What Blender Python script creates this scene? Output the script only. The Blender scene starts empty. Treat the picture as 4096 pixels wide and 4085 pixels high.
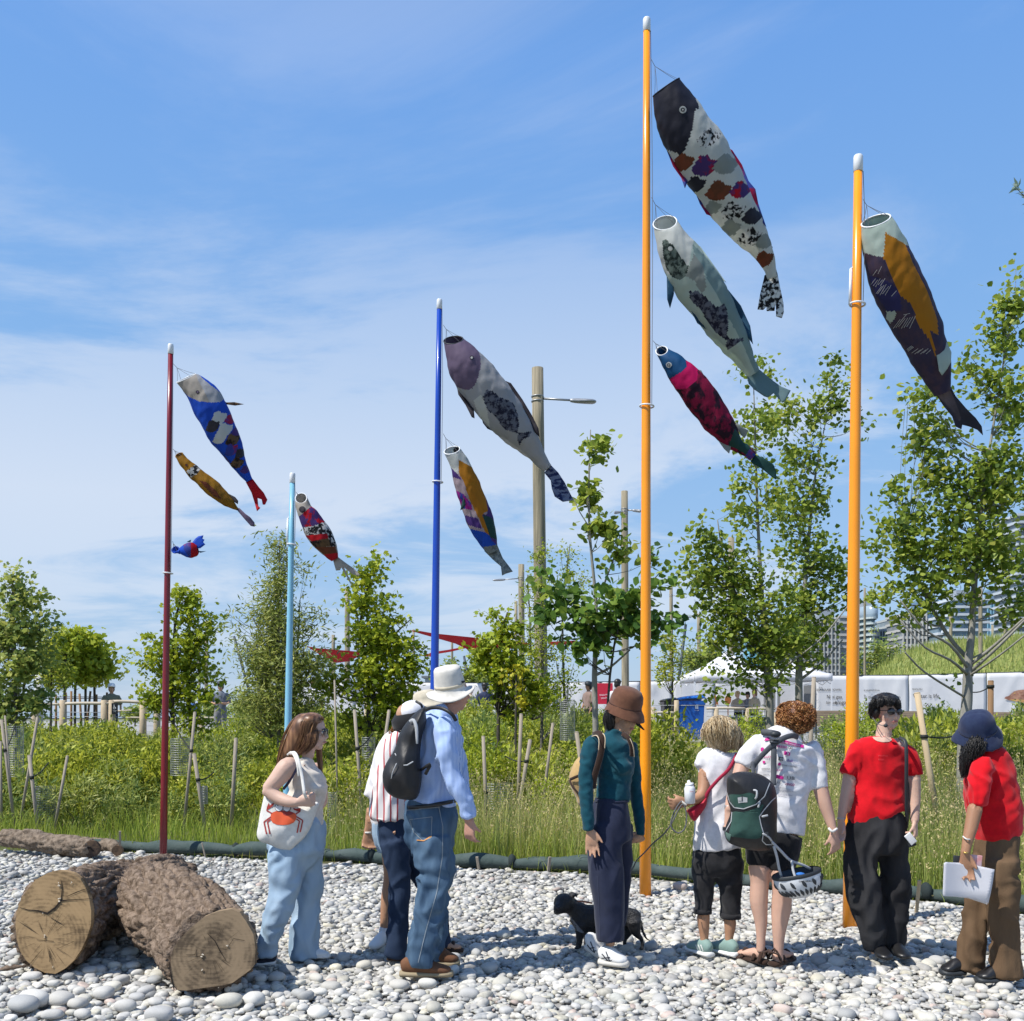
import bpy,bmesh,math,random
import numpy as np
from mathutils import Vector,Matrix,Euler,noise
from mathutils.bvhtree import BVHTree
from mathutils.geometry import tessellate_polygon
random.seed(7);rng=np.random.default_rng(7)
SC=bpy.context.scene;COL=SC.collection
R=math.radians
# ---------------- camera, world, sun, exposure ----------------
F=4000.0;HZ=2850.0;H=1.55;CX=2048.0
cam_d=bpy.data.cameras.new("camera");cam=bpy.data.objects.new("camera",cam_d);COL.objects.link(cam)
cam.location=(0,0,H);cam.rotation_euler=(R(90),0,0)
cam_d.sensor_width=36;cam_d.sensor_fit='HORIZONTAL';cam_d.lens=36*F/4096
cam_d.shift_y=(HZ-2042.5)/4096;cam_d.clip_start=0.1;cam_d.clip_end=5000
SC.camera=cam
SC.view_settings.view_transform='Standard';SC.view_settings.look='None'
SC.view_settings.exposure=0.22;SC.view_settings.gamma=1
SUN_EL,SUN_AZ=54,0   # light travels towards (+x, +y)
LD=Vector((0.87,0.49,0)).normalized()          # shadow direction on the ground
sd=Vector((LD.x*math.cos(R(SUN_EL)),LD.y*math.cos(R(SUN_EL)),-math.sin(R(SUN_EL))))
sun_d=bpy.data.lights.new("sun",'SUN');sun_d.energy=5.0;sun_d.angle=R(0.53);sun_d.color=(1.0,0.955,0.88)
sun=bpy.data.objects.new("sun",sun_d);COL.objects.link(sun)
sun.rotation_euler=sd.to_track_quat('-Z','Y').to_euler()
world=bpy.data.worlds.new("World");SC.world=world;world.use_nodes=True
def build_world():
    nt=world.node_tree;n=nt.nodes;l=nt.links;n.clear()
    out=n.new('ShaderNodeOutputWorld');bg=n.new('ShaderNodeBackground');bg.inputs[1].default_value=1.0
    sky=n.new('ShaderNodeTexSky');sky.sky_type='NISHITA';sky.sun_disc=False
    sky.sun_elevation=R(SUN_EL);sky.sun_rotation=math.atan2(-LD.x,-LD.y)
    sky.air_density=1.0;sky.dust_density=0.35;sky.ozone_density=2.0;sky.altitude=0
    sc=n.new('ShaderNodeVectorMath');sc.operation='MULTIPLY';sc.inputs[1].default_value=(0.110,0.110,0.115)
    l.new(sky.outputs[0],sc.inputs[0])
    tc=n.new('ShaderNodeTexCoord');sep=n.new('ShaderNodeSeparateXYZ');l.new(tc.outputs['Generated'],sep.inputs[0])
    zz=n.new('ShaderNodeMath');zz.operation='MAXIMUM';zz.inputs[1].default_value=0.0;l.new(sep.outputs[2],zz.inputs[0])
    za=n.new('ShaderNodeMath');za.operation='ADD';za.inputs[1].default_value=0.12;l.new(zz.outputs[0],za.inputs[0])
    dx=n.new('ShaderNodeMath');dx.operation='DIVIDE';l.new(sep.outputs[0],dx.inputs[0]);l.new(za.outputs[0],dx.inputs[1])
    dy=n.new('ShaderNodeMath');dy.operation='DIVIDE';l.new(sep.outputs[1],dy.inputs[0]);l.new(za.outputs[0],dy.inputs[1])
    cb=n.new('ShaderNodeCombineXYZ');l.new(dx.outputs[0],cb.inputs[0]);l.new(dy.outputs[0],cb.inputs[1])
    mp=n.new('ShaderNodeMapping');mp.inputs['Scale'].default_value=(0.62,0.85,1);mp.inputs['Rotation'].default_value=(0,0,R(10));mp.inputs['Location'].default_value=(7.75,2.25,0)
    l.new(cb.outputs[0],mp.inputs[0])
    n1=n.new('ShaderNodeTexNoise');n1.inputs['Scale'].default_value=1.25;n1.inputs['Detail'].default_value=11;n1.inputs['Roughness'].default_value=0.62;n1.inputs['Distortion'].default_value=0.5
    l.new(mp.outputs[0],n1.inputs['Vector'])
    n2=n.new('ShaderNodeTexNoise');n2.inputs['Scale'].default_value=0.33;n2.inputs['Detail'].default_value=3;l.new(mp.outputs[0],n2.inputs['Vector'])
    mu=n.new('ShaderNodeMath');mu.operation='MULTIPLY_ADD';mu.inputs[1].default_value=0.9;l.new(n2.outputs[0],mu.inputs[0]);l.new(n1.outputs[0],mu.inputs[2])
    rp=n.new('ShaderNodeMapRange');rp.inputs[1].default_value=0.89;rp.inputs[2].default_value=1.06;rp.inputs[3].default_value=0.0;rp.inputs[4].default_value=0.78
    rp.interpolation_type='SMOOTHSTEP';l.new(mu.outputs[0],rp.inputs[0])
    el=n.new('ShaderNodeMapRange');el.inputs[1].default_value=0.10;el.inputs[2].default_value=0.46;el.inputs[3].default_value=1.0;el.inputs[4].default_value=0.22;l.new(sep.outputs[2],el.inputs[0])
    lo=n.new('ShaderNodeMapRange');lo.inputs[1].default_value=0.02;lo.inputs[2].default_value=0.20;lo.inputs[3].default_value=0.25;l.new(sep.outputs[2],lo.inputs[0])
    m3=n.new('ShaderNodeMath');m3.operation='MULTIPLY';l.new(el.outputs[0],m3.inputs[0]);l.new(lo.outputs[0],m3.inputs[1])
    m2=n.new('ShaderNodeMath');m2.operation='MULTIPLY';m2.use_clamp=True;l.new(rp.outputs[0],m2.inputs[0]);l.new(m3.outputs[0],m2.inputs[1])
    # clear air: Nishita blended with the pale blue of the day, by height above the horizon
    cr=n.new('ShaderNodeValToRGB');e=cr.color_ramp.elements;e[0].position=0;e[0].color=(.37,.50,.68,1);e[1].position=1;e[1].color=(.06,.16,.42,1)
    for pos,c in ((.12,(.31,.49,.74,1)),(.30,(.225,.44,.77,1)),(.55,(.15,.355,.78,1)),(.75,(.085,.24,.60,1))): q=e.new(pos);q.color=c
    l.new(zz.outputs[0],cr.inputs[0])
    mv=n.new('ShaderNodeMix');mv.data_type='RGBA';mv.inputs[0].default_value=0.8;l.new(sc.outputs[0],mv.inputs[6]);l.new(cr.outputs[0],mv.inputs[7])
    mx=n.new('ShaderNodeMix');mx.data_type='RGBA';l.new(m2.outputs[0],mx.inputs[0]);l.new(mv.outputs[2],mx.inputs[6]);mx.inputs[7].default_value=(0.72,0.755,0.82,1)
    l.new(mx.outputs[2],bg.inputs[0]);l.new(bg.outputs[0],out.inputs[0])
build_world()

# ---------------- helpers ----------------
def WP(px,py,D): return Vector(((px-CX)/F*D,D,H+(HZ-py)/F*D))
def tag(o,label=None,cat=None,group=None,kind=None):
    if label: o['label']=label
    if cat: o['category']=cat
    if group: o['group']=group
    if kind: o['kind']=kind
    return o
def empty(name,loc,label=None,cat=None,group=None,rz=0):
    o=bpy.data.objects.new(name,None);COL.objects.link(o);o.location=loc;o.rotation_euler=(0,0,rz)
    o.empty_display_size=0.1
    return tag(o,label,cat,group)
def link(o,parent=None,local=False):
    COL.objects.link(o)
    if parent is not None:
        o.parent=parent
        if not local and parent.parent is None:      # meshes written in world metres hang under an Empty at the thing's base
            o.matrix_parent_inverse=Matrix.Translation(-parent.location)
    return o
def mobj(name,V,Fc,mat,parent=None,smooth=True,local=False,fmats=None):
    me=bpy.data.meshes.new(name)
    me.from_pydata([tuple(v) for v in V],[],[tuple(f) for f in Fc])
    if isinstance(mat,(list,tuple)):
        for m in mat: me.materials.append(m)
    elif mat: me.materials.append(mat)
    if fmats: me.polygons.foreach_set('material_index',fmats)
    if smooth: me.polygons.foreach_set('use_smooth',[True]*len(me.polygons))
    me.update()
    return link(bpy.data.objects.new(name,me),parent,local)
def np_mesh(name,V,Fc,mat,tint=None,color=None,smooth=False):
    me=bpy.data.meshes.new(name);V=np.ascontiguousarray(V,dtype=np.float32);Fc=np.ascontiguousarray(Fc,dtype=np.int32)
    M,k=Fc.shape
    me.vertices.add(len(V));me.vertices.foreach_set('co',V.ravel())
    me.loops.add(M*k);me.loops.foreach_set('vertex_index',Fc.ravel())
    me.polygons.add(M);me.polygons.foreach_set('loop_start',np.arange(0,M*k,k,dtype=np.int32))
    try: me.polygons.foreach_set('loop_total',np.full(M,k,dtype=np.int32))
    except Exception: pass
    if smooth: me.polygons.foreach_set('use_smooth',np.ones(M,dtype=bool))
    if tint is not None:
        a=me.attributes.new('tint','FLOAT','POINT');a.data.foreach_set('value',np.ascontiguousarray(tint,dtype=np.float32))
    if color is not None:
        a=me.attributes.new('col','FLOAT_COLOR','POINT');a.data.foreach_set('color',np.ascontiguousarray(color,dtype=np.float32).ravel())
    me.materials.append(mat);me.update(calc_edges=True);me.validate()
    return me
# ---------------- materials ----------------
def srgb(r,g,b): 
    f=lambda c: (c/255/12.92) if c/255<=0.04045 else ((c/255+0.055)/1.055)**2.4
    return (f(r),f(g),f(b))
_mc={}
def mat(name,c,rough=0.6,c2=None,ns=8.0,nmix=0.5,bump=0.0,bs=40.0,metal=0.0,trans=0.0,spec=0.35,stretch=(1,1,1),detail=4,bstretch=None,sheen=0,coat=0,contrast=0.2,bdist=0.01):
    if name in _mc: return _mc[name]
    m=bpy.data.materials.new(name);m.use_nodes=True;nt=m.node_tree;n=nt.nodes;l=nt.links
    b=n['Principled BSDF'];b.inputs['Roughness'].default_value=rough;b.inputs['Metallic'].default_value=metal
    b.inputs['Specular IOR Level'].default_value=spec
    if sheen: b.inputs['Sheen Weight'].default_value=sheen
    if coat: b.inputs['Coat Weight'].default_value=coat
    c=tuple(c)+(1,)
    tc=n.new('ShaderNodeTexCoord')
    mp=n.new('ShaderNodeMapping');mp.inputs['Scale'].default_value=stretch;l.new(tc.outputs['Object'],mp.inputs[0])
    if c2 is not None:
        t=n.new('ShaderNodeTexNoise');t.inputs['Scale'].default_value=ns;t.inputs['Detail'].default_value=detail;t.inputs['Roughness'].default_value=0.6
        l.new(mp.outputs[0],t.inputs['Vector'])
        rr=n.new('ShaderNodeMapRange');rr.inputs[1].default_value=0.5-contrast;rr.inputs[2].default_value=0.5+contrast;l.new(t.outputs[0],rr.inputs[0])
        mx=n.new('ShaderNodeMix');mx.data_type='RGBA';mx.inputs[6].default_value=c;mx.inputs[7].default_value=tuple(c2)+(1,)
        l.new(rr.outputs[0],mx.inputs[0]);l.new(mx.outputs[2],b.inputs['Base Color']);csrc=mx.outputs[2]
    else:
        b.inputs['Base Color'].default_value=c;csrc=None
    if bump:
        t2=n.new('ShaderNodeTexNoise');t2.inputs['Scale'].default_value=bs;t2.inputs['Detail'].default_value=5
        mp2=n.new('ShaderNodeMapping');mp2.inputs['Scale'].default_value=bstretch or stretch;l.new(tc.outputs['Object'],mp2.inputs[0]);l.new(mp2.outputs[0],t2.inputs['Vector'])
        bp=n.new('ShaderNodeBump');bp.inputs['Strength'].default_value=bump;bp.inputs['Distance'].default_value=bdist
        l.new(t2.outputs[0],bp.inputs['Height']);l.new(bp.outputs[0],b.inputs['Normal'])
    if trans:
        tr=n.new('ShaderNodeBsdfTranslucent');ms=n.new('ShaderNodeMixShader');ms.inputs[0].default_value=trans
        if csrc: l.new(csrc,tr.inputs[0])
        else: tr.inputs[0].default_value=c
        l.new(b.outputs[0],ms.inputs[1]);l.new(tr.outputs[0],ms.inputs[2]);l.new(ms.outputs[0],n['Material Output'].inputs[0])
    _mc[name]=m
    return m
def tint_mat(name,cols,trans=0.3,rough=0.5,attr='tint',spec=0.3):
    m=bpy.data.materials.new(name);m.use_nodes=True;nt=m.node_tree;n=nt.nodes;l=nt.links
    b=n['Principled BSDF'];b.inputs['Roughness'].default_value=rough;b.inputs['Specular IOR Level'].default_value=spec
    a=n.new('ShaderNodeAttribute');a.attribute_name=attr
    rp=n.new('ShaderNodeValToRGB');e=rp.color_ramp.elements
    while len(e)<len(cols): e.new(0.5)
    for i,c in enumerate(cols): e[i].position=i/(len(cols)-1);e[i].color=tuple(c)+(1,)
    l.new(a.outputs['Fac'],rp.inputs[0]);l.new(rp.outputs[0],b.inputs['Base Color'])
    tr=n.new('ShaderNodeBsdfTranslucent');ms=n.new('ShaderNodeMixShader');ms.inputs[0].default_value=trans
    hs=n.new('ShaderNodeHueSaturation');hs.inputs['Value'].default_value=1.25;hs.inputs['Hue'].default_value=0.485;l.new(rp.outputs[0],hs.inputs['Color'])
    l.new(hs.outputs[0],tr.inputs[0]);l.new(b.outputs[0],ms.inputs[1]);l.new(tr.outputs[0],ms.inputs[2]);l.new(ms.outputs[0],n['Material Output'].inputs[0])
    return m
# ---------------- shapes ----------------
def catmull(P,sub):
    P=[np.array(p,float) for p in P]
    if len(P)<3 or sub<2: 
        out=[]
        for i in range(len(P)-1):
            for t in range(sub): out.append(P[i]+(P[i+1]-P[i])*t/sub)
        out.append(P[-1]);return out
    Q=[2*P[0]-P[1]]+P+[2*P[-1]-P[-2]];out=[]
    for i in range(1,len(Q)-2):
        a,b,c,d=Q[i-1],Q[i],Q[i+1],Q[i+2]
        for k in range(sub):
            t=k/sub
            out.append(0.5*((2*b)+(-a+c)*t+(2*a-5*b+4*c-d)*t*t+(-a+3*b-3*c+d)*t**3))
    out.append(P[-1]);return out
class Soup:
    """a bag of closed shapes; build() turns them into one mesh, merged into one skin by a voxel remesh when asked"""
    def __init__(s,x0=0,y0=0,sc=1.0,D=6.0): s.V=[];s.F=[];s.x0,s.y0,s.sc,s.D=x0,y0,sc,D
    def new(s): return Soup(s.x0,s.y0,s.sc,s.D)
    def P(s,x,y,d=0.0): return WP(s.x0+x/s.sc,s.y0+y/s.sc,s.D+d)
    def Rm(s,r): return r/s.sc/F*s.D
    def add(s,V,Fc):
        o=len(s.V);s.V+=[Vector(v) for v in V];s.F+=[tuple(i+o for i in f) for f in Fc];return s
    def wtube(s,pts,seg=12,sub=3,caps=True,side=None):
        """pts: (x,y,z,ra,rb) metres; ra across (in picture plane), rb in depth"""
        Q=catmull(pts,sub);V=[];Fc=[];n=len(Q);prevA=None
        for i,q in enumerate(Q):
            a=Vector(Q[max(i-1,0)][:3]);b=Vector(Q[min(i+1,n-1)][:3]);T=(b-a)
            T=T.normalized() if T.length>1e-9 else Vector((0,0,1))
            if side is not None: A=(Vector(side)-T*T.dot(Vector(side)))
            else:
                A=T.cross(Vector((0,1,0)))
                if A.length<0.25 and prevA is not None: A=prevA-T*T.dot(prevA)
                elif A.length<0.05: A=T.cross(Vector((0,0,1)))
            A.normalize(); 
            if prevA is not None and A.dot(prevA)<0: A=-A
            prevA=A;B=T.cross(A).normalized();c=Vector(q[:3]);ra,rb=max(q[3],1e-4),max(q[4],1e-4)
            for k in range(seg):
                t=2*math.pi*k/seg;V.append(c+A*ra*math.cos(t)+B*rb*math.sin(t))
        for i in range(n-1):
            for k in range(seg):
                k2=(k+1) % seg;Fc.append((i*seg+k,i*seg+k2,(i+1)*seg+k2,(i+1)*seg+k))
        if caps:
            T0=(Vector(Q[0][:3])-Vector(Q[1][:3])).normalized()*min(Q[0][3],Q[0][4])*(caps if caps is not True else 0.5)
            T1=(Vector(Q[-1][:3])-Vector(Q[-2][:3])).normalized()*min(Q[-1][3],Q[-1][4])*(caps if caps is not True else 0.5)
            for ring,T,fl in ((0,T0,True),((n-1)*seg,T1,False)):
                c=sum((V[ring+k] for k in range(seg)),Vector((0,0,0)))/seg
                # one inset ring then a tip
                base=len(V)
                for k in range(seg): V.append(c+(V[ring+k]-c)*0.72+T*0.7)
                V.append(c+T);tip=len(V)-1
                for k in range(seg):
                    k2=(k+1) % seg
                    f=(ring+k,base+k,base+k2,ring+k2);g=(base+k,tip,base+k2)
                    if not fl: f=f[::-1];g=g[::-1]
                    Fc.append(f);Fc.append(g)
        return s.add(V,Fc)
    def tube(s,pts,seg=14,sub=3,caps=True,ratio=1.0):
        """pts in crop pixels: (x, y, r[, depth m[, depth-thickness ratio]])"""
        Q=[]
        for p in pts:
            d=p[3] if len(p)>3 else 0.0;rt=p[4] if len(p)>4 else ratio
            w=s.P(p[0],p[1],d);r=s.Rm(p[2]);Q.append((w.x,w.y,w.z,r,r*rt))
        return s.wtube(Q,seg,sub,caps)
    def ell(s,c,r,rot=None,seg=16,rings=10):
        V=[];Fc=[];M=rot if rot is not None else Matrix.Identity(3)
        for i in range(rings+1):
            ph=math.pi*i/rings
            for k in range(seg):
                t=2*math.pi*k/seg
                V.append(Vector(c)+M @ Vector((r[0]*math.sin(ph)*math.cos(t),r[1]*math.sin(ph)*math.sin(t),r[2]*math.cos(ph))))
        for i in range(rings):
            for k in range(seg):
                k2=(k+1) % seg
                if i==0: Fc.append((k,(i+1)*seg+k,(i+1)*seg+k2))
                elif i==rings-1: Fc.append((i*seg+k,(i+1)*seg+k,i*seg+k2))
                else: Fc.append((i*seg+k,(i+1)*seg+k,(i+1)*seg+k2,i*seg+k2))
        return s.add(V,Fc)
    def pell(s,x,y,rx,ry,d=0.0,rd=None,ang=0.0,**kw):
        """ellipsoid at crop px; rd = depth radius in metres"""
        a,b=s.Rm(rx),s.Rm(ry)
        return s.ell(s.P(x,y,d),(a,rd if rd else (a+b)/2,b),Matrix.Rotation(R(ang),3,'Y'),**kw)
    def box(s,c,h,rot=None,bev=0.0):
        M=rot if rot is not None else Matrix.Identity(3);bm=bmesh.new();bmesh.ops.create_cube(bm,size=2)
        for v in bm.verts: v.co=Vector((v.co.x*h[0],v.co.y*h[1],v.co.z*h[2]))
        if bev: bmesh.ops.bevel(bm,geom=bm.edges[:],offset=bev,segments=2,affect='EDGES',profile=0.7)
        V=[Vector(c)+M @ v.co for v in bm.verts];Fc=[tuple(v.index for v in f.verts) for f in bm.faces];bm.free()
        return s.add(V,Fc)
    def cyl(s,a,b,r0,r1=None,seg=10):
        r1=r0 if r1 is None else r1;a,b=Vector(a),Vector(b);T=(b-a).normalized()
        A=T.cross(Vector((0,1,0)));A=A if A.length>.1 else T.cross(Vector((1,0,0)));A.normalize();B=T.cross(A)
        V=[]; 
        for c,r in ((a,r0),(b,r1)):
            for k in range(seg):
                t=2*math.pi*k/seg;V.append(c+A*r*math.cos(t)+B*r*math.sin(t))
        Fc=[(k,(k+1) % seg,seg+(k+1) % seg,seg+k) for k in range(seg)]+[tuple(range(seg))[::-1],tuple(range(seg,2*seg))]
        return s.add(V,Fc)
    def lathe(s,c,prof,rot=None,seg=28,fn=None,sy=1.0):
        """prof (r,z) list, fn(theta,i,r,z)->(r,z)"""
        M=rot if rot is not None else Matrix.Identity(3);V=[];Fc=[]
        for i,(r,z) in enumerate(prof):
            for k in range(seg):
                t=2*math.pi*k/seg;rr,zz=fn(t,i,r,z) if fn else (r,z)
                V.append(Vector(c)+M @ Vector((rr*math.cos(t),rr*math.sin(t)*sy,zz)))
        for i in range(len(prof)-1):
            for k in range(seg):
                k2=(k+1) % seg;Fc.append((i*seg+k,i*seg+k2,(i+1)*seg+k2,(i+1)*seg+k))
        return s.add(V,Fc)
    # anatomy -------------------------------------------------
    def headframe(s,x,y,hpx,yaw,pitch=0,roll=0,d=0.0):
        h=s.Rm(hpx);M=Matrix.Rotation(R(yaw),3,'Z') @ Matrix.Rotation(R(roll),3,'Y') @ Matrix.Rotation(R(pitch),3,'X')
        c=s.P(x,y,d);return (c,h,M)
    def head(s,fr,full=1.0,nose=1.0):
        c,h,M=fr;q=lambda x,y,z: c+M @ (Vector((x,y,z))*h)
        e=lambda p,r: s.ell(q(*p),[k*h for k in r],M)
        e((0,.06,.13),(.325,.41,.36));e((0,-.07,-.10),(.265*full,.285,.36));e((0,-.205,-.385),(.115*full,.105,.10))
        for k in (-1,1):
            e((k*.13,-.20,-.13),(.12*full,.12,.12));e((k*.15,-.06,-.33),(.10,.16,.10));e((k*.325,.04,-.04),(.035,.075,.105))
            e((k*.12,-.325,.075),(.10,.045,.032))
        s.wtube([(*q(0,-.335,.05),.03*h,.03*h),(*q(0,-.385,-.04),.034*h,.034*h),(*q(0,-.43*nose,-.125),.048*h,.045*h)],10,2)
        e((0,-.365,-.155),(.075,.05,.03));e((0,-.345,-.235),(.095,.035,.028));e((0,-.335,-.285),(.08,.035,.026))
        return s
    def hand(s,W,u,v,L=0.18,curl=25,spread=6,thumb=40,tc=15,mirror=1,curls=None):
        """W wrist, u pointing along hand, v from little finger towards index; fingers curl towards n"""
        u=Vector(u).normalized();v=Vector(v);v=(v-u*u.dot(v)).normalized();n=u.cross(v)*mirror;W=Vector(W);pl=L*0.50
        s.wtube([(*(W-u*.02),.024,.019),(*(W+u*pl*.35),.032,.016),(*(W+u*pl*.75),.041,.0145),(*(W+u*pl),.039,.012)],12,2,side=v)
        lens=[.74,.92,1.0,.92];off=[-.031,-.011,.010,.030]
        for i in range(4):
            a=R(spread)*(i-1.5);d0=u*math.cos(a)+v*math.sin(a);p=W+u*pl*.93+v*off[i];fl=L*.48*lens[i];c=curls[i] if curls else curl*(1.25-.1*i)
            pts=[(*p,.0090,.0085)];ang=R(c)*.5
            for k,seg in enumerate((.42,.32,.26)):
                d=d0*math.cos(ang)+n*math.sin(ang);p=p+d*fl*seg;pts.append((*p,.0086-.0008*k,.0082-.0008*k));ang+=R(c)*(1.0 if k==0 else .8)
            s.wtube(pts,8,2,side=v)
        a=R(thumb);p=W+u*pl*.18+v*.022;pts=[(*p,.013,.012)];d=u*math.cos(a)+v*math.sin(a);ang=R(tc)
        for k,seg in enumerate((.40,.33,.24)):
            dd=d*math.cos(ang)+n*math.sin(ang);p=p+dd*L*.40*seg*1.15;pts.append((*p,.0105-.001*k,.0100-.001*k));ang+=R(tc);d=(d+u*.25).normalized()
        s.wtube(pts,8,2)
        return s
    def shoe(s,heel,toe,w=.048,hgt=.075,sole=None):
        """shoe upper from heel to toe points on the ground (world)"""
        a,b=Vector(heel),Vector(toe);u=(b-a);L=u.length;u.normalize();side=u.cross(Vector((0,0,1))).normalized()
        P_=lambda t,z: a+u*L*t+Vector((0,0,z))
        s.wtube([(*P_(.02,hgt*.45),w*.62,hgt*.40),(*P_(.16,hgt*.55),w*.80,hgt*.55),(*P_(.38,hgt*.52),w*.85,hgt*.52),(*P_(.62,hgt*.38),w*1.02,hgt*.38),(*P_(.84,hgt*.30),w*.98,hgt*.28),(*P_(.97,hgt*.25),w*.6,hgt*.2)],14,3,side=side)
        return s
    def build(s,name,m,parent=None,voxel=None,smooth=2,fold=0.0,fscale=14.0,fdir=(1,1,.35),shade=True,fn=None,solid=None,edge=None):
        me=bpy.data.meshes.new(name);me.from_pydata([tuple(v) for v in s.V],[],s.F);me.update()
        if voxel:
            o=bpy.data.objects.new('tmp',me);COL.objects.link(o)
            md=o.modifiers.new('r','REMESH');md.mode='VOXEL';md.voxel_size=voxel*1.22;md.adaptivity=0
            if smooth:
                ms=o.modifiers.new('s','SMOOTH');ms.factor=0.5;ms.iterations=smooth
            dg=bpy.context.evaluated_depsgraph_get();me2=bpy.data.meshes.new_from_object(o.evaluated_get(dg));bpy.data.objects.remove(o);bpy.data.meshes.remove(me);me=me2;me.name=name
        if fold or fn:
            n=len(me.vertices);co=np.empty(n*3,np.float32);me.vertices.foreach_get('co',co);co=co.reshape(-1,3)
            no=np.empty(n*3,np.float32);me.vertices.foreach_get('normal',no);no=no.reshape(-1,3)
            if fold:
                dsp=np.empty(n)
                fx,fy,fz=[fscale*k for k in fdir]
                for i in range(n):
                    x,y,z=co[i];w=noise.noise((x*5,y*5,z*5+9))*1.3
                    a=noise.noise((x*fx+w,y*fy,z*fz+w));b=noise.noise((x*fx*2.3+7,y*fy*2.3,z*fz*2.3-w))
                    dsp[i]=(0.42-abs(a)*2.7)+b*.6
                co=co+no*(dsp*fold)[:,None].astype(np.float32)
            if fn: co=fn(co,no)
            me.vertices.foreach_set('co',np.ascontiguousarray(co,dtype=np.float32).ravel());me.update()
        me.materials.clear();me.materials.append(m)
        if shade: me.polygons.foreach_set('use_smooth',[True]*len(me.polygons))
        if 'hair' in name:
            a=me.attributes.new('tint','FLOAT','POINT');a.data.foreach_set('value',[min(1,max(0,.4+.9*noise.noise((v.co.x*70,v.co.y*70,v.co.z*12)))) for v in me.vertices])
        me.update();o=link(bpy.data.objects.new(name,me),parent)
        if solid:
            md=o.modifiers.new('solidify','SOLIDIFY');md.thickness=solid;md.offset=0
        return o
def bvh_of(objs):
    V=[];Fc=[]
    for o in objs:
        k=len(V);V+=[v.co.copy() for v in o.data.vertices];Fc+=[tuple(i+k for i in p.vertices) for p in o.data.polygons]
    return BVHTree.FromPolygons(V,Fc)
CAMP=Vector((0,0,H))
def project(bvh,px,py,off=0.002,Dfall=6):
    d=(WP(px,py,1.0)-CAMP).normalized();h=bvh.ray_cast(CAMP,d)
    if h[0] is None: return None
    return h[0]-d*off
def decal(name,polys,bvh,m,parent,crop=(0,0,1),step=10,off=0.0025,maxdev=None,shade=True):
    """flat print: 2-D outlines in crop pixels laid on a surface"""
    V=[];Fc=[];x0,y0,sc=crop
    for poly in polys:
        bm=bmesh.new();vs=[bm.verts.new((x0+x/sc,y0+y/sc,0)) for x,y in poly]
        tri=tessellate_polygon([[v.co for v in vs]])
        for t in tri:
            try: bm.faces.new([vs[i] for i in t])
            except Exception: pass
        for _ in range(6):
            lo=[e for e in bm.edges if e.calc_length()>step]
            if not lo: break
            bmesh.ops.subdivide_edges(bm,edges=lo,cuts=1);bmesh.ops.triangulate(bm,faces=bm.faces[:])
        bm.verts.index_update();k=len(V);ok={}
        for v in bm.verts:
            p=project(bvh,v.co.x,v.co.y,off)
            if p is not None: ok[v.index]=len(V);V.append(p)
        for f in bm.faces:
            ids=[v.index for v in f.verts]
            if all(i in ok for i in ids):
                if maxdev and max(V[ok[i]].y for i in ids)-min(V[ok[i]].y for i in ids)>maxdev: continue
                Fc.append([ok[i] for i in ids])
        bm.free()
    if not Fc: return None
    return mobj(name,V,Fc,m,parent,smooth=shade)
def text_polys(txt,size=1.0,bold=0.0,font=None):
    cu=bpy.data.curves.new('t','FONT');cu.body=txt;cu.size=size;cu.offset=bold;cu.resolution_u=2
    o=bpy.data.objects.new('t',cu);COL.objects.link(o);dg=bpy.context.evaluated_depsgraph_get();me=bpy.data.meshes.new_from_object(o.evaluated_get(dg))
    V=[(v.co.x,v.co.y) for v in me.vertices];Fc=[list(p.vertices) for p in me.polygons]
    bpy.data.objects.remove(o);bpy.data.meshes.remove(me);return V,Fc
def text_on(name,txt,x,y,wpx,hpx,ang,bvh,m,parent,crop=(0,0,1),off=0.003,bold=0.0):
    """text with its left baseline at crop (x,y), given width and cap height in crop px"""
    V,Fc=text_polys(txt,1.0,bold)
    if not V: return None
    xs=[v[0] for v in V];ys=[v[1] for v in V];sx=wpx/(max(xs)-min(xs));sy=hpx/max(max(ys),.3);x0,y0,sc=crop;ca,sa=math.cos(R(ang)),math.sin(R(ang));W=[]
    for a,b in V:
        u,w=(a-min(xs))*sx,-b*sy;X=x+u*ca-w*sa;Y=y+u*sa+w*ca
        p=project(bvh,x0+X/sc,y0+Y/sc,off);W.append(p)
    Fc=[f for f in Fc if all(W[i] is not None for i in f)]
    if not Fc: return None
    W=[w if w is not None else Vector((0,0,0)) for w in W]
    return mobj(name,W,Fc,m,parent,smooth=False)
def poly_sheet(name,pts,D,m,parent,crop=(0,0,1),step=14,thick=0.004,wav=0.0,dfn=None,ws=6.0):
    """cloth / sheet with a traced outline at its own depth; dfn(x,y)->depth offset"""
    x0,y0,sc=crop;bm=bmesh.new();vs=[bm.verts.new((x0+x/sc,y0+y/sc,0)) for x,y in pts]
    for t in tessellate_polygon([[v.co for v in vs]]):
        try: bm.faces.new([vs[i] for i in t])
        except Exception: pass
    for _ in range(6):
        lo=[e for e in bm.edges if e.calc_length()>step]
        if not lo: break
        bmesh.ops.subdivide_edges(bm,edges=lo,cuts=1);bmesh.ops.triangulate(bm,faces=bm.faces[:])
    bm.verts.index_update();V=[]
    for v in bm.verts:
        d=(dfn(v.co.x,v.co.y) if dfn else 0.0);w=WP(v.co.x,v.co.y,D+d)
        if wav: d+=wav*noise.noise((w.x*ws,w.z*ws,3.3));w=WP(v.co.x,v.co.y,D+d)
        V.append(w)
    Fc=[[v.index for v in f.verts] for f in bm.faces];bm.free()
    o=mobj(name,V,Fc,m,parent,smooth=True)
    md=o.modifiers.new('solidify','SOLIDIFY');md.thickness=thick;md.offset=0
    return o
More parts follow.
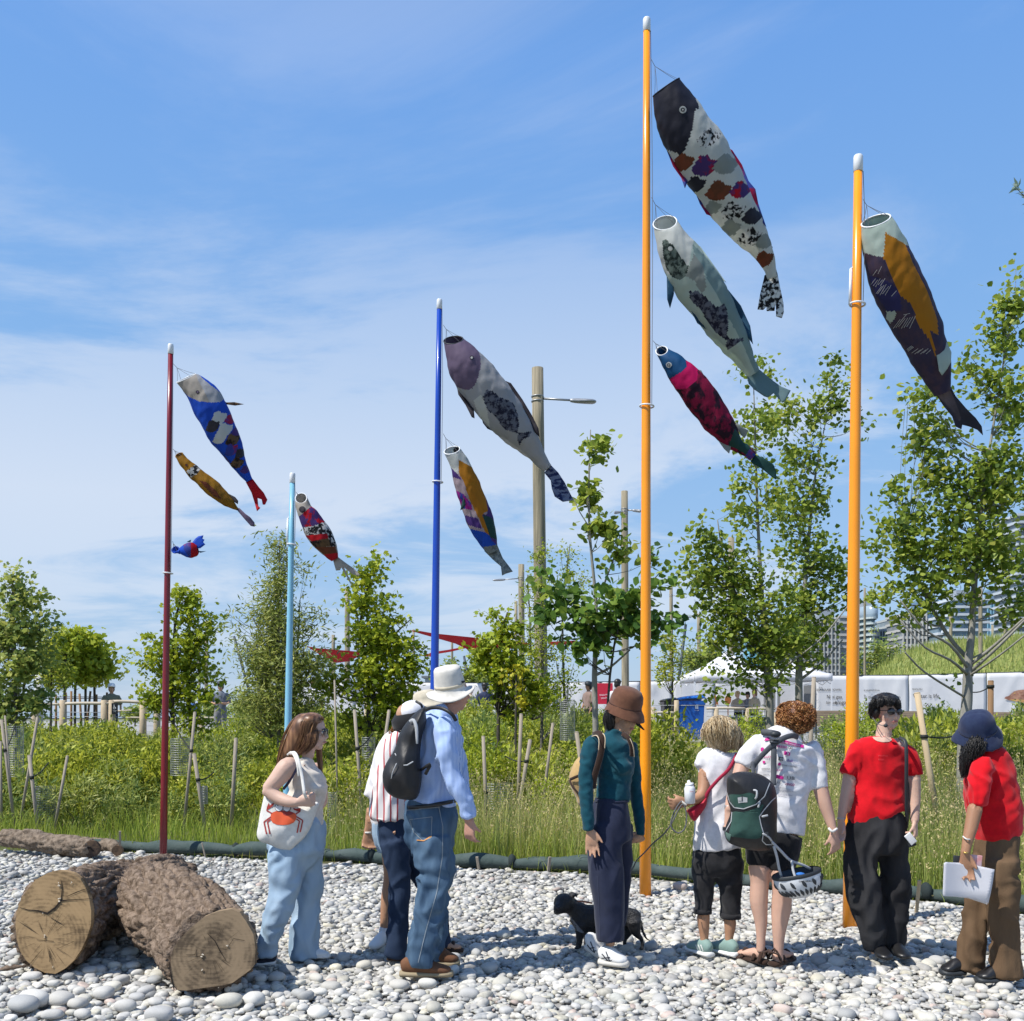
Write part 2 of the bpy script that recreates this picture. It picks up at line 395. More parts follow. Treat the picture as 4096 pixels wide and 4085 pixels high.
# ---------------- the setting ----------------
SX=np.array([-30,-9,-4.43,-2.67,-0.63,1.3,2.72,3.43,3.95,6,12,30.]);SY=np.array([11.8,11.6,11.3,10.7,10.2,9.4,8.7,8.3,7.7,6.2,4.6,3.0])
def sockY(x): return float(np.interp(x,SX,SY))
def tz(x,y):
    s=y-np.interp(x,SX,SY);t=np.clip((s-0.8)/12.5,0,1);t=t*t*(3-2*t)*.35+t*.65
    bump=0.05*np.sin(x*1.3+y*.7)*np.sin(y*.9-x*.4)*np.clip((s-0.8)/3,0,1)*np.clip((26-y)/4,0,1)
    return 0.72*t+bump-.05*np.clip((.3-s)/.3,0,1)
M_soil=mat('soil',(.075,.06,.035),.95,(.10,.13,.04),1.3,bump=.6,bs=12,contrast=.12)
M_peb=mat('gravel_base',(.34,.33,.31),.95,(.20,.195,.18),30,bump=1,bs=25,contrast=.15)
def grid_sheet(name,xs,ys,zf,m):
    X,Y=np.meshgrid(xs,ys);Z=zf(X,Y);V=np.stack([X,Y,Z],-1).reshape(-1,3);nx,ny=len(xs),len(ys)
    i=np.arange(ny-1)[:,None]*nx+np.arange(nx-1)[None];i=i.ravel();Fc=np.stack([i,i+1,i+nx+1,i+nx],-1)
    o=bpy.data.objects.new(name,np_mesh(name,V,Fc,m,smooth=True));COL.objects.link(o);return o
xs=np.concatenate([[-3000,-1200,-500,-200,-100,-60],np.linspace(-35,35,141),[60,100,200,500,1200,3000]])
ys=np.concatenate([[-300,-60,-10],np.linspace(0,40,120),[45,60,90,150,300,700,1500,4000]])
tag(grid_sheet('ground',xs,ys,lambda X,Y: tz(X,Y),M_soil),kind='structure')
def pebz(X,Y): return-0.030+.012*np.sin(X*1.1+.6)*np.sin(Y*1.4)
V=[];Fc=[];xl=np.linspace(-14,14,90)
rows=24
for x in xl:
    y1=sockY(x)+.05
    for k in range(rows): y=0.5+(y1-.5)*k/(rows-1);V.append((x,y,float(pebz(x,y))))
for i in range(len(xl)-1):
    for k in range(rows-1): a=i*rows+k;Fc.append((a,a+rows,a+rows+1,a+1))
bed=tag(mobj('pebble_bed',V,Fc,M_peb,local=True),kind='structure')
# paved path on the upper level
M_pave=mat('paving',(.36,.35,.33),.9,(.28,.275,.26),3,bump=.2,bs=60)
o=grid_sheet('path',np.linspace(-40,40,41),np.array([27.5,30,34,38,41.5]),lambda X,Y: tz(X,Y)+.012,M_pave);tag(o,kind='structure')
o=grid_sheet('plaza',np.array([-200.,0,12]),np.array([42,60,110.]),lambda X,Y: tz(X,Y)+.012,M_pave);tag(o,kind='structure')

# ---- pebbles: unit shapes
def ico(sub):
    bm=bmesh.new();bmesh.ops.create_icosphere(bm,subdivisions=sub,radius=1);V=np.array([v.co[:] for v in bm.verts]);Fc=np.array([[v.index for v in f.verts] for f in bm.faces]);bm.free();return V,Fc
PCOL=np.array([(.50,.49,.47),(.60,.59,.56),(.66,.65,.61),(.42,.42,.42),(.35,.36,.365),(.54,.52,.45),(.57,.54,.43),(.50,.39,.34),(.28,.29,.30),(.49,.475,.44),(.62,.60,.53),(.46,.47,.44)])
PCOL=PCOL*np.array([1.02,1.0,.94])*.78+.13
PW=np.array([.19,.16,.10,.13,.08,.08,.05,.028,.03,.12,.05,.05]);PW=PW/PW.sum()
def peb_mat(name,attr=True):
    m=bpy.data.materials.new(name);m.use_nodes=True;nt=m.node_tree;n=nt.nodes;l=nt.links;b=n['Principled BSDF'];b.inputs['Roughness'].default_value=.75;b.inputs['Specular IOR Level'].default_value=.25
    tc=n.new('ShaderNodeTexCoord');t=n.new('ShaderNodeTexNoise');t.inputs['Scale'].default_value=38;t.inputs['Detail'].default_value=6;l.new(tc.outputs['Object'],t.inputs['Vector'])
    mr=n.new('ShaderNodeMapRange');mr.inputs[1].default_value=.3;mr.inputs[2].default_value=.7;mr.inputs[3].default_value=.74;mr.inputs[4].default_value=1.16;l.new(t.outputs[0],mr.inputs[0])
    if attr: a=n.new('ShaderNodeAttribute');a.attribute_name='col';src=a.outputs['Color']
    else: a=n.new('ShaderNodeObjectInfo');src=a.outputs['Color']
    mx=n.new('ShaderNodeVectorMath');mx.operation='SCALE';l.new(src,mx.inputs[0]);l.new(mr.outputs[0],mx.inputs['Scale']);l.new(mx.outputs[0],b.inputs['Base Color'])
    bp=n.new('ShaderNodeBump');bp.inputs['Strength'].default_value=.35;bp.inputs['Distance'].default_value=.004;l.new(t.outputs[0],bp.inputs['Height']);l.new(bp.outputs[0],b.inputs['Normal'])
    return m
M_pebA=peb_mat('pebble_stone');M_pebO=peb_mat('pebble_stone_single',False)
def peb_batch(n,D0,D1,size,sub,zlift=0.0,seed=0):
    g=np.random.default_rng(seed);V0,F0=ico(sub);k=len(V0)
    D=np.sqrt(g.uniform(D0*D0,D1*D1,n));x=g.uniform(-.58,.66,n)*D
    ok=D<np.interp(x,SX,SY)-.10+g.uniform(-.15,.12,n);D,x=D[ok],x[ok];n=len(D)
    s=g.lognormal(math.log(size),.36,n).clip(size*.42,size*2.3)
    ax=np.stack([s,s*g.uniform(.62,.92,n),s*g.uniform(.30,.58,n)],-1)
    V=np.repeat(V0[None],n,0)
    # rounded-box flavour and lumps
    p=g.uniform(.72,1.0,(n,1,1));V=np.sign(V)*np.abs(V)**p
    ph=g.uniform(0,6.28,(n,1));V=V*(1+.09*np.sin(V[...,0]*2.1+ph)+.07*np.cos(V[...,1]*2.6+ph*1.7))[...,None]
    V=V*ax[:,None]
    yaw=g.uniform(0,6.28,n);ti=g.normal(0,.22,n);tj=g.normal(0,.18,n)
    c,s_=np.cos(ti)[:,None],np.sin(ti)[:,None];y2=V[...,1]*c-V[...,2]*s_;z2=V[...,1]*s_+V[...,2]*c;V=np.stack([V[...,0],y2,z2],-1)
    c,s_=np.cos(tj)[:,None],np.sin(tj)[:,None];x2=V[...,0]*c+V[...,2]*s_;z2=-V[...,0]*s_+V[...,2]*c;V=np.stack([x2,V[...,1],z2],-1)
    c,s_=np.cos(yaw)[:,None],np.sin(yaw)[:,None];x2=V[...,0]*c-V[...,1]*s_;y2=V[...,0]*s_+V[...,1]*c;V=np.stack([x2,y2,V[...,2]],-1)
    z=pebz(x,D)+ax[:,2]*g.uniform(.25,.75,n)+zlift*g.uniform(0,1,n)
    V=V+np.stack([x,D,z],-1)[:,None]
    Fc=(F0[None]+(np.arange(n)*k)[:,None,None]).reshape(-1,3)
    c=PCOL[g.choice(len(PCOL),n,p=PW)]*g.uniform(.70,1.08,(n,1));c=np.concatenate([c,np.ones((n,1))],1);return V.reshape(-1,3),Fc,np.repeat(c,k,0)
bat=[peb_batch(8200,4.4,6.3,.0225,2,.013,1),peb_batch(22000,6.2,9.0,.0235,1,.012,2),peb_batch(12000,4.4,7.2,.014,1,.012,6),
       peb_batch(15000,8.8,12.2,.027,1,.012,3)]
off=0;Vs=[];Fs=[];Cs=[]
for v,f,c in bat: Vs.append(v);Fs.append(f+off);Cs.append(c);off+=len(v)
me=np_mesh('pebbles',np.concatenate(Vs),np.concatenate(Fs),M_pebA,color=np.concatenate(Cs),smooth=True)
tag(link(bpy.data.objects.new('pebbles',me),bed,local=True),kind='stuff')
# the pebbles that show largest, one object each
var=[]
for q in range(8):
    V0,F0=ico(3);g=np.random.default_rng(50+q);ph=g.uniform(0,6,4);V0=np.sign(V0)*np.abs(V0)**g.uniform(.75,1.0)
    V0=V0*(1+.08*np.sin(V0[:,0]*2+ph[0])+.06*np.cos(V0[:,1]*3+ph[1])+.04*np.sin(V0[:,2]*3+ph[2]))[:,None]
    V0*=np.array([1,g.uniform(.66,.9),g.uniform(.48,.68)]);var.append(np_mesh('pebble',V0,F0,M_pebO,smooth=True))
taken=[]
big=[(245,3985,52,9,10),(90,4010,60,4,5),(910,3993,52,5,1),(60,3800,28,3,0),(3880,3915,29,9,6),(4020,3930,34,0,2),(2720,3540,30,7,4),(410,3960,40,0,3),(130,3990,62,1,5),(500,4010,44,0,1),
       (1010,3985,44,1,3),(330,4040,36,0,1),(640,4050,60,3,7),(1040,3900,26,1,3),(1110,3895,34,9,2),(620,3905,30,4,2),(740,4000,30,1,3)]
def put_pebble(x,y,s,col,z,k,rz,tx=0.0):
    o=bpy.data.objects.new('pebble',var[k % 8]);o.location=(x,y,z);o.rotation_euler=(tx,0,rz);o.scale=(s,s,s);o.color=tuple(col)+(1,);link(o,bed,local=True)
for i,(px,py,r,ci,k) in enumerate(big):
    D=F*(H-.02)/(py-HZ+r*.2);s=r/F*D;put_pebble((px-CX)/F*D,D,s,PCOL[ci]*1.0,s*.5-.012,k,random.uniform(-.5,.5));taken.append(((px-CX)/F*D,D))
cnt=len(big)
while cnt<298:
    D=math.sqrt(random.uniform(4.7**2,7.0**2));x=random.uniform(-.53,.53)*D
    s=random.uniform(.028,.056)
    if any((x-a)**2+(D-b)**2<.006 for a,b in taken): continue
    taken.append((x,D));put_pebble(x,D,s,PCOL[rng.choice(len(PCOL),p=PW)]*random.uniform(.85,1.12),s*.52-.024,random.randrange(8),random.uniform(0,6.28),random.gauss(0,.15));cnt+=1

# ---- silt socks
M_sock=mat('sock_mesh',(.040,.065,.060),.85,(.075,.10,.095),7,bump=.5,bs=30)
M_sockb=mat('sock_end',(.02,.03,.03),.9)
cuts=[(-9.5,-6.3),(-5.0,-2.95),(-3.05,-1.42),(-1.5,0.05),(-.02,2.1),(2.04,3.5),(3.45,5.6),(5.5,9)]
cl=['leftmost stretch of dark green silt sock, beyond the old log','dark green silt sock stretch running behind the red pole and log','dark green silt sock stretch between red pole and light blue pole','dark green silt sock stretch behind the legs of the man in jeans',
      'dark green silt sock stretch behind the woman in teal and the tallest orange pole','dark green silt sock stretch behind the capri pants and shorts of two people','thick dark green silt sock stretch at right between the two red shirts','silt sock stretch leaving the frame at right']
for i,(a,b) in enumerate(cuts[:-1]):
    S=Soup();pts=[];n=max(int((b-a)/.22),5)
    for k in range(n+1):
        x=a+(b-a)*k/n;y=sockY(x)+.05+.05*math.sin(x*2.3);e=min(k,n-k);r=(.066+.010*math.sin(x*5+i)+.006*math.sin(x*11))*(1 if e>0 else .72);z=r*.85+.02*math.sin(x*1.7)
        pts.append((x,y,z,r,r))
    S.wtube(pts,14,2,side=(0,0,1));root=S.build('silt_sock',M_sock,None,fold=.006,fscale=9);tag(root,cl[i],'silt sock','silt socks edging the pebbles')
    S2=Soup()
    for q in (0.012,): 
        x=b-.05;S2.wtube([(x-.008,sockY(x)+.05,.062,.074,.074),(x+.008,sockY(x)+.05,.062,.074,.074)],14,1,side=(0,0,1))
    S2.build('tie_band',M_sockb,root)

# ---- wooden stakes
M_wood=mat('weathered_wood',(.36,.31,.25),.85,(.26,.225,.18),20,bump=.5,bs=60,stretch=(1,1,.08),contrast=.25)
M_woodp=mat('pale_wood',(.52,.41,.26),.8,(.42,.32,.20),14,bump=.4,bs=50,stretch=(1,1,.1))
M_woodb=mat('brown_post',(.27,.16,.085),.8,(.20,.12,.06),18,stretch=(1,1,.1))
M_strap=mat('black_strap',(.02,.022,.02),.7)
M_wire=mat('wire_mesh',(.30,.31,.31),.5,metal=.5)
def gD(py,lift=0.0): return F*(H-lift)/(py-HZ)
def slopeD(py,px):
    """depth where the ground under pixel column px is seen at row py"""
    for D in np.arange(6,40,.1):
        if HZ+(H-float(tz((px-CX)/F*D,D)))/D*F<py: return float(D)
    return 38.
def stake(x0,y0,x1,y1,w,label,D=None,m=None,strap=None,square=False,group='wooden stakes standing in the planting'):
    """top px, bottom px"""
    D=D or min(12.3,max(11.6,slopeD(y1,x1)-1.3));a,b=WP(x0,y0,D-.05),WP(x1,y1,D);k=(a.z-float(tz(b.x,D))+.05)/max(a.z-b.z,.05);b=a+(b-a)*max(k,1);r=w/2/F*D;root=empty('stake',b,label,'stake',group);S=Soup()
    if square: S.box((a+b)/2,(r,r*.6,(a-b).length/2),(a-b).to_track_quat('Z','Y').to_matrix(),bev=.002)
    else: S.cyl(b,a-(a-b).normalized()*r*.3,r*1.05,r,12);S.cyl(a-(a-b).normalized()*r*.3,a,r,r*.82,12)
    S.build('shaft',m or M_wood,root,shade=not square)
    if strap:
        for t,x2,y2 in strap:
            p=a+(b-a)*t;q=WP(x2,y2,D+.25);S=Soup();mid=(p+q)/2-Vector((0,0,.03))
            S.wtube([(*p,.008,.008),(*mid,.008,.008),(*q,.008,.008)],6,3);S.cyl(p-Vector((0,0,.02)),p+Vector((0,0,.02)),r*1.25,None,10);S.build('tie_strap',M_strap,root)
    return root
for a in [(480,3325,480,3378,9,'short square stake between far log pair and silt sock'),(808,3372,822,3432,6,'thin short stake leaning in front of sock right of the red pole'),(1908,3428,1918,3495,11,'short stake beside the man in jeans, in front of the sock'),
          (2200,3428,2190,3520,11,'short square stake just left of the woman in teal'),(3678,3522,3668,3625,13,'short pale square stake between the two red-shirted people')]:
    stake(*a,D=sockY((a[2]-CX)/F*9.5)-.12,square=True,m=M_woodp if a[0]>3000 else M_wood)
ST=[(6,2878,32,3090,12,'leaning stake at the left edge with a mesh-wrapped trunk beside it',[(.25,60,2905)]),(20,2862,38,3090,7,'thin stake right behind the leftmost leaning stake',None),(2,2965,4,3120,10,'cut stake stump right at the left edge of the picture',None),
      (151,2868,124,3030,11,'leaning stake right of the mesh guard at left, tilting right',None),(117,3020,149,3296,14,'thick grey stake in front of the left mesh guard with a strap',[(.25,195,3050)]),(270,3023,224,3285,11,'stake half hidden in leaves left of the red pole',None),
      (780,2848,762,3036,12,'leaning stake behind the red pole under the maple',[(.3,700,2900)]),(776,3014,806,3215,15,'thick stake right of the red pole with green strap',[(.3,855,3090)]),(944,2953,939,3050,15,'upright stub post between red pole and woman with tote bag',None),
      (1557,2840,1540,2962,13,'stake directly behind the visor woman, tilting right',None),(1418,2838,1437,3095,13,'pale post of the plant frame right of the long haired woman',[(.3,1490,2935)]),(1933,2944,1948,3316,14,'upright stake on the left side of the central mesh guard',[(.5,1990,3150)]),
      (2121,2958,2070,3265,15,'long stake tilting right beside the central mesh guard',[(.22,2020,3025)]),(2306,2927,2320,3030,16,'whitish stake behind the shoulder of the woman in teal',None),(2212,2892,2198,3005,12,'stake above and right of the central mesh guard',None),
      (1338,2720,1346,3040,7,'thin bamboo cane right in front of the face of the tote bag woman',None),(3256,2708,3243,2975,17,'grey post between curly haired person and slatted bench',None),(2085,2855,2080,2990,14,'short post among leaves left of the brown hat',None),
      (2945,2860,2953,2960,9,'low post in front of white gazebo',None)]
for a in ST: stake(*a[:6],strap=a[6],m=M_wood)
stake(3668,2770,3746,3255,24,'pale peeled stake leaning left between the two red shirts, strapped to tree',D=10.6,m=M_woodp,strap=[(.28,3850,2935)])
stake(3963,2722,3962,2960,22,'brown post above the navy bucket hat, roped to the tree',D=13.5,m=M_woodb,strap=[(.05,3880,2770)])
# ---- plant guards of wire mesh
def guard(x0,y0,x1,y1,D,label):
    w=(x1-x0)/2/F*D;c=WP((x0+x1)/2,y1,D);h=(y1-y0)/F*D;root=empty('mesh_guard',c,label,'mesh guard','wire mesh guards round young trees');S=Soup();n=26;nz=int(h/.028)
    for k in range(n):
        t=2*math.pi*k/n;p=c+Vector((math.cos(t)*w,math.sin(t)*w,0));S.cyl(p,p+Vector((0,0,h)),.0016,None,4)
    for j in range(nz+1):
        z=h*j/nz
        for k in range(n):
            t,t2=2*math.pi*k/n,2*math.pi*(k+1)/n;S.cyl(c+Vector((math.cos(t)*w,math.sin(t)*w,z)),c+Vector((math.cos(t2)*w,math.sin(t2)*w,z)),.0018,None,3)
    S.build('wire_cage',M_wire,root,shade=False)
for g in [(34,2905,92,3105,12.7,'tall grey mesh guard around left trunk'),(147,3145,220,3300,12.6,'mesh guard in front low at left behind the grey stake'),(684,2955,760,3100,12.7,'mesh guard just right of the red pole'),(1448,2950,1500,3130,12.8,'narrow mesh guard behind the striped shirt woman'),
          (1942,3133,2050,3310,11.8,'wide mesh guard in oat grass between man and woman in teal'),(1310,3170,1345,3330,12,'mesh guard showing right of tote bag woman'),(2240,2800,2300,2960,15,'mesh guard left of the brown hat'),(808,3145,830,3215,12.5,'small mesh guard near strap stake')]: guard(*g)

# ---- koi poles
def paint(name,c,c2=None): return mat(name,c,.30,c2 or tuple(k*.9 for k in c),3,spec=.5,coat=.25,bump=.03,bs=6)
M_white=mat('white_plastic',(.72,.74,.76),.4,spec=.5)
M_cord=mat('cord',(.12,.12,.13),.8)
M_orange=paint('orange_paint',(.95,.32,.004));M_red=paint('crimson_paint',(.19,.006,.014));M_blue=paint('blue_paint',(.004,.055,.42));M_sky=paint('sky_blue_paint',(.22,.50,.66))
def pole(xt,yt,xb,yb,wt,wb,D,m,ringy,label,capk=2.0,bracket=False):
    a,b=WP(xt,yt,D),WP(xb,yb,D);root=empty('koi_pole',b,label,'flag pole','painted koi poles');ax=(a-b);L=ax.length;u=ax.normalized();rb,rt=wb/2/F*D,wt/2/F*D
    P_=lambda t: b+ax*t
    pr=lambda t: rb+(rt-rb)*t
    capL=capk*2*rt/L;S=Soup();n=7
    S.wtube([(*P_(t),pr(t),pr(t)) for t in np.linspace(-.02,1-capL,n)],28,1,caps=.05,side=(1,0,0));S.build('shaft',m,root)
    S=Soup();S.wtube([(*P_(1-capL),rt*1.0,rt*1.0),(*P_(1-capL*.98),rt*1.13,rt*1.13),(*P_(1-capL*.12),rt*1.13,rt*1.13),(*P_(1-capL*.03),rt*1.02,rt*1.02),(*P_(1),rt*.9,rt*.9)],24,1,caps=.08,side=(1,0,0));S.build('cap',M_white,root)
    t=(yb-ringy)/(yb-yt);c=P_(t);r=pr(t)*1.55;S=Soup();pts=[(*(c+Vector((math.cos(q)*r+r*.1,math.sin(q)*r,-.004*math.cos(q)))),.007,.007) for q in np.linspace(0,2*math.pi,25)]
    S.wtube(pts,8,1)
    if bracket: S.cyl(c+Vector((-r*.9,0,0)),c+Vector((-r*.8,0,.26)),.012,.009);S.cyl(c+Vector((-r*.8,0,.26)),c+Vector((-rb*.2,0,.28)),.006)
    S.build('pulley_ring',M_white,root)
    S=Soup();S.wtube([(*(P_(t)+Vector((pr(t)*1.08+.006,-.01,.35 if False else 0))),.0025,.0025),(*(P_((t+1)/2)+Vector((pr(t)+.012,-.02,0))),.0025,.0025),(*(P_(1-capL)+Vector((rt*1.1,-.01,0))),.0025,.0025)],5,4);S.build('halyard',M_cord,root)
    return root
pole(683,1377,653,3425,20,29,10.75,M_red,2293,'slim crimson pole at left with two long koi and a small one')
pole(1170,1893,1143,3455,20,33,10.0,M_sky,2178,'pale blue pole behind the woman with the tote bag',bracket=True)
pole(1758,1198,1728,3480,20,39,9.8,M_blue,1928,'royal blue pole rising behind the white sun hat')
pole(2587,73,2581,3568,27,47,8.6,M_orange,1625,'tallest orange pole in the middle with three koi')
pole(3433,622,3400,3702,33,58,7.28,M_orange,1218,'shorter orange pole at right behind the red shirt',bracket=True)

# ---- logs
BAX=[]
def bark_fn(co,no):
    out=co.copy();fr=[]
    for a,b in BAX:
        u=(b-a).normalized();s_=u.cross(Vector((0,0,1))).normalized();fr.append((a,u,s_,s_.cross(u)))
    for i in range(len(co)):
        p=Vector(co[i]);best=min(fr,key=lambda f: ((p-f[0])-f[1]*(p-f[0]).dot(f[1])).length);a0,u,s_,t_=best;r=p-a0;A_,B_,C_=r.dot(u),r.dot(s_),r.dot(t_)
        w=noise.noise((A_*9,B_*9,C_*9))*.5;a=noise.noise((A_*2.6,B_*17+w,C_*17+w));a2=noise.noise((A_*9+w*2,B_*34,C_*34));c=noise.noise((A_*2.5,B_*4,C_*4));e=noise.noise((A_*40,B_*60,C_*60))
        if no[i][1]<-.93: continue
        out[i]=co[i]+no[i]*float(min(abs(a)*3.4,1)**.6*.050+min(abs(a2)*3.2,1)**.6*.020-.050+c*.024+e*.007)
    return out
def bark_mat(name,hi,lo): return mat(name,hi,.95,lo,22,bump=.9,bs=70,contrast=.13,spec=.08,detail=8,bdist=.012)
M_bark=bark_mat('bark',(.27,.205,.155),(.095,.068,.048));M_bark2=bark_mat('bark_pale',(.27,.215,.165),(.13,.10,.075))
def rings_mat(name,cen,base,dark):
    m=bpy.data.materials.new(name);m.use_nodes=True;nt=m.node_tree;n=nt.nodes;l=nt.links;b=n['Principled BSDF'];b.inputs['Roughness'].default_value=.9;b.inputs['Specular IOR Level'].default_value=.1
    tc=n.new('ShaderNodeTexCoord');mp=n.new('ShaderNodeMapping');mp.inputs['Location'].default_value=(-cen[0],-cen[1],-cen[2]);l.new(tc.outputs['Object'],mp.inputs[0])
    w=n.new('ShaderNodeTexWave');w.wave_type='RINGS';w.rings_direction='SPHERICAL';w.inputs['Scale'].default_value=13;w.inputs['Distortion'].default_value=2.2;w.inputs['Detail'].default_value=4;w.inputs['Detail Scale'].default_value=.7;l.new(mp.outputs[0],w.inputs['Vector'])
    n1=n.new('ShaderNodeTexNoise');n1.inputs['Scale'].default_value=3.2;n1.inputs['Detail'].default_value=9;n1.inputs['Roughness'].default_value=.68;l.new(tc.outputs['Object'],n1.inputs['Vector'])
    mp2=n.new('ShaderNodeMapping');mp2.inputs['Scale'].default_value=(2,2,30);mp2.inputs['Rotation'].default_value=(0,R(7),0);l.new(tc.outputs['Object'],mp2.inputs[0]);n2=n.new('ShaderNodeTexNoise');n2.inputs['Scale'].default_value=4;n2.inputs['Detail'].default_value=6;l.new(mp2.outputs[0],n2.inputs['Vector'])
    a=n.new('ShaderNodeMath');a.operation='MULTIPLY_ADD';a.inputs[1].default_value=.04;l.new(w.outputs[1],a.inputs[0]);l.new(n1.outputs[0],a.inputs[2])
    a2=n.new('ShaderNodeMath');a2.operation='MULTIPLY_ADD';a2.inputs[1].default_value=.16;l.new(n2.outputs[0],a2.inputs[0]);l.new(a.outputs[0],a2.inputs[2])
    cr=n.new('ShaderNodeValToRGB');e=cr.color_ramp.elements;e[0].position=.50;e[0].color=dark+(1,);e[1].position=.74;e[1].color=tuple(k*1.12 for k in base)+(1,);q=e.new(.62);q.color=base+(1,);l.new(a2.outputs[0],cr.inputs[0]);l.new(cr.outputs[0],b.inputs['Base Color'])
    bp=n.new('ShaderNodeBump');bp.inputs['Strength'].default_value=.6;bp.inputs['Distance'].default_value=.006;l.new(a2.outputs[0],bp.inputs['Height']);l.new(bp.outputs[0],b.inputs['Normal']);return m
LC=(0,3250,1.7564)
def lp(x,y,D): return WP(LC[0]+x/LC[2],LC[1]+y/LC[2],D)
def ring_at(c,ax_u,ax_v,poly,k=1.0): return [c+ax_u*(x*k)+ax_v*(y*k) for x,y in poly]
def cut_face(name,pts,D,tilt,m,parent,crop=LC,cracks=(),crack_mat=None,thick=.03):
    """a sawn end: outline in crop px, plane through the centroid at depth D, tilt = dY per dX, dY per dZ"""
    cx=sum(p[0] for p in pts)/len(pts);cy=sum(p[1] for p in pts)/len(pts);x0,y0,sc=crop;c=WP(x0+cx/sc,y0+cy/sc,D)
    def onplane(x,y,off=0.0):
        d=WP(x0+x/sc,y0+y/sc,1.0)-CAMP;nrm=Vector((-tilt[0],1,-tilt[1]));t=(c-CAMP).dot(nrm)/d.dot(nrm);return CAMP+d*t+Vector((0,-off,0))
    front=[onplane(cx+(x-cx)*.965,cy+(y-cy)*.965) for x,y in pts];back=[p+Vector((0,thick*1.5,0))+(p-c)*.0 for p in front];n=len(pts);tri=tessellate_polygon([[Vector((x,-y,0)) for x,y in pts]])
    # inner ring gives a shallow raised surface with slight unevenness
    V=front+back;Fc=[tuple(t) for t in tri]+[(i,(i+1) % n,n+(i+1) % n,n+i) for i in range(n)]
    o=mobj(name,V,Fc,m,parent,smooth=False)
    for ck in cracks:
        V=[];Fc=[]; 
        for i,(x,y,w) in enumerate(ck):
            a=ck[max(i-1,0)];b=ck[min(i+1,len(ck)-1)];tx,ty=b[0]-a[0],b[1]-a[1];L=math.hypot(tx,ty) or 1;nx,ny=-ty/L,tx/L
            V+=[onplane(x+nx*w/2,y+ny*w/2,.004),onplane(x-nx*w/2,y-ny*w/2,.004)]
            if i: k=len(V);Fc.append((k-4,k-3,k-1,k-2))
        mobj('crack',V,Fc,crack_mat,o,smooth=False)
    return o,onplane
M_crack=mat('crack_dark',(.018,.013,.010),.95);M_resin=mat('resin',(.62,.55,.44),.6)
faceA=[(455,402),(520,420),(570,455),(610,520),(635,600),(650,690),(648,790),(620,880),(580,970),(525,1050),(460,1110),(390,1148),(310,1140),(240,1105),(175,1050),(130,980),(108,900),(98,800),(105,700),(140,600),(195,520),(250,460),(330,415),(400,398)]
faceB=[(1340,800),(1430,725),(1530,685),(1630,668),(1690,690),(1740,760),(1790,850),(1805,960),(1800,1070),(1770,1110),(1700,1160),(1640,1205),(1560,1225),(1440,1240),(1300,1262),(1240,1258),(1205,1215),(1192,1120),(1190,1010),(1210,950),(1260,880)]
trunkroot=empty('forked_log',WP(400,3890,5.9),'huge forked log with rough bark and two sawn ends on the pebbles','log')
S=Soup(*LC,6.0)
def blob_ring(pts,c2d,D,tilt): pass
# arms as wide tubes: (centre crop px, radius m, depth)
def arm(S,seq,seg=30):
    Q=[]
    for x,y,r,D,rb in seq: w=lp(x,y,D);Q.append((w.x,w.y,w.z,r,rb))
    S.wtube(Q,seg,4,caps=.12,side=(.0,.0,1))
def arm2(S,seq,dirs):
    pass
def oriented_tube(S,seq,seg=36,sub=4):
    """seq: centre(Vector), right axis vector, up axis vector  -> a tube whose rings are given outright"""
    Q=catmull([tuple(c)+tuple(a)+tuple(b) for c,a,b in seq],sub);V=[];Fc=[]
    for q in Q:
        c,a,b=Vector(q[:3]),Vector(q[3:6]),Vector(q[6:9])
        for k in range(seg):
            t=2*math.pi*k/seg;V.append(c+a*math.cos(t)+b*math.sin(t))
    n=len(Q)
    for i in range(n-1):
        for k in range(seg): k2=(k+1) % seg;Fc.append((i*seg+k,i*seg+k2,(i+1)*seg+k2,(i+1)*seg+k))
    Fc.append(tuple(range(seg))[::-1]);Fc.append(tuple((n-1)*seg+k for k in range(seg)));S.add(V,Fc)
def m_(px,D): return px/LC[2]/F*D
dA,dB=6.0,5.55
oriented_tube(S,[(lp(374,775,dA+.02),Vector((m_(272,dA),m_(0,dA)+.02,0)),Vector((m_(20,dA),0,m_(365,dA)))),
                  (lp(480,745,dA+.35),Vector((m_(265,dA),.05,0)),Vector((.01,0,m_(330,dA)))),
                  (lp(760,600,dA+1.0),Vector((m_(270,dA),-.05,0)),Vector((0,0,m_(290,dA)))),
                  (lp(1010,520,dA+1.6),Vector((m_(230,dA),-.1,0)),Vector((0,0,m_(200,dA))))])
oriented_tube(S,[(lp(1495,965,dB+.03),Vector((m_(308,dB),.04,0)),Vector((-m_(20,dB),.03,m_(290,dB)))),
                  (lp(1420,890,dB+.25),Vector((m_(310,dB),.05,m_(20,dB))),Vector((0,.06,m_(285,dB)))),
                  (lp(1230,700,dB+.75),Vector((m_(300,dB),.1,m_(30,dB))),Vector((0,.1,m_(270,dB)))),
                  (lp(1010,560,dB+1.35),Vector((m_(290,dB),.1,0)),Vector((0,.1,m_(225,dB)))),
                  (lp(880,520,dB+1.9),Vector((m_(230,dB),.1,0)),Vector((0,.1,m_(170,dB))))])
oriented_tube(S,[(lp(960,470,7.1),Vector((m_(140,7),-.15,0)),Vector((0,.1,m_(140,7)))),(lp(1180,450,7.35),Vector((m_(110,7),-.2,0)),Vector((0,.1,m_(140,7)))),(lp(1350,490,7.55),Vector((m_(95,7),-.2,0)),Vector((0,.1,m_(115,7))))])
BAX+=[(lp(374,775,dA),lp(1010,520,dA+1.6)),(lp(1495,965,dB),lp(880,520,dB+1.9)),(lp(960,470,7.1),lp(1350,490,7.55))]
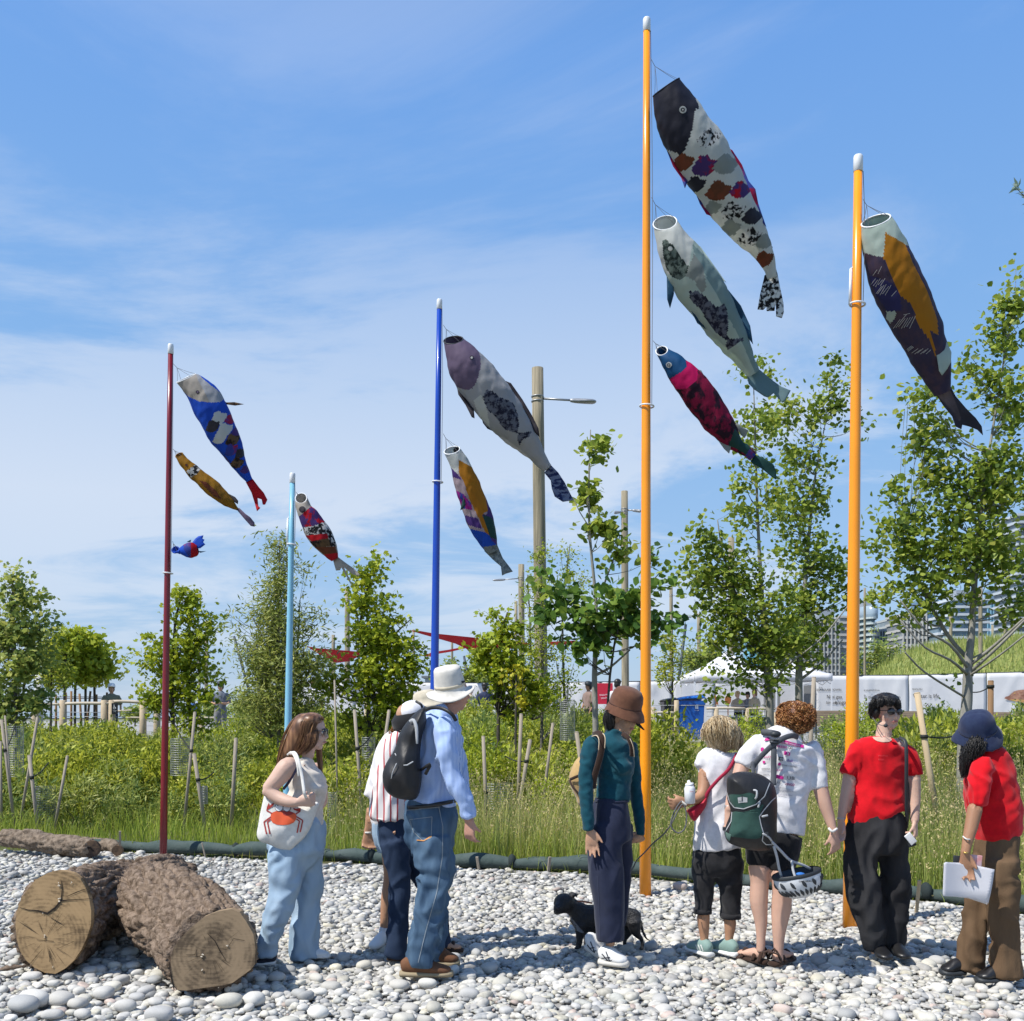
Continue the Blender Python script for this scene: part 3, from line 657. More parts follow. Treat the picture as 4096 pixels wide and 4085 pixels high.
S.build('trunk',M_bark,trunkroot,voxel=.011,smooth=1,fn=bark_fn)
M_faceA=rings_mat('sawn_face_left',tuple(lp(330,880,dA)),(.33,.225,.12),(.13,.088,.05));M_faceB=rings_mat('sawn_face_right',tuple(lp(1500,980,dB)),(.26,.19,.12),(.10,.074,.05))
cf,opA=cut_face('cut_face',faceA,dA-.05,(-.10,.05),M_faceA,trunkroot,cracks=[[(140,668,3),(200,685,7),(270,690,9),(335,710,16),(390,670,14),(430,620,12),(480,615,7),(560,612,4),(640,605,3)],[(430,620,8),(440,540,7),(430,470,3)],[(470,590,3),(540,560,6),(610,535,3)],[(360,740,3),(420,775,5),(450,790,2)],[(260,895,3),(380,905,4)],[(320,860,5),(318,910,3)],
        [(300,960,2),(215,1060,3)],[(350,970,2),(350,1050,3)],[(400,960,2),(520,905,2)]],crack_mat=M_crack)
cf2,opB=cut_face('cut_face',faceB,dB-.05,(.06,.08),M_faceB,trunkroot,cracks=[[(1460,850,3),(1510,900,5),(1545,970,5),(1590,1040,3)],[(1310,1000,3),(1370,1000,6),(1385,960,4),(1380,1010,6),(1430,1010,3)],[(1190,1050,5),(1205,1160,8),(1225,1245,8)],[(1640,885,4),(1720,900,3)],[(1640,890,3),(1600,950,2)]],crack_mat=M_crack)
for (x,y,s) in [(418,505,12),(420,610,16),(318,868,11),(505,495,8),(305,710,5),(375,1085,7)]:
    S=Soup(); 
    for q in range(5): S.ell(opA(x+random.uniform(-s,s)*.6,y+random.uniform(-s,s),.006),[m_(s*.35,dA)]*3,seg=6,rings=4)
    S.build('resin_blob',M_resin,cf)
for (x,y,s) in [(1425,1003,16),(1595,937,10),(1425,1105,10),(1540,1230,5)]:
    S=Soup(); 
    for q in range(5): S.ell(opB(x+random.uniform(-s,s),y+random.uniform(-s,s)*.6,.006),[m_(s*.32,dB)]*3,seg=6,rings=4)
    S.build('resin_blob',M_resin,cf2)
def radial(op,cx,cy,poly,n,parent,sd):
    g=np.random.default_rng(sd);V=[];Fc=[]
    for k in range(n):
        t=g.uniform(0,6.28);R0=g.uniform(20,120);L_=g.uniform(60,190);x0,y0=cx+R0*math.cos(t),cy+R0*math.sin(t);x1,y1=cx+(R0+L_)*math.cos(t+g.normal(0,.03)),cy+(R0+L_)*math.sin(t+g.normal(0,.03))
        if not inp(x1,y1,poly) or not inp(x0,y0,poly): continue
        w=g.uniform(.6,1.6);nx,ny=-math.sin(t)*w,math.cos(t)*w;V+=[op(x0,y0,.003),op((x0+x1)/2+nx,(y0+y1)/2+ny,.003),op(x1,y1,.003),op((x0+x1)/2-nx,(y0+y1)/2-ny,.003)];k=len(V);Fc.append((k-4,k-3,k-2,k-1))
    o=mobj('hairline_cracks',V,Fc,mat('hairline_dark',(.06,.042,.026),.95),parent,smooth=False);o['kind']='stuff'
def inp(x,y,poly):
    r=False;n=len(poly)
    for i in range(n):
        (a,b),(c,d)=poly[i],poly[(i+1) % n]
        if (b>y)!=(d>y) and x<(c-a)*(y-b)/(d-b)+a: r=not r
    return r
radial(opA,320,890,faceA,46,cf,1);radial(opB,1480,980,faceB,34,cf2,2)
S=Soup(*LC,5.9);S.tube([(-60,1120,16,0,1.6),(20,1100,20,0,1.6),(100,1085,16,0,1.6),(175,1078,8,0,1.5)],10);o=S.build('bark_piece',M_bark,None,fold=.012,fscale=18);tag(o,'loose strip of brown bark on the pebbles left of the big sawn log end','bark piece')
# far pair of logs
far=empty('long_log',WP(200,3430,10.6),'long grey-barked log lying at far left before the planting','log');S=Soup(0,2700,1.7564,10.6)
S.tube([(15,1145,56,.5,1),(150,1155,62,.4,1),(330,1180,66,.25,1),(500,1205,68,.1,1),(640,1225,66,0,1)],24,3,caps=.1)
S.tube([(180,1110,22,.3,1),(290,1122,16,.3,1)],12,2)
S.build('trunk',M_bark2,far,voxel=.014,smooth=1,fn=lambda co,no: co+no*np.array([[(min(abs(noise.noise((p[0]*3,p[1]*16,p[2]*16)))*3,1)**.6*.035+min(abs(noise.noise((p[0]*9,p[1]*30,p[2]*30)))*3,1)*.014-.03+.02*noise.noise((p[0]*3,p[1]*4,p[2]*4)))] for p in co]))
ringpts=lambda cx,cy,rx,ry,n=22: [(cx+rx*math.cos(2*math.pi*k/n)*(1+.03*math.sin(k*2.2)),cy+ry*math.sin(2*math.pi*k/n)) for k in range(n)]
M_faceC=rings_mat('sawn_face_far',tuple(WP(364,3397,10.4)),(.22,.14,.085),(.07,.05,.04))
cut_face('cut_face',ringpts(640,1222,62,60),10.56,(.35,0),M_faceC,far,crop=(0,2700,1.7564),cracks=[[(600,1215,8),(635,1215,16),(660,1240,10)]],crack_mat=M_crack)
far2=empty('short_log',WP(460,3425,10.9),'shorter log lying behind the long grey log','log');S=Soup(0,2700,1.7564,11.1)
S.tube([(560,1160,30,.8,1),(700,1180,38,.4,1),(790,1200,42,.1,1),(815,1225,42,-.1,1)],20,3,caps=.1)
S.build('trunk',M_bark2,far2,voxel=.02,smooth=3,fn=lambda co,no: co+no*np.array([[(abs(noise.noise((p[0]*7,p[1]*22,p[2]*22)))**.7*.045-.016)] for p in co]))
cut_face('cut_face',ringpts(822,1234,38,38),10.92,(.45,0),M_faceC,far2,crop=(0,2700,1.7564))
# ---------------- vegetation ----------------
G=np.random.default_rng(11)
LEAF={
 'poplar': (np.array([(0,0,0),(-.46,.30,.05),(-.30,.72,.02),(0,1,-.04),(.30,.72,.02),(.46,.30,.05)]),np.array([(0,3,2),(0,2,1),(0,4,3),(0,5,4)])),
 'maple': (np.array([(0,0,0),(-.30,.18,.03),(-.62,.42,-.04),(-.25,.55,.03),(-.38,.92,-.03),(0,1.1,-.06),(.38,.92,-.03),(.25,.55,.03),(.62,.42,-.04),(.30,.18,.03)]),np.array([(0,3,1),(1,3,2),(0,5,3),(3,5,4),(0,7,5),(7,6,5),(0,9,7),(9,8,7)])),
 'narrow': (np.array([(0,0,0),(-.12,.45,.03),(0,1,-.08),(.12,.45,.03)]),np.array([(0,2,1),(0,3,2)])),
 'oval': (np.array([(0,0,0),(-.24,.42,.05),(0,1,-.06),(.24,.42,.05)]),np.array([(0,2,1),(0,3,2)]))}
def rot_frames(n,up=0.35,g=G):
    """random leaf frames: y axis along the leaf, z its face, biased upwards"""
    y=g.normal(0,1,(n,3));y[:,2]=y[:,2]*.6-.15;y/=np.linalg.norm(y,axis=1)[:,None]
    z=g.normal(0,1,(n,3));z[:,2]+=up*3;z-=y*(z*y).sum(1)[:,None];z/=np.linalg.norm(z,axis=1)[:,None]
    x=np.cross(y,z);return np.stack([x,y,z],-1)
def leaves(P,size,kind,up=.35,g=G,y_axis=None):
    LV,LF=LEAF[kind];n=len(P);M=rot_frames(n,up,g)
    if y_axis is not None:
        y=y_axis/np.linalg.norm(y_axis,axis=1)[:,None];z=g.normal(0,1,(n,3));z[:,2]+=up*3;z-=y*(z*y).sum(1)[:,None];z/=np.linalg.norm(z,axis=1)[:,None];M=np.stack([np.cross(y,z),y,z],-1)
    s=(size*g.uniform(.6,1.25,n))[:,None,None];V=np.einsum('nij,kj->nki',M,LV)*s+P[:,None]
    k=len(LV);Fc=(LF[None]+(np.arange(n)*k)[:,None,None]).reshape(-1,3);return V.reshape(-1,3),Fc,k
def leaf_obj(name,P,size,kind,m,parent,tint=None,up=.35,local=False,g=G,y_axis=None):
    V,Fc,k=leaves(P,size,kind,up,g,y_axis);t=tint if tint is not None else g.uniform(0,1,len(P));me=np_mesh(name,V,Fc,m,tint=np.repeat(t,k))
    return link(bpy.data.objects.new(name,me),parent,local)
T_pop=tint_mat('poplar_leaves',[(0.070,0.124,0.028),(0.154,0.232,0.030),(0.293,0.379,0.052),(0.515,0.539,0.126)],trans=.42)
T_popd=tint_mat('dark_poplar_leaves',[(0.036,0.089,0.020),(0.078,0.164,0.030),(0.177,0.302,0.050),(0.354,0.428,0.084)],trans=.4)
T_map=tint_mat('maple_leaves',[(0.102,0.155,0.018),(0.228,0.311,0.023),(0.365,0.428,0.031),(0.502,0.547,0.066)],trans=.38)
T_grn=tint_mat('cool_green_leaves',[(0.070,0.141,0.046),(0.174,0.255,0.067),(0.348,0.409,0.092),(0.559,0.563,0.167)],trans=.42)
T_wil=tint_mat('willow_leaves',[(0.114,0.158,0.031),(0.214,0.264,0.050),(0.353,0.400,0.097),(0.655,0.653,0.264)],trans=.42)
T_shr=tint_mat('shrub_leaves',[(0.074,0.122,0.017),(0.203,0.259,0.028),(0.404,0.448,0.048),(0.720,0.707,0.130)],trans=.42)
T_shy=tint_mat('bright_shrub_leaves',[(0.101,0.163,0.014),(0.224,0.308,0.021),(0.407,0.471,0.035),(0.611,0.617,0.094)],trans=.35)
T_yel=tint_mat('yellow_leaves',[(0.360,0.300,0.020),(0.496,0.460,0.030),(0.240,0.320,0.040)],trans=.35)
M_trunk=mat('tree_bark',(.19,.18,.16),.9,(.10,.095,.085),30,bump=.5,bs=60,stretch=(1,1,.25))
M_trunkd=mat('dark_tree_bark',(.085,.075,.06),.9,(.05,.045,.038),30,bump=.5,bs=60)
M_trunkp=mat('pale_tree_bark',(.30,.29,.255),.9,(.20,.19,.165),26,bump=.3,bs=60,stretch=(1,1,.4))
def tree(label,D,trunks,blobs,n,size,kind,lm,tm,group=None,clus=.16,per=26,ratio=.8,up=.3,bare=(),name='tree',dens=1.0,thick=1.0,droop=0.0,seed=None):
    """trunks: lists of (px,py,r px); blobs: (px,py,rx,ry[,weight]) the crown's outline"""
    g=np.random.default_rng(seed if seed is not None else int(abs(trunks[0][0][0])*7+D*13)); 
    b=WP(trunks[0][0][0],trunks[0][0][1],D);b.z=float(tz(b.x,D));root=empty(name,b,label,'tree',group)
    S=Soup();TP=[]
    for ti,tr in enumerate(trunks):
        Q=[(*WP(x,y,D+(.12*ti)),r/F*D,r/F*D) for x,y,r in tr]
        if ti==0: Q[0]=(Q[0][0],Q[0][1],min(Q[0][2],b.z-.02),Q[0][3],Q[0][4])
        S.wtube(Q,9,3); 
        for q in catmull(Q,4): TP.append(q)
    TP=np.array(TP)
    area=np.array([bl[2]*bl[3]*(bl[4] if len(bl)>4 else 1) for bl in blobs],float);area/=area.sum();cl=[]
    nc=max(int(n/per),4)
    for bl,a in zip(blobs,area):
        k=max(int(round(nc*a)),1);rx,ry=bl[2]/F*D,bl[3]/F*D;c=WP(bl[0],bl[1],D)
        u=g.normal(0,1,(k,3));u/=np.linalg.norm(u,axis=1)[:,None];u*=(g.uniform(.05,1.12,(k,1))**.5)
        cl.append(np.array(c)+u*np.array([rx,min(rx,ry)*ratio if rx<1.2 else ratio,ry]))
    cl=np.concatenate(cl)
    for c in cl:   # limbs
        if g.uniform()>.75*thick: continue
        h=TP[:,2]<c[2]-.12
        if not h.any(): continue
        dd=np.linalg.norm(TP[h][:,:3]-c,axis=1)+(c[2]-TP[h][:,2])*-.45;q=TP[h][np.argmin(dd)];L=np.linalg.norm(q[:3]-c)
        mid=(q[:3]+c)/2+np.array([0,0,-.10*L])+g.normal(0,.04*L,3);r0=min(q[3]*.45,.006+.008*L);S.wtube([(*q[:3],r0,r0),(*mid,r0*.65,r0*.65),(*c,.003,.003)],5,2,caps=False)
    for br in bare:   # limbs one sees as bare lines
        Q=[(*WP(x,y,D+(d if d else 0)),r/F*D,r/F*D) for x,y,r,d in br];S.wtube(Q,6,3)
    S.build('trunk',tm,root)
    wt=g.uniform(.25,1.8,len(cl));wt/=wt.sum();ids=g.choice(len(cl),n,p=wt);sp=clus*g.uniform(.4,1.15,len(cl))
    P=cl[ids]+g.normal(0,.82,(n,3))*sp[ids][:,None]*np.array([1,1,.8]);P[:,2]-=droop*np.abs(g.normal(0,1,n))*.3
    tone=g.uniform(0,1,len(cl));t=np.clip(tone[ids]*.45+g.uniform(0,1,n)*.6,0,1)
    ya=None
    if droop: ya=g.normal(0,1,(n,3));ya[:,2]=ya[:,2]*.7-droop
    leaf_obj('crown',P,size,kind,lm,root,t,up,g=g,y_axis=ya);return root
PG='young poplars with round fluttering leaves'
tree('large young poplar midway between the two orange poles, two-forked crown',14,[[(3085,2985,17),(3078,2800,16),(3070,2700,15),(3060,2560,12),(3045,2350,9),(3032,2100,6),(3022,1800,4),(3015,1560,2)],[(3068,2640,9),(3010,2530,8),(2950,2400,6),(2890,2200,4),(2870,2080,2)]],
     [(3010,1490,50,80,1.0),(3010,1720,80,140,.7),(3020,1980,120,130,.8),(2800,2140,80,90,.9),(2900,2250,130,110),(2800,2310,90,90,.9),(2990,2350,180,150),(2880,2500,140,120),(3050,2540,170,120,1.3),(3010,2680,110,70,1.2),(2850,2740,50,60,.6)],5800,.074,'poplar',T_pop,M_trunkp,PG,clus=.18,
     bare=[[(3075,2640,8,0),(2960,2510,5,.1),(2880,2420,3,.1)],[(3082,2750,5,0),(3150,2660,4,-.2),(3280,2560,3,-.3),(3395,2420,2.5,-.3)]])
tree('second young poplar close behind, just left of the right orange pole',16,[[(3200,2880,16),(3195,2750,15),(3200,2620,12),(3215,2400,9),(3235,2150,7),(3262,1900,4),(3300,1700,2)]],
     [(3330,1500,45,80,.9),(3290,1640,70,110),(3230,1850,110,120,.9),(3190,2050,120,120),(3260,2250,120,140),(3200,2450,140,140),(3160,2580,140,100,1.3),(3130,1650,70,120,.6),(3450,1690,40,60,.4),(3350,2340,70,80,.7)],5600,.080,'poplar',T_pop,M_trunkp,PG,clus=.20,
     bare=[[(3200,2720,6,0),(3290,2650,4,0),(3370,2560,3,0)]])
tree('large young poplar at the right edge with bare fanned lower limbs',11.5,[[(3850,3320,26),(3852,3000,23),(3868,2800,21),(3872,2660,17),(3885,2540,14),(3900,2300,11),(3915,2100,8),(3945,1880,6),(3990,1600,4),(4030,1350,3)],[(3875,2640,9),(3790,2540,8),(3700,2380,7),(3650,2250,5),(3630,2100,3)]],
     [(4060,1180,60,100),(3990,1350,80,110,.8),(4020,1600,100,140),(3850,1500,70,90,.5),(3700,1620,90,90,.8),(3720,1800,110,110,.8),(3850,1950,150,150),(4000,1900,120,150),(3580,1980,80,70,.7),(3620,2160,110,110),(3760,2250,150,140),(3950,2220,140,140),(3600,2390,90,90,.7),(3800,2420,100,80,.6),(4050,2420,70,100,.7),(3870,2740,55,60,.3),(3480,2200,40,40,.3),(3480,2060,35,35,.3)],8000,.070,'poplar',T_pop,M_trunkp,PG,clus=.17,
     bare=[[(3878,2680,8,0),(3800,2580,6,-.2),(3700,2520,4,-.3),(3600,2400,3,-.3)],[(3872,2700,8,0),(3800,2640,5,-.4),(3700,2590,4,-.6),(3600,2480,3,-.6)],[(3880,2660,8,0),(3980,2580,6,-.2),(4100,2470,4,-.4)],[(3878,2690,8,0),(3990,2590,6,-.3),(4140,2440,4,-.5)],[(3876,2705,6,0),(4000,2620,4,-.5),(4150,2500,3,-.8)],[(3860,2790,5,0),(3700,2690,4,-.8),(3620,2610,3,-1.)]])
tree('slender young poplar left of the tallest orange pole, with thin leafy top',12.2,[[(2385,3080,12),(2382,2900,12),(2378,2700,11),(2385,2560,9),(2383,2400,7),(2360,2150,5),(2355,1950,4),(2362,1720,2)],[(2388,2420,4),(2430,2300,4),(2460,2220,3),(2480,2140,2)]],
     [(2370,1790,60,65,.9),(2350,1920,50,60,.7),(2350,2000,65,40,.6),(2460,2120,110,60),(2320,2130,45,40,.5),(2480,2220,75,50,.8),(2580,2250,40,40,.3)],700,.09,'poplar',T_pop,M_trunkp,PG,clus=.12,
     bare=[[(2358,2110,2.5,0),(2320,2050,2,0),(2295,1995,1.5,0)],[(2420,2520,4,0),(2560,2380,3,.1),(2640,2290,2,.1)],[(2385,2700,6,0),(2440,2670,5,0),(2520,2600,3,0)]])
tree('poplar sapling thicket with big glossy dark leaves round the thin poplar',11.8,[[(2400,3060,6),(2440,2700,5),(2490,2450,3)]],
     [(2300,2450,150,110,.8),(2450,2420,130,90),(2520,2480,110,110),(2380,2560,130,90),(2190,2360,90,80,.6),(2620,2540,60,60,.6),(2640,2460,40,40,.5),(2600,2190,55,45,.35),(2640,2330,35,50,.35)],1150,.115,'poplar',T_popd,M_trunkd,None,clus=.15)
tree('narrow feathery tree growing up against the big light pole',17,[[(2165,2900,7),(2170,2500,5),(2155,2200,2)],[(2130,2880,5),(2120,2500,3),(2110,2300,2)],[(2260,2850,6),(2250,2450,4),(2280,2180,2)]],
     [(2160,2230,40,80),(2150,2400,75,110),(2140,2600,80,120),(2170,2780,110,110),(2270,2230,45,70,.7),(2290,2330,70,90),(2240,2700,60,150)],4600,.06,'oval',T_map,M_trunk,None,clus=.13)
tree('small light green maple right of the man in the white hat',16,[[(1990,2850,8),(2000,2600,6),(2030,2450,3)]],
     [(2010,2510,65,70),(2000,2620,120,80),(2050,2720,110,90),(2090,2800,130,80),(1960,2640,70,60)],3000,.075,'maple',T_map,M_trunkd,None,clus=.14)
tree('maple with yellowing leaves in front of the white hoarding',15.5,[[(2060,2950,6),(2065,2700,4)]],[(2070,2680,45,60),(2062,2790,45,70),(2010,2740,20,20,.4)],210,.06,'maple',T_yel,M_trunkd,None,clus=.1)
tree('bushy light green maple left of the royal blue pole',15.5,[[(1478,2980,8),(1470,2700,7),(1440,2500,5),(1490,2280,3)],[(1472,2700,4),(1560,2560,4),(1640,2480,2)]],
     [(1500,2250,35,40),(1460,2330,55,60),(1490,2420,100,75),(1560,2540,85,80),(1480,2560,110,90),(1600,2650,140,90),(1450,2700,120,90),(1340,2680,60,60,.7),(1560,2790,120,70),(1480,2860,130,70,1.0),(1620,2850,90,60,.8),(1290,2770,70,70,.8)],5600,.072,'maple',T_map,M_trunkd,None,clus=.15)
tree('tall feathery willow behind the pale blue pole',15,[[(1120,2980,8),(1110,2600,7),(1115,2350,4),(1120,2150,2)],[(1080,2950,6),(1060,2600,4),(1000,2450,2)],[(1160,2960,6),(1190,2600,4),(1200,2400,2)]],
     [(1115,2180,45,60),(1105,2330,55,90),(1190,2270,45,50,.4),(1100,2480,90,90),(1130,2650,140,130),(1050,2600,70,100,.8),(1230,2480,70,60,.5),(1250,2640,60,60,.6),(1120,2820,180,110),(920,2470,50,50,.25),(960,2560,50,60,.4),(1040,2410,50,30,.3),(1290,2440,30,30,.3)],12500,.10,'narrow',T_wil,M_trunk,None,clus=.16,per=18,droop=.25,up=.2)
tree('maple with dense light green crown behind the crimson pole',16.5,[[(705,3000,8),(690,2800,7),(700,2500,5),(735,2360,2)],[(770,2980,6),(755,2780,5),(760,2500,3)]],
     [(755,2380,50,50),(730,2450,80,60),(760,2580,90,100),(650,2640,100,80,.8),(750,2720,130,100),(640,2560,40,50,.4),(820,2500,50,50,.5),(700,2810,120,60,.9),(620,2800,70,60,.6),(740,2890,110,50,.6)],4200,.070,'maple',T_map,M_trunkd,None,clus=.14)
tree('cool green oak sapling at the left edge reaching high',15.5,[[(60,3070,9),(62,2800,8),(55,2500,6),(48,2300,3)],[(80,2850,4),(120,2600,4),(150,2480,2)]],
     [(75,2300,22,40),(22,2310,30,40,.7),(55,2400,70,60),(120,2400,60,50,.5),(60,2520,90,80),(170,2510,60,60,.7),(50,2680,110,110),(130,2620,70,70),(10,2560,50,80),(70,2800,140,60),(30,2860,80,50)],4300,.072,'maple',T_grn,M_trunk,None,clus=.14)
for i,(x0,x1,yt) in enumerate([(258,262,2560),(300,308,2520),(342,344,2530),(378,376,2560)]):
    tree('%s from left of four slim bright yellow-green maples behind the rail fence' % ['first','second','third','fourth'][i],27+i*.4,[[(x0,2930,5),(x0,2780,5),(x1,2650,4),(x1+5,yt,2)]],[(x1,2570+8*i,50,50),(x1+(i-1.5)*26,2650,55,60),(x1+(i-1.5)*30,2700,45,40,.6)],900,.15,'maple',T_map,M_trunkd,'four young maples with bright crowns behind the rail fence',clus=.24,per=22)
tree('small leafy tree between left edge tree and the bright maples',21,[[(200,2900,5),(205,2700,4),(190,2520,2)]],[(195,2540,40,40,.8),(170,2620,60,70),(215,2700,60,60)],1500,.09,'oval',T_shr,M_trunkd,None,clus=.2)
tree('scrubby tree standing behind the fence right of the brown hat',30,[[(2690,2800,5),(2690,2600,3)]],[(2680,2580,40,60),(2690,2680,60,70)],1000,.13,'oval',T_shr,M_trunkd,None,clus=.25)
FARG='small trees on the far bank left of the white gazebo'
for i,(x,y,rx,ry,D) in enumerate([(2768,2620,28,40,60),(2815,2640,26,45,60),(2850,2600,20,40,60),(1800,2680,40,50,50),(1880,2690,40,40,50),(1930,2700,30,40,60),(3500,2600,30,80,60),(3560,2620,34,70,62),(860,2820,40,30,50),(1000,2800,50,40,45),(3420,2640,30,60,60),(540,2850,40,18,60)]):
    lab=['hazy small tree on the far bank, first right of the tallest orange pole','hazy small tree on the far bank left of the gazebo peak','pointed small tree on the far bank just left of the gazebo peak','grey-green distant tree left of the white sun hat post','distant tree just above the white sun hat','distant tree right of the white sun hat','tree before the round-topped tower at right','tree before the beige balcony block','low distant tree beyond the standing man at left','distant tree right of the standing man at left','tree behind the hoarding left of the right orange pole','far low bushes seen between the fence rails at left'][i]
    tree(lab,D,[[(x,2840,3),(x,y-ry*.6,1.5)]],[(x,y,rx,ry),(x,y+ry*.9,rx*1.2,ry*.7)],900,.22,'oval',T_grn,M_trunkd,None,clus=.35,per=20)
# leafy twigs entering at the right edge, high up
tw=empty('tree',(7.4,12.0,.3),'silvery willow twig poking in at the upper right edge','tree');S=Soup();S.wtube([(*WP(4150,860,12),.012,.012),(*WP(4120,810,12),.008,.008),(*WP(4062,750,12),.003,.003)],6,3);S.cyl((7.4,12,.2),WP(4500,1400,12),.09,.06);S.cyl(WP(4500,1400,12),WP(4440,820,12),.06,.02);S.cyl(WP(4470,1050,12),WP(4150,860,12),.03,.012);S.build('trunk',M_trunk,tw)
P=[];Y=[]
for k in range(34): t=random.random();c=WP(4062+90*t,750+110*t*t,12);P.append(c);Y.append((random.uniform(-1,.3),random.uniform(-.5,.5),random.uniform(-.6,.5)))
for k in range(900):
    c=WP(random.gauss(4460,110),random.gauss(900,190),12+random.gauss(0,.45));P.append(c);Y.append((random.uniform(-1,1),random.uniform(-1,1),random.uniform(-1,.2)))
leaf_obj('crown',np.array(P),.13,'narrow',tint_mat('silver_leaves',[(.2,.28,.2),(.4,.48,.42)],.3),tw,y_axis=np.array(Y))
# ---- shrubs: eight kinds built once, then copied
def shrub_mesh(kind,size,n,rx,rz,m,seed,stems=True,up=.4,leafkind='oval'):
    g=np.random.default_rng(seed);nc=int(n/14);u=g.normal(0,1,(nc,3));u/=np.linalg.norm(u,axis=1)[:,None];u*=g.uniform(.1,1,(nc,1))**.4
    c=u*np.array([rx,rx,rz])+np.array([0,0,rz*.85]);c=c[c[:,2]>.03];ids=g.integers(0,len(c),n);P=c[ids]+g.normal(0,.065,(n,3))
    P[:,2]=np.abs(P[:,2]);tone=g.uniform(0,1,len(c));t=np.clip(tone[ids]*.4+g.uniform(0,1,n)*.65,0,1)
    ya=c[ids]*np.array([1,1,.3])+g.normal(0,.5,(n,3));ya[:,2]+=.2
    V,Fc,k=leaves(P,size,leafkind,up,g,ya);return np_mesh('foliage',V,Fc,m,tint=np.repeat(t,k)),c
SK=[]
for i,(sz,n,rx,rz,m,lk) in enumerate([(.09,1300,.55,.42,T_shr,'oval'),(.085,1300,.50,.40,T_shy,'oval'),(.08,1500,.45,.55,T_shr,'oval'),(.13,900,.5,.42,T_grn,'narrow'),(.10,1100,.5,.45,T_wil,'narrow'),(.07,1500,.6,.36,T_shy,'oval'),(.09,1000,.42,.5,T_grn,'oval'),(.06,1600,.5,.5,T_map,'oval')]):
    SK.append(shrub_mesh(i,sz,n,rx,rz,m,100+i,leafkind=lk))
stem_me=[]
for i,(me,c) in enumerate(SK):
    S=Soup(); 
    for q in c[::4]: r=.006;S.wtube([(q[0]*.15,q[1]*.15,-.05,r,r),(q[0]*.6,q[1]*.6,q[2]*.5,r*.7,r*.7),(*q,.002,.002)],4,2,caps=False)
    o=S.build('stems',M_trunkd,None);stem_me.append(o.data);bpy.data.objects.remove(o)
def shrub(x,y,k,s,label,group,sz=1.0):
    root=empty('shrub',(x,y,float(tz(x,y))-.03),label,'shrub',group,rz=random.uniform(0,6.28));root.scale=(s,s,s*sz)
    for nm,me in (('foliage',SK[k][0]),('stems',stem_me[k])): link(bpy.data.objects.new(nm,me),root,local=True)
    return root
KN=['dark oval-leaved','bright large-leaved','tall dark small-leaved','cool green narrow-leaved','grey-green willowy','low spreading bright','upright cool green','dense yellow-green']
def shlab(k,right,D):
    row='front' if D<15.5 else 'middle' if D<19.5 else 'rear';return KN[k]+(' shrub in the %s rows behind the oat grass, right half' if right else ' shrub in the %s rows of the left planting') % row
g=np.random.default_rng(5);cnt=0
for D in np.arange(12.9,24.5,.85):
    for xpx in np.arange(-260,4400,0.62/D*F):
        x=(xpx+g.uniform(-70,70)-CX)/F*D;px=CX+x/D*F;Dj=D+g.uniform(-.35,.35)
        right=px>1780
        if right:
            dens=1.0 if Dj>19 else (.75 if (Dj>14.5 and px<2640) else .10)
            if 2560<px<3200 and Dj>16.5: dens=0
            if px>2850 and Dj>15.5 and Dj<24: dens=.16
            if px>2850: 
                if 3350<px<3620 or px>3950: dens=.45 if 17<Dj<22 else dens
                elif Dj>19: dens=.12
            if px>3050 and px<3330: dens=.05
            if g.uniform()>dens: continue
            k=[0,2,7,1,0,6][g.integers(0,6)];s=g.uniform(.8,1.1)
        else:
            if 640<px<960 and 17.5<Dj: 
                if g.uniform()>.35: continue
            if Dj<14.3 and px>950 and g.uniform()>.3: continue
            if px<130 and Dj<15 and g.uniform()>.5: continue
            k=[0,5,2,3,3,4,2,6,0][g.integers(0,9)] if Dj<17 else [0,2,7,4,0,6][g.integers(0,6)];s=g.uniform(.6,1.2)
        hmax=min(1.05,(H-45/F*Dj-float(tz(x,Dj)))/.95)*g.uniform(.85,1.25) if px<1000 else 1.2
        if 420<px<980 and Dj>19: hmax=min(hmax,.6)
        shrub(x,Dj,k,min(s,hmax),shlab(k,right,Dj),shlab(k,right,Dj).replace('shrub','shrubs',1),sz=g.uniform(.85,1.15));cnt+=1
for i in range(46):   # taller shrubs standing out of the mass
    D=g.uniform(13.5,22);px=g.uniform(-60,1750) if i<34 else g.uniform(1850,2600);x=(px-CX)/F*D;k=[0,2,4,6,7][i % 5];z=float(tz(x,D));hh=H-z-(g.uniform(10,170) if px<1000 else g.uniform(-60,120))/F*D;shrub(x,D,k,g.uniform(.75,1.0),'tall %s shrub rising out of the planting, %s' % (KN[k].replace('tall ',''),'left half' if px<1800 else 'centre'),'tall %s shrubs, %s' % (KN[k],'left half' if px<1800 else 'centre'),sz=max(hh/.85,.8))
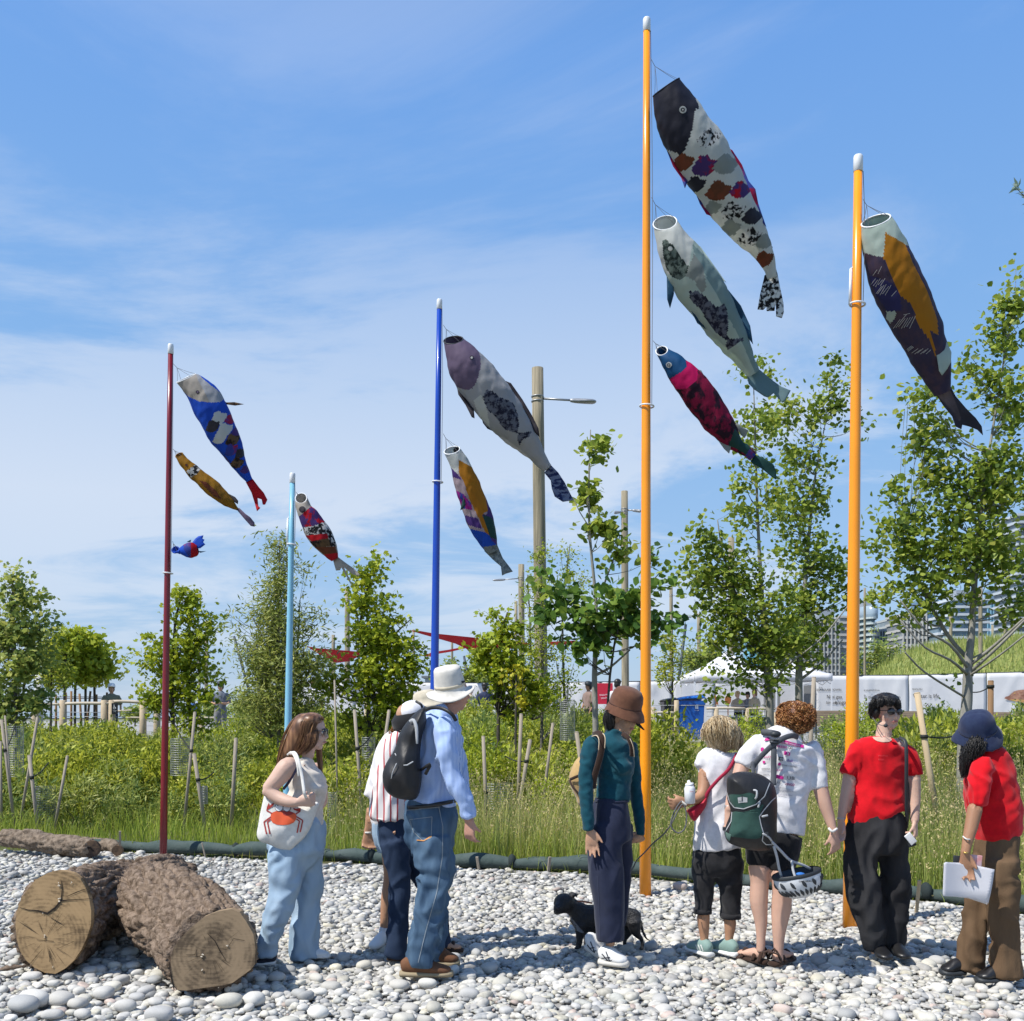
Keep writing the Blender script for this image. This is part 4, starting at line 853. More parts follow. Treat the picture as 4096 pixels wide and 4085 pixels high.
for x,y,k,s,sz,lab in [((3740-CX)/F*12.5,12.5,4,1.0,1.35,'tall drooping-leaved shrub between the two red shirts behind the peeled stake'),((3700-CX)/F*13.6,13.6,0,1.0,1.5,'dark leafy shrub behind the peeled stake'),((3480-CX)/F*12.6,12.6,4,.8,1.5,'shrub just right of the short orange pole behind the headset person'),
     ((3570-CX)/F*13,13.0,0,.75,1.5,'shrub behind the headset person, right side'),((2660-CX)/F*13,13.0,2,1.15,1.25,'dark broad shrub right of the tallest orange pole, left of the blonde head'),((2760-CX)/F*14.5,14.5,1,.9,.95,'light green shrub in front of the blue bin'),
     ((4060-CX)/F*12.6,12.6,0,.9,1.35,'shrub at right edge behind the navy bucket hat'),((2470-CX)/F*12.6,12.6,2,.8,1.6,'shrub behind the neck of the woman in teal'),((2420-CX)/F*14.2,14.2,5,.9,1.6,'light shrub behind the brown hat, left'),((1900-CX)/F*12.6,12.6,7,1.0,1.4,'light green shrub right of the old man in the white hat'),((2100-CX)/F*13,13.0,0,1.0,1.3,'shrub left of the leaning stake by the mesh guard'),((2230-CX)/F*12.2,12.2,1,.7,1.3,'bright low shrub behind the tan backpack')]:
    shrub(x,y,k,s,lab,None,sz)
# ---- grasses
def grass(name,n,fn,m,h,w,lean=.25,seed=1,segs=2):
    g=np.random.default_rng(seed);D=np.sqrt(g.uniform(7.6**2,21**2,n*3));x=g.uniform(-.62,.62,n*3)*D;p=fn(x,D);ok=g.uniform(0,1,len(x))<p;x,D=x[ok][:n],D[ok][:n];n=len(x)
    hh=h*g.uniform(.45,1.15,n)*np.clip(.55+.9*np.sin(x*1.7+D*2.3)**2,.6,1.25);a=g.uniform(0,6.28,n);b=g.uniform(0,6.28,n);l=lean*g.uniform(.2,1.6,n)*hh;ww=w*g.uniform(.6,1.3,n)*np.clip(D/11,.9,1.6)
    z0=tz(x,D);base=np.stack([x,D,z0],-1);dx=np.stack([np.cos(a),np.sin(a),0*a],-1)*ww[:,None]/2;L=np.stack([np.cos(b),np.sin(b),0*b],-1)*l[:,None];Z=np.stack([0*a,0*a,hh],-1)
    V=np.stack([base-dx,base+dx,base+Z*.6+L*.35+dx*.8,base+Z*.6+L*.35-dx*.8,base+Z+L],1);Fc=np.array([(0,1,2),(0,2,3),(3,2,4)])[None]+(np.arange(n)*5)[:,None,None]
    t=np.clip(g.normal(.5,.22,n)+.22*np.sin(x*2.1+1)*np.sin(D*1.3),0,1);me=np_mesh(name,V.reshape(-1,3),Fc.reshape(-1,3),m,tint=np.repeat(t,5));o=bpy.data.objects.new(name,me);COL.objects.link(o)
    return o,base+Z+L,L
T_gr=tint_mat('green_grass',[(0.140,0.223,0.032),(0.278,0.364,0.051),(0.481,0.526,0.103)],.42);T_oat=tint_mat('oat_grass',[(0.178,0.243,0.060),(0.340,0.397,0.113),(0.584,0.544,0.202)],.42);T_head=tint_mat('oat_heads',[(0.353,0.330,0.133),(0.615,0.506,0.247),(0.684,0.583,0.313)],.42)
dS=lambda x,D: D-np.interp(x,SX,SY)
pxo=lambda x,D: CX+x/D*F
def f_oat(x,D): s=dS(x,D);px=pxo(x,D);return ((s>.15) & (s<9))*np.clip((px-1150)/500,0,1)*np.where(px<2600,np.clip(1.25-s*.16,.1,1),1.0)
def f_low(x,D): s=dS(x,D);px=pxo(x,D);return ((s>.02) & (s<3.5))*np.clip(1.2-s*.5,.04,1)
o,tip,L=grass('oat_grass',46000,f_oat,T_oat,.62,.0085,.30,21);tag(o,'tall pale oat grass filling the right half behind the silt sock','grass',kind='stuff')
g=np.random.default_rng(77);sel=g.uniform(0,1,len(tip))<.85;tp=tip[sel];n=len(tp);P=np.repeat(tp,3,0)+g.normal(0,.028,(n*3,3));P[:,2]-=np.abs(g.normal(0,.035,n*3));ya=g.normal(0,.5,(n*3,3));ya[:,2]-=.8
o2=leaf_obj('oat_heads',P,.026,'oval',T_head,None,y_axis=ya,g=g);tag(o2,'drooping straw-coloured oat heads above the grass','grass',kind='stuff')
o,_,_=grass('green_grass',30000,f_low,T_gr,.34,.009,.35,22);tag(o,'bright green low grass directly behind the silt sock','grass',kind='stuff')
def f_edge(x,D): s=dS(x,D);return ((s>-.20) & (s<.16))*(np.sin(x*3.1)*np.sin(x*1.3+1)>-.25)*.9
o,_,_=grass('edge_grass',6500,f_edge,T_gr,.15,.006,.6,23);tag(o,'small grass tufts at the foot of the silt sock','grass',kind='stuff')
def f_fill(x,D): s=dS(x,D);return (s>2)*(s<12)*1.0
o,_,_=grass('ground_cover',22000,f_fill,T_shr,.20,.014,.6,24);tag(o,'low green ground cover between the shrubs','ground cover',kind='stuff')
# ---------------- background structures ----------------
M_lp=mat('light_pole_wood',(.36,.31,.215),.88,(.17,.15,.105),14,bump=.9,bs=50,stretch=(1,1,.05),contrast=.16)
M_steel=mat('galvanised',(.33,.34,.35),.45,metal=.6);M_dk=mat('dark_metal',(.03,.035,.04),.5);M_navy=mat('navy_post',(.035,.05,.075),.5)
def light_pole(xt,yt,xb,w,D,label,arm=None,arm2=None,w0=None):
    gz=.7;a=WP(xt,yt,D);b=Vector((WP(xb,HZ,D).x,D,gz));root=empty('light_pole',b,label,'light pole','timber light poles');r=w/2/F*D;S=Soup();n=8
    S.wtube([(*(b+(a-b)*t),r*(1.14-.16*t),r*(1.14-.16*t)) for t in np.linspace(-.02,1,n)],18,1,caps=.03,side=(1,0,0));S.build('mast',M_lp,root)
    for am in (arm,arm2):
        if not am: continue
        y,dx,hw=am[:3];q=WP(xt,y,D);sgn=1 if dx>0 else-1;L=abs(dx)/F*D;S=Soup()
        for dz in (-.06,.06): S.wtube([(*(q+Vector((0,0,dz-.012))),r*1.09,r*1.09),(*(q+Vector((0,0,dz+.012))),r*1.09,r*1.09)],16,1,caps=.02,side=(1,0,0))
        e=q+Vector((sgn*(r+L*.62),-.1,-.05*L));S.cyl(q+Vector((sgn*r*.9,-.05,0)),e,.03,.028,8);S.build('bracket_arm',M_steel,root)
        S=Soup();S.wtube([(*(e-Vector((sgn*.12,0,0))),.045,.04),(*(e+Vector((sgn*.05,0,-.01))),.065,.055),(*(e+Vector((sgn*L*.33,0,-.03))),.055,.12),(*(e+Vector((sgn*L*.40,0,-.03))),.02,.05)],10,2,side=(0,0,1));S.build('lamp_head',M_steel,root)
    return root
light_pole(2150,1473,2168,47,25.5,'tall thick timber light pole behind the largest patchwork-tailed white koi',(1597,205,1))
light_pole(2498,1965,2502,27,39,'timber light pole directly left of the tallest orange pole',(2042,50,1),(2050,-28,1))
light_pole(2085,2258,2088,24,57,'timber light pole with lamp arm to the left, below the striped koi',(2315,-100,1))
light_pole(2064,2405,2066,12,80,'thin far timber pole just left of the pole with left lamp arm');light_pole(2022,2485,2022,9,95,'farthest small timber pole left of the central cluster',(2508,-34,1))
light_pole(2684,2347,2687,14,72,'timber light pole first right of the tallest orange pole',(2383,27,1));light_pole(2795,2455,2797,15,88,'timber light pole second right of the tallest orange pole, lamp arm left',(2466,-45,1))
light_pole(2925,2150,2926,24,49,'timber light pole seen through the middle poplar');light_pole(1389,2352,1390,20,68,'timber light pole left of the bushy maple, with small arm right',(2398,40,1));light_pole(1333,2540,1334,14,110,'short far timber pole left of the bushy maple',(2573,40,1))
light_pole(828,2483,824,14,85,'far timber pole right of the crimson pole, lamp arm to the right',(2525,50,1));light_pole(797,2500,797,10,95,'far thin timber pole nearest the crimson pole')
light_pole(1654,2518,1655,9,105,'far thin pole at the pointed end of the large red sail');light_pole(1808,2550,1810,9,110,'far thin pole below the middle of the large red sail');light_pole(1958,2540,1958,7,120,'farthest thin pole at the right of the large red sail')
for x,yt,D,w,lab in [(3803,2460,60,13,'timber pole in front of the white balcony tower, left one'),(3922,2345,52,15,'timber pole behind the trunk of the right poplar'),(3970,2500,65,9,'thin pole right of the poplar trunk before the blue tower'),(4020,2430,60,12,'pole before the blue glass tower at far right'),(3459,2352,48,9,'timber pole hugging the right side of the shorter orange pole')]: light_pole(x,yt,x,w,D,lab)
for x0,y0,x1,y1,w,D,lab in [(2743,2498,2706,2790,11,46,'leaning navy sail mast right of the tallest orange pole'),(1856,2624,1872,2720,9,50,'leaning dark mast just above the white sun hat'),(1418,2500,1436,2640,11,48,'leaning dark mast at the left of the bushy maple'),(936,2545,962,2640,10,50,'leaning dark mast left of the willow'),(1817,2635,1814,2700,10,52,'short dark mast left of the leaning mast by the hat')]:
    a,b=WP(x0,y0,D),WP(x1,y1,D);b=b+(b-a)*((b.z-.7)/max((a-b).z,.1));root=empty('sail_mast',b,lab,'mast','leaning masts of the shade sails');S=Soup();S.cyl(b,a,w/2/F*D*1.1,w/2/F*D,10);S.build('shaft',M_navy,root)
# shade sails
M_sail=mat('red_sail',(.42,.010,.022),.7,(.50,.02,.04),1.5,trans=.35);M_sail2=mat('coral_sail',(.62,.06,.08),.7,trans=.4)
SV=lambda pts: [(1150+x/.952,2450+y/.952) for x,y in pts]
for nm,pts,D,m,lab in [('a',[(70,128),(120,137),(200,144),(272,150),(277,165),(235,186),(178,193),(160,178),(125,162)],40,M_sail,'red shade sail behind the willow and the bushy maple'),('b',[(462,68),(505,71),(555,80),(680,93),(800,105),(924,117),(922,124),(850,138),(790,150),(703,159),(680,138),(640,119),(585,103),(520,85)],42,M_sail,'large crimson shade sail passing behind the royal blue pole'),
                        ('c',[(520,166),(550,152),(610,143),(670,132),(676,137),(620,150),(570,158),(548,169)],46,M_sail2,'narrow coral shade sail below the large crimson sail'),('d',[(990,112),(1050,110),(1100,107),(1100,120),(1060,123),(1000,124)],60,M_sail2,'distant coral shade sail behind the slender poplar')]:
    P=SV(pts);cx=sum(p[0] for p in P)/len(P);o=poly_sheet('shade_sail',P,D,m,None,step=40,thick=.01,dfn=lambda x,y,c=cx: (x-c)*.012+((y-2560)*.02));tag(o,lab,'shade sail','red shade sails')
# ---- hoarding with printed panels
M_hoard=mat('white_banner',(.66,.66,.66),.6,(.60,.60,.61),1.2,bump=.3,bs=3.5,trans=0.0,spec=.2);M_pr=mat('print_black',(.03,.03,.03),.6);M_pg=mat('print_grey',(.35,.35,.36),.6)
HD=42.0;hz0=.70
root=empty('hoarding',(WP(3300,HZ,HD).x,HD,hz0),'long white printed hoarding below the grassy mound and behind the gazebos','hoarding');seams=[1180,1420,1600,1960,2230,2560,2690,2860,3262,3634,3946,4260,4500]
tops=lambda px: float(np.interp(px,[1180,1700,2000,2560,3270,3634,3946,4500],[2730,2732,2735,2728,2704,2703,2694,2680]))
gx=np.random.default_rng(3);panels=[]
for a,b in zip(seams[:-1],seams[1:]):
    nx,nz=max(int((b-a)/14),6),12;V=[];Fc=[];cr=[(gx.uniform(.1,.9),gx.uniform(.1,.4),gx.uniform(-1.2,1.2)) for _ in range(5)]
    for i in range(nx+1):
        px=a+2+(b-a-4)*i/nx;x=(px-CX)/F*HD;zt=H+(HZ-tops(px))/F*HD
        for k in range(nz+1):
            t=k/nz;u=i/nx;z=hz0+.06+(zt-hz0-.06)*t;wr=sum(.035*math.exp(-((u-c0-sl*(t-.6)*.35)/.025)**2)*(t>.35) for c0,_,sl in cr);V.append((x,HD-wr+.02*math.sin(u*9+t*3),z))
    for i in range(nx):
        for k in range(nz): q=i*(nz+1)+k;Fc.append((q,q+nz+1,q+nz+2,q+1))
    panels.append(mobj('panel',V,Fc,M_hoard,root));panels[-1].modifiers.new('solidify','SOLIDIFY').thickness=.01
S=Soup()
for px in seams: x=(px-CX)/F*HD;S.box((x,HD+.08,(hz0+H+(HZ-tops(px))/F*HD)/2),(.03,.03,(H+(HZ-tops(px))/F*HD-hz0)/2+.02))
S.build('frame',M_steel,root,shade=False)
S=Soup()
for a,b in zip(seams[:-1],seams[1:]): S.cyl(WP(a,tops(a)-1,HD+.03),WP(b,tops(b)-1,HD+.03),.03)
S.build('top_rail',M_dk,root)
hb=bvh_of(panels)
for t,x,y,w,h,mm in [('ANISHINAABEMOWIN',3200,2764,164,9,M_pr),("KANIEN'KÉHA",3456,2765,63,8,M_pr),('ENGLISH',3650,2761,39,7,M_pr),('Nibi gaa',3308,2794,60,14,M_pr),('bimaadi',3306,2816,40,12,M_pr),('emgak',3340,2818,56,17,M_pr),('İ: tiohne:kanon en',3456,2795,145,17,M_pr),('neka:nen',3457,2818,110,13,M_pr),('Water is life',3652,2792,105,16,M_pr),('//',3700,2828,30,13,M_pr)]:
    if t=='ANISHINAABEMOWIN': x,w=3255,110
    text_on('lettering',t,x,y,w,h,0,hb,mm,root,off=.03)
Z=lambda pts: [(3200+x/2.1562,2650+y/2.1562) for x,y in pts]
for pl in [[(188,150),(205,140),(196,160)],[(165,140),(175,150),(168,158)],[(163,212),(172,210),(176,228),(168,225)],[(180,215),(190,210),(196,230),(186,226)]]: decal('printed_mark',[Z(pl)],hb,M_pg,root,off=.03)
hexa=[(140,330),(160,320),(175,340),(168,380),(150,400),(140,395)]; 
for i in range(len(hexa)-1):
    (x0,y0),(x1,y1)=hexa[i],hexa[i+1];decal('printed_mark',[Z([(x0,y0),(x1,y1),(x1+2,y1+2),(x0+2,y0+2)])],hb,M_pg,root,off=.03)
M_fb=mat('print_fish_brown',(.30,.13,.085),.6,(.42,.24,.16),9,contrast=.12);M_fy=mat('print_fish_tan',(.55,.33,.12),.6)
fish=[(1762,310),(1775,296),(1800,290),(1822,270),(1845,250),(1880,240),(1940,234),(2010,228),(2090,235),(2160,250),(2200,240),(2240,225),(2225,270),(2245,320),(2200,305),(2150,300),(2080,325),(2000,340),(1940,345),(1900,340),(1850,335),(1800,325)]
decal('printed_fish',[Z(fish)],hb,M_fb,root,off=.03);decal('printed_fish_belly',[Z([(1800,322),(1850,318),(1920,322),(2000,318),(2080,310),(2080,325),(2000,340),(1900,340),(1850,335)])],hb,M_fy,root,off=.04);decal('printed_fin',[Z([(1905,340),(1930,342),(1925,375),(1918,400),(1908,385)])],hb,M_fy,root,off=.045);decal('printed_eye',[Z([(1845,262),(1858,262),(1858,272),(1845,272)])],hb,M_fy,root,off=.045)
# grey shaded panels under the gazebo
M_gp=mat('grey_panel',(.22,.225,.23),.7)
# ---- grassy mound
M_mound=mat('mound_grass',(.15,.19,.045),.95,(.24,.27,.08),2.5,bump=.8,bs=6,contrast=.16,stretch=(1,1,.4))
def moundz(X,Y):
    px=CX+X/58*F;top=np.interp(px,[3330,3480,3560,3680,3800,4100,4700],[.3,2.9,3.9,4.75,5.1,5.4,5.6]);return .4+top*np.clip(np.sin(np.clip((Y-44)/28,0,1)*math.pi),0,1)**.8*np.clip((px-3330)/60,0,1)+.06*np.sin(X*1.3)*np.sin(Y)
o=grid_sheet('grassy_mound',np.linspace(17,60,60),np.linspace(44,72,30),moundz,M_mound);tag(o,kind='structure')
g=np.random.default_rng(9);n=16000;X=g.uniform(17,48,n);Y=g.uniform(44.5,60,n);Z0=moundz(X,Y);a=g.uniform(0,6.28,n);hh=g.uniform(.25,.6,n);dx=np.stack([np.cos(a),np.sin(a),0*a],-1)*.035;b=np.stack([X,Y,Z0],-1);tp=b+np.stack([g.normal(0,.12,n),g.normal(0,.1,n),hh],-1)
me=np_mesh('mound_grass',np.stack([b-dx,b+dx,tp],1).reshape(-1,3),np.arange(n*3).reshape(-1,3),T_oat,tint=np.repeat(g.uniform(.1,.9,n),3));o=bpy.data.objects.new('mound_grass',me);COL.objects.link(o);tag(o,'sunlit pale grass on the mound beyond the hoarding','grass',kind='stuff')
M_scrub=mat('far_scrub',(.10,.12,.07),.95,(.19,.20,.14),1.5,bump=.8,bs=2)
o=grid_sheet('far_bank',np.linspace(-60,22,90),np.linspace(88,104,14),lambda X,Y: .6+(2.3+.35*np.sin(X*.9)+.25*np.sin(X*2.3+Y))*np.sin(np.clip((Y-88)/16,0,1)*math.pi)*np.clip((X+12)/10,.08,1),M_scrub);tag(o,kind='structure')
# ---- gazebos
M_tent=mat('tent_fabric',(.78,.78,.80),.7,trans=.2,bump=.1,bs=3);M_alu=mat('white_tube',(.62,.63,.65),.4)
def gazebo(x0,x1,D,ye,yp,yv,label):
    a,b=WP(x0,ye,D),WP(x1,ye,D);w=b.x-a.x;c=Vector(((a.x+b.x)/2,D+w/2,a.z));zp=H+(HZ-yp)/F*(D+w/2);zv=H+(HZ-yv)/F*D;root=empty('gazebo',(c.x,c.y,.7),label,'gazebo','white pop-up gazebos');n=8;V=[];Fc=[]
    def prof(t): return a.z+(zp-a.z)*(1-t)**1.35
    # roof as four curved panels
    for s in range(4):
        for i in range(n+1):
            t=i/n
            for k in range(n+1):
                u=-1+2*k/n;q=[(u*t,-t),(t,u*t),(-u*t,t),(-t,-u*t)][s];V.append((c.x+q[0]*w/2,c.y+q[1]*w/2,prof(t)-.06*(1-u*u)*t*(1-t)*4))
        o_=s*(n+1)**2
        for i in range(n):
            for k in range(n): q=o_+i*(n+1)+k;Fc.append((q,q+1,q+n+2,q+n+1))
    r=mobj('canopy',V,Fc,M_tent,root);r.modifiers.new('solidify','SOLIDIFY').thickness=.008
    V=[];Fc=[];cs=[(-1,-1),(1,-1),(1,1),(-1,1)];m=12
    for s in range(4):
        p,q=cs[s],cs[(s+1) % 4]
        for k in range(m+1):
            t=k/m;x,y=c.x+(p[0]+(q[0]-p[0])*t)*w/2*1.003,c.y+(p[1]+(q[1]-p[1])*t)*w/2*1.003;V+=[(x,y,a.z+.02),(x,y+.01*math.sin(k*2),zv)]
            if k: i=len(V);Fc.append((i-4,i-3,i-1,i-2))
    r=mobj('valance',V,Fc,M_tent,root);r.modifiers.new('solidify','SOLIDIFY').thickness=.008
    for p in cs: S=Soup();S.box((c.x+p[0]*w*.49,c.y+p[1]*w*.49,(.7+a.z)/2),(.025,.025,(a.z-.7)/2));S.build('leg',M_alu,root,shade=False)
    S=Soup()
    for s in range(4):
        p,q=cs[s],cs[(s+1) % 4];A=Vector((c.x+p[0]*w*.49,c.y+p[1]*w*.49,a.z-.15));B=Vector((c.x+q[0]*w*.49,c.y+q[1]*w*.49,a.z-.15));M=(A+B)/2-Vector((0,0,.25));S.cyl(A,M,.012);S.cyl(M,B,.012);S.cyl(A-Vector((0,0,.25)),(A+B)/2+Vector((0,0,.0)),.012)
    S.build('truss',M_alu,root)
gazebo(2776,3110,35.5,2694,2606,2725,'left white gazebo with a sharp peak, near the blue bin');gazebo(3080,3330,38.5,2696,2640,2722,'right white gazebo partly behind the poplar trunks')
for x,y,w,h,D,lab in [(3055,2752,65,90,41.4,'grey display board inside the gazebo, left of the poplar trunk'),(3215,2742,40,100,41.2,'grey display board right of the second poplar trunk')]:
    p=WP(x+w,y+h,D);S=Soup();S.box(WP(x+w/2,y+h/2,D),(w/2/F*D,.03,h/2/F*D));root=empty('display_board',p,lab,'display board');S.build('panel',M_gp,root,shade=False);S=Soup(); 
    for q in (0,w): S.cyl(WP(x+q,y+h,D),Vector((WP(x+q,HZ,D).x,D,.7)),.02)
    S.build('leg_frame',M_steel,root)
# table in gazebo with white cloth
root=empty('table',WP(2990,2930,36),'folding table with dark cloth under the left gazebo','table');S=Soup();c=WP(2975,HZ+5,36.4);S.box((c.x,36.4,1.40),(1.0,.38,.02));S.build('tabletop',M_white,root,shade=False)
S=Soup();S.box((c.x,36.4,1.06),(.97,.36,.33),bev=.02);S.build('cloth',M_dk,root,shade=False)
# orange and red paddles on display
M_or=mat('orange_board',(.70,.22,.06),.5)
for x,y,h,w,ang,lab in [(2865,2800,46,9,-18,'orange paddle leaning under the gazebo'),(2912,2800,40,26,0,'red and orange chair back under the gazebo')]:
    p=WP(x,y,36.2);S=Soup();S.ell(p,(w/F*18,.02,h/F*18),Matrix.Rotation(R(ang),3,'Y'));S.cyl(p,p-Vector((.05*(1 if ang else 0) ,0,1.0)),.02);o=S.build('paddle',M_or,None);tag(o,lab,'paddle')
# ---- bins
M_binb=mat('blue_plastic',(.006,.085,.36),.45,spec=.5);M_binl=mat('blue_lid',(.012,.14,.52),.45,spec=.5);M_bink=mat('black_plastic',(.02,.02,.022),.45,spec=.5)
def cart(x0,x1,ytop,yrim,D,mb,ml,label,mark=True):
    a,b=WP(x0,yrim,D),WP(x1,yrim,D);w=(b.x-a.x);c=Vector(((a.x+b.x)/2,D+.4,0));zr=a.z;zt=H+(HZ-ytop)/F*D;root=empty('wheeled_bin',(c.x,c.y,.7),label,'bin','wheeled recycling bins');S=Soup()
    V=[];rows=[(.78,.75),(.86,1.0),(.93,zr-.14),(1.0,zr-.13),(1.0,zr)]
    S.wtube([(c.x,c.y,z,w/2*k,.40*k) for k,z in rows],4,1,caps=.01,side=(1,1,0)) if False else None
    bm=bmesh.new();rings=[]
    for k,z in rows: rings.append([bm.verts.new((c.x+sx*w/2*k,c.y+sy*.42*k,z)) for sx,sy in ((-1,-1),(1,-1),(1,1),(-1,1))])
    for r0,r1 in zip(rings[:-1],rings[1:]):
        for i in range(4): bm.faces.new((r0[i],r0[(i+1) % 4],r1[(i+1) % 4],r1[i]))
    bm.faces.new(rings[0][::-1]);bm.faces.new(rings[-1]);bmesh.ops.bevel(bm,geom=bm.edges[:],offset=.015,segments=2,affect='EDGES');V=[v.co.copy() for v in bm.verts];bm.verts.index_update();Fc=[tuple(v.index for v in f.verts) for f in bm.faces];bm.free()
    body=mobj('body',V,Fc,mb,root,smooth=False)
    V=[];Fc=[];n=8   # domed lid sloping down to the front-left
    for i in range(n+1):
        for k in range(n+1):
            u,v=i/n,k/n;V.append((c.x-w*.54+w*1.08*u,c.y-.46+.92*v,zr+.01+(zt-zr)*(math.sin(math.pi*min(v*.9+.1,1))**.5)*(.35+.65*u**.6)*(1-max(u-.93,0)*8)))
    for i in range(n):
        for k in range(n): q=i*(n+1)+k;Fc.append((q,q+n+1,q+n+2,q+1))
    l=mobj('lid',V,Fc,ml,root);l.modifiers.new('solidify','SOLIDIFY').thickness=.03
    for sx in (-1,1):
        S=Soup();S.cyl((c.x+sx*w*.40-.02,c.y+.40,.83),(c.x+sx*w*.40+.02,c.y+.40,.83),.13,None,16);S.build('wheel',M_dk,root)
    if mark:
        bb=bvh_of([body]);X=lambda pts: [(2600+x/2.972,2600+y/2.972) for x,y in pts];bars=[[(536,700),(536,660),(545,652),(549,700)],[(551,700),(551,645),(558,655),(558,700)],[(561,700),(561,655),(571,645),(574,700)]];decal('bin_emblem',[X(q) for q in bars],bb,M_white,root,off=.03);text_on('lettering','TORONTO',2600+524/2.972,2600+724/2.972,20,3.2,0,bb,M_white,root,off=.03)
cart(2718,2822,2778,2803,30,M_binb,M_binl,'large blue wheeled bin with white emblem, right of the tallest orange pole');cart(2656,2712,2790,2806,30.4,M_bink,M_bink,'black wheeled bin beside the blue bin',False)
# ---- benches
M_slat=mat('bench_wood',(.34,.255,.175),.75,(.25,.185,.125),12,bump=.2,bs=40,stretch=(.15,1,1))
def bench(x0,x1,D,label,parent_all=None,yt=2843):
    a,b=WP(x0,yt,D),WP(x1,yt,D);w=b.x-a.x;cx=(a.x+b.x)/2;root=empty('bench',(cx,D,.71),label,'bench','slatted wooden benches facing away');z0=.71;bt=a.z
    me=None
    for k in range(7):
        z=bt-.05-k*(bt-z0-.42)/7;S=Soup();S.box((cx,D+.04*k/7+.0,z),(w/2,.014,.036),bev=.004);o=S.build('slat',M_slat,root,shade=False)
    for k in range(5): S=Soup();S.box((cx,D+.12+.095*k,z0+.43),(w/2,.040,.016),bev=.004);S.build('slat',M_slat,root,shade=False)
    for t in (.06,.5,.94):
        x=a.x+w*t;S=Soup();S.box((x,D+.03,(z0+bt)/2-.02),(.022,.02,(bt-z0)/2-.02));S.box((x,D+.3,z0+.40),(.02,.28,.014));S.box((x,D+.55,z0+.2),(.02,.02,.2));S.build('leg',M_dk,root,shade=False)
    for t in (.02,.72):
        x=a.x+w*t;S=Soup();S.wtube([(x,D+.05,z0+.68,.014,.014),(x,D+.5,z0+.66,.014,.014),(x,D+.54,z0+.42,.014,.014)],6,2);S.build('armrest',M_dk,root)
bench(3258,3385,31,'slatted bench left of the shorter orange pole, behind the curly-haired person',yt=2841);bench(3600,3690,31.4,'slatted bench behind the headset person and peeled stake');bench(3952,4046,33,'greyish slatted bench behind the navy bucket hat',yt=2847);bench(4052,4180,31,'slatted bench at the right edge of the frame',yt=2842);bench(3460,3560,31.5,'slatted bench hidden behind the headset person')
# ---- rail fences
M_log=mat('peeled_rail',(.56,.49,.38),.8,(.45,.38,.29),6,bump=.3,bs=30,stretch=(.2,1,1));M_post=mat('peeled_post',(.50,.40,.27),.8,(.40,.32,.22),8,bump=.3,bs=30)
def rail_fence(posts,rails,D,label,wires=(),gz=.55,rr=.055,pr=.085,ptop=None):
    """posts: (px, ytop); rails: (x0,y0,x1,y1,rpx)"""
    root=empty('rail_fence',(WP(posts[0][0],HZ,D).x,D,gz),label,'fence','peeled log rail fences')
    for px,yt in posts: p=WP(px,yt,D);S=Soup();S.wtube([(p.x,D,gz-.1,pr,pr),(p.x,D,(p.z+gz)/2,pr*.98,pr*.98),(p.x,D,p.z,pr*.95,pr*.95)],12,1,caps=.12,side=(1,0,0));S.build('post',M_post,root)
    for x0,y0,x1,y1,r in rails: S=Soup();a,b=WP(x0,y0,D-.02),WP(x1,y1,D-.02);r=r/F*D;S.wtube([(*a,r,r),(*((a+b)/2+Vector((0,0,.01))),r*1.05,r*1.05),(*b,r,r)],10,2,caps=.1);S.build('rail',M_log,root)
    for x0,y0,x1,y1 in wires: S=Soup();S.cyl(WP(x0,y0,D),WP(x1,y1,D),.008,None,5);S.build('wire',M_steel,root)
    return root
f1=rail_fence([(140,2805),(252,2802),(417,2802),(448,2802),(572,2803),(628,2785)],[(125,2820,245,2818,5),(255,2815,440,2815,6),(452,2806,570,2810,6),(470,2845,565,2842,3.2),(490,2873,565,2872,3.5),(637,2815,720,2815,5)],24.5,'peeled log rail fence at left with accessibility sign',[(140,2848,560,2852),(140,2866,560,2868)])
rail_fence([(807,2868),(1000,2868),(1080,2870),(1200,2868),(1320,2866)],[(700,2872,1000,2872,3),(1000,2872,1320,2868,3)],30,'low pale rail fence behind the standing man at left',[(700,2890,1320,2890)],gz=.7)
rail_fence([(1596,2770),(1470,2790),(1720,2772)],[(1500,2787,1592,2784,6),(1600,2782,1720,2782,5)],26,'rail fence above the striped shirt woman',gz=.7)
rail_fence([(2612,2830),(2706,2802),(2990,2834),(3105,2850),(2865,2835)],[(2610,2852,2700,2852,5),(2826,2834,2980,2835,5),(2990,2836,3100,2836,4)],27,'rail and wire fence in front of the bins and gazebo',[(2600,2822,3100,2822),(2826,2866,3100,2862),(2826,2886,3100,2886),(2826,2848,3100,2848)],gz=.7,pr=.07)
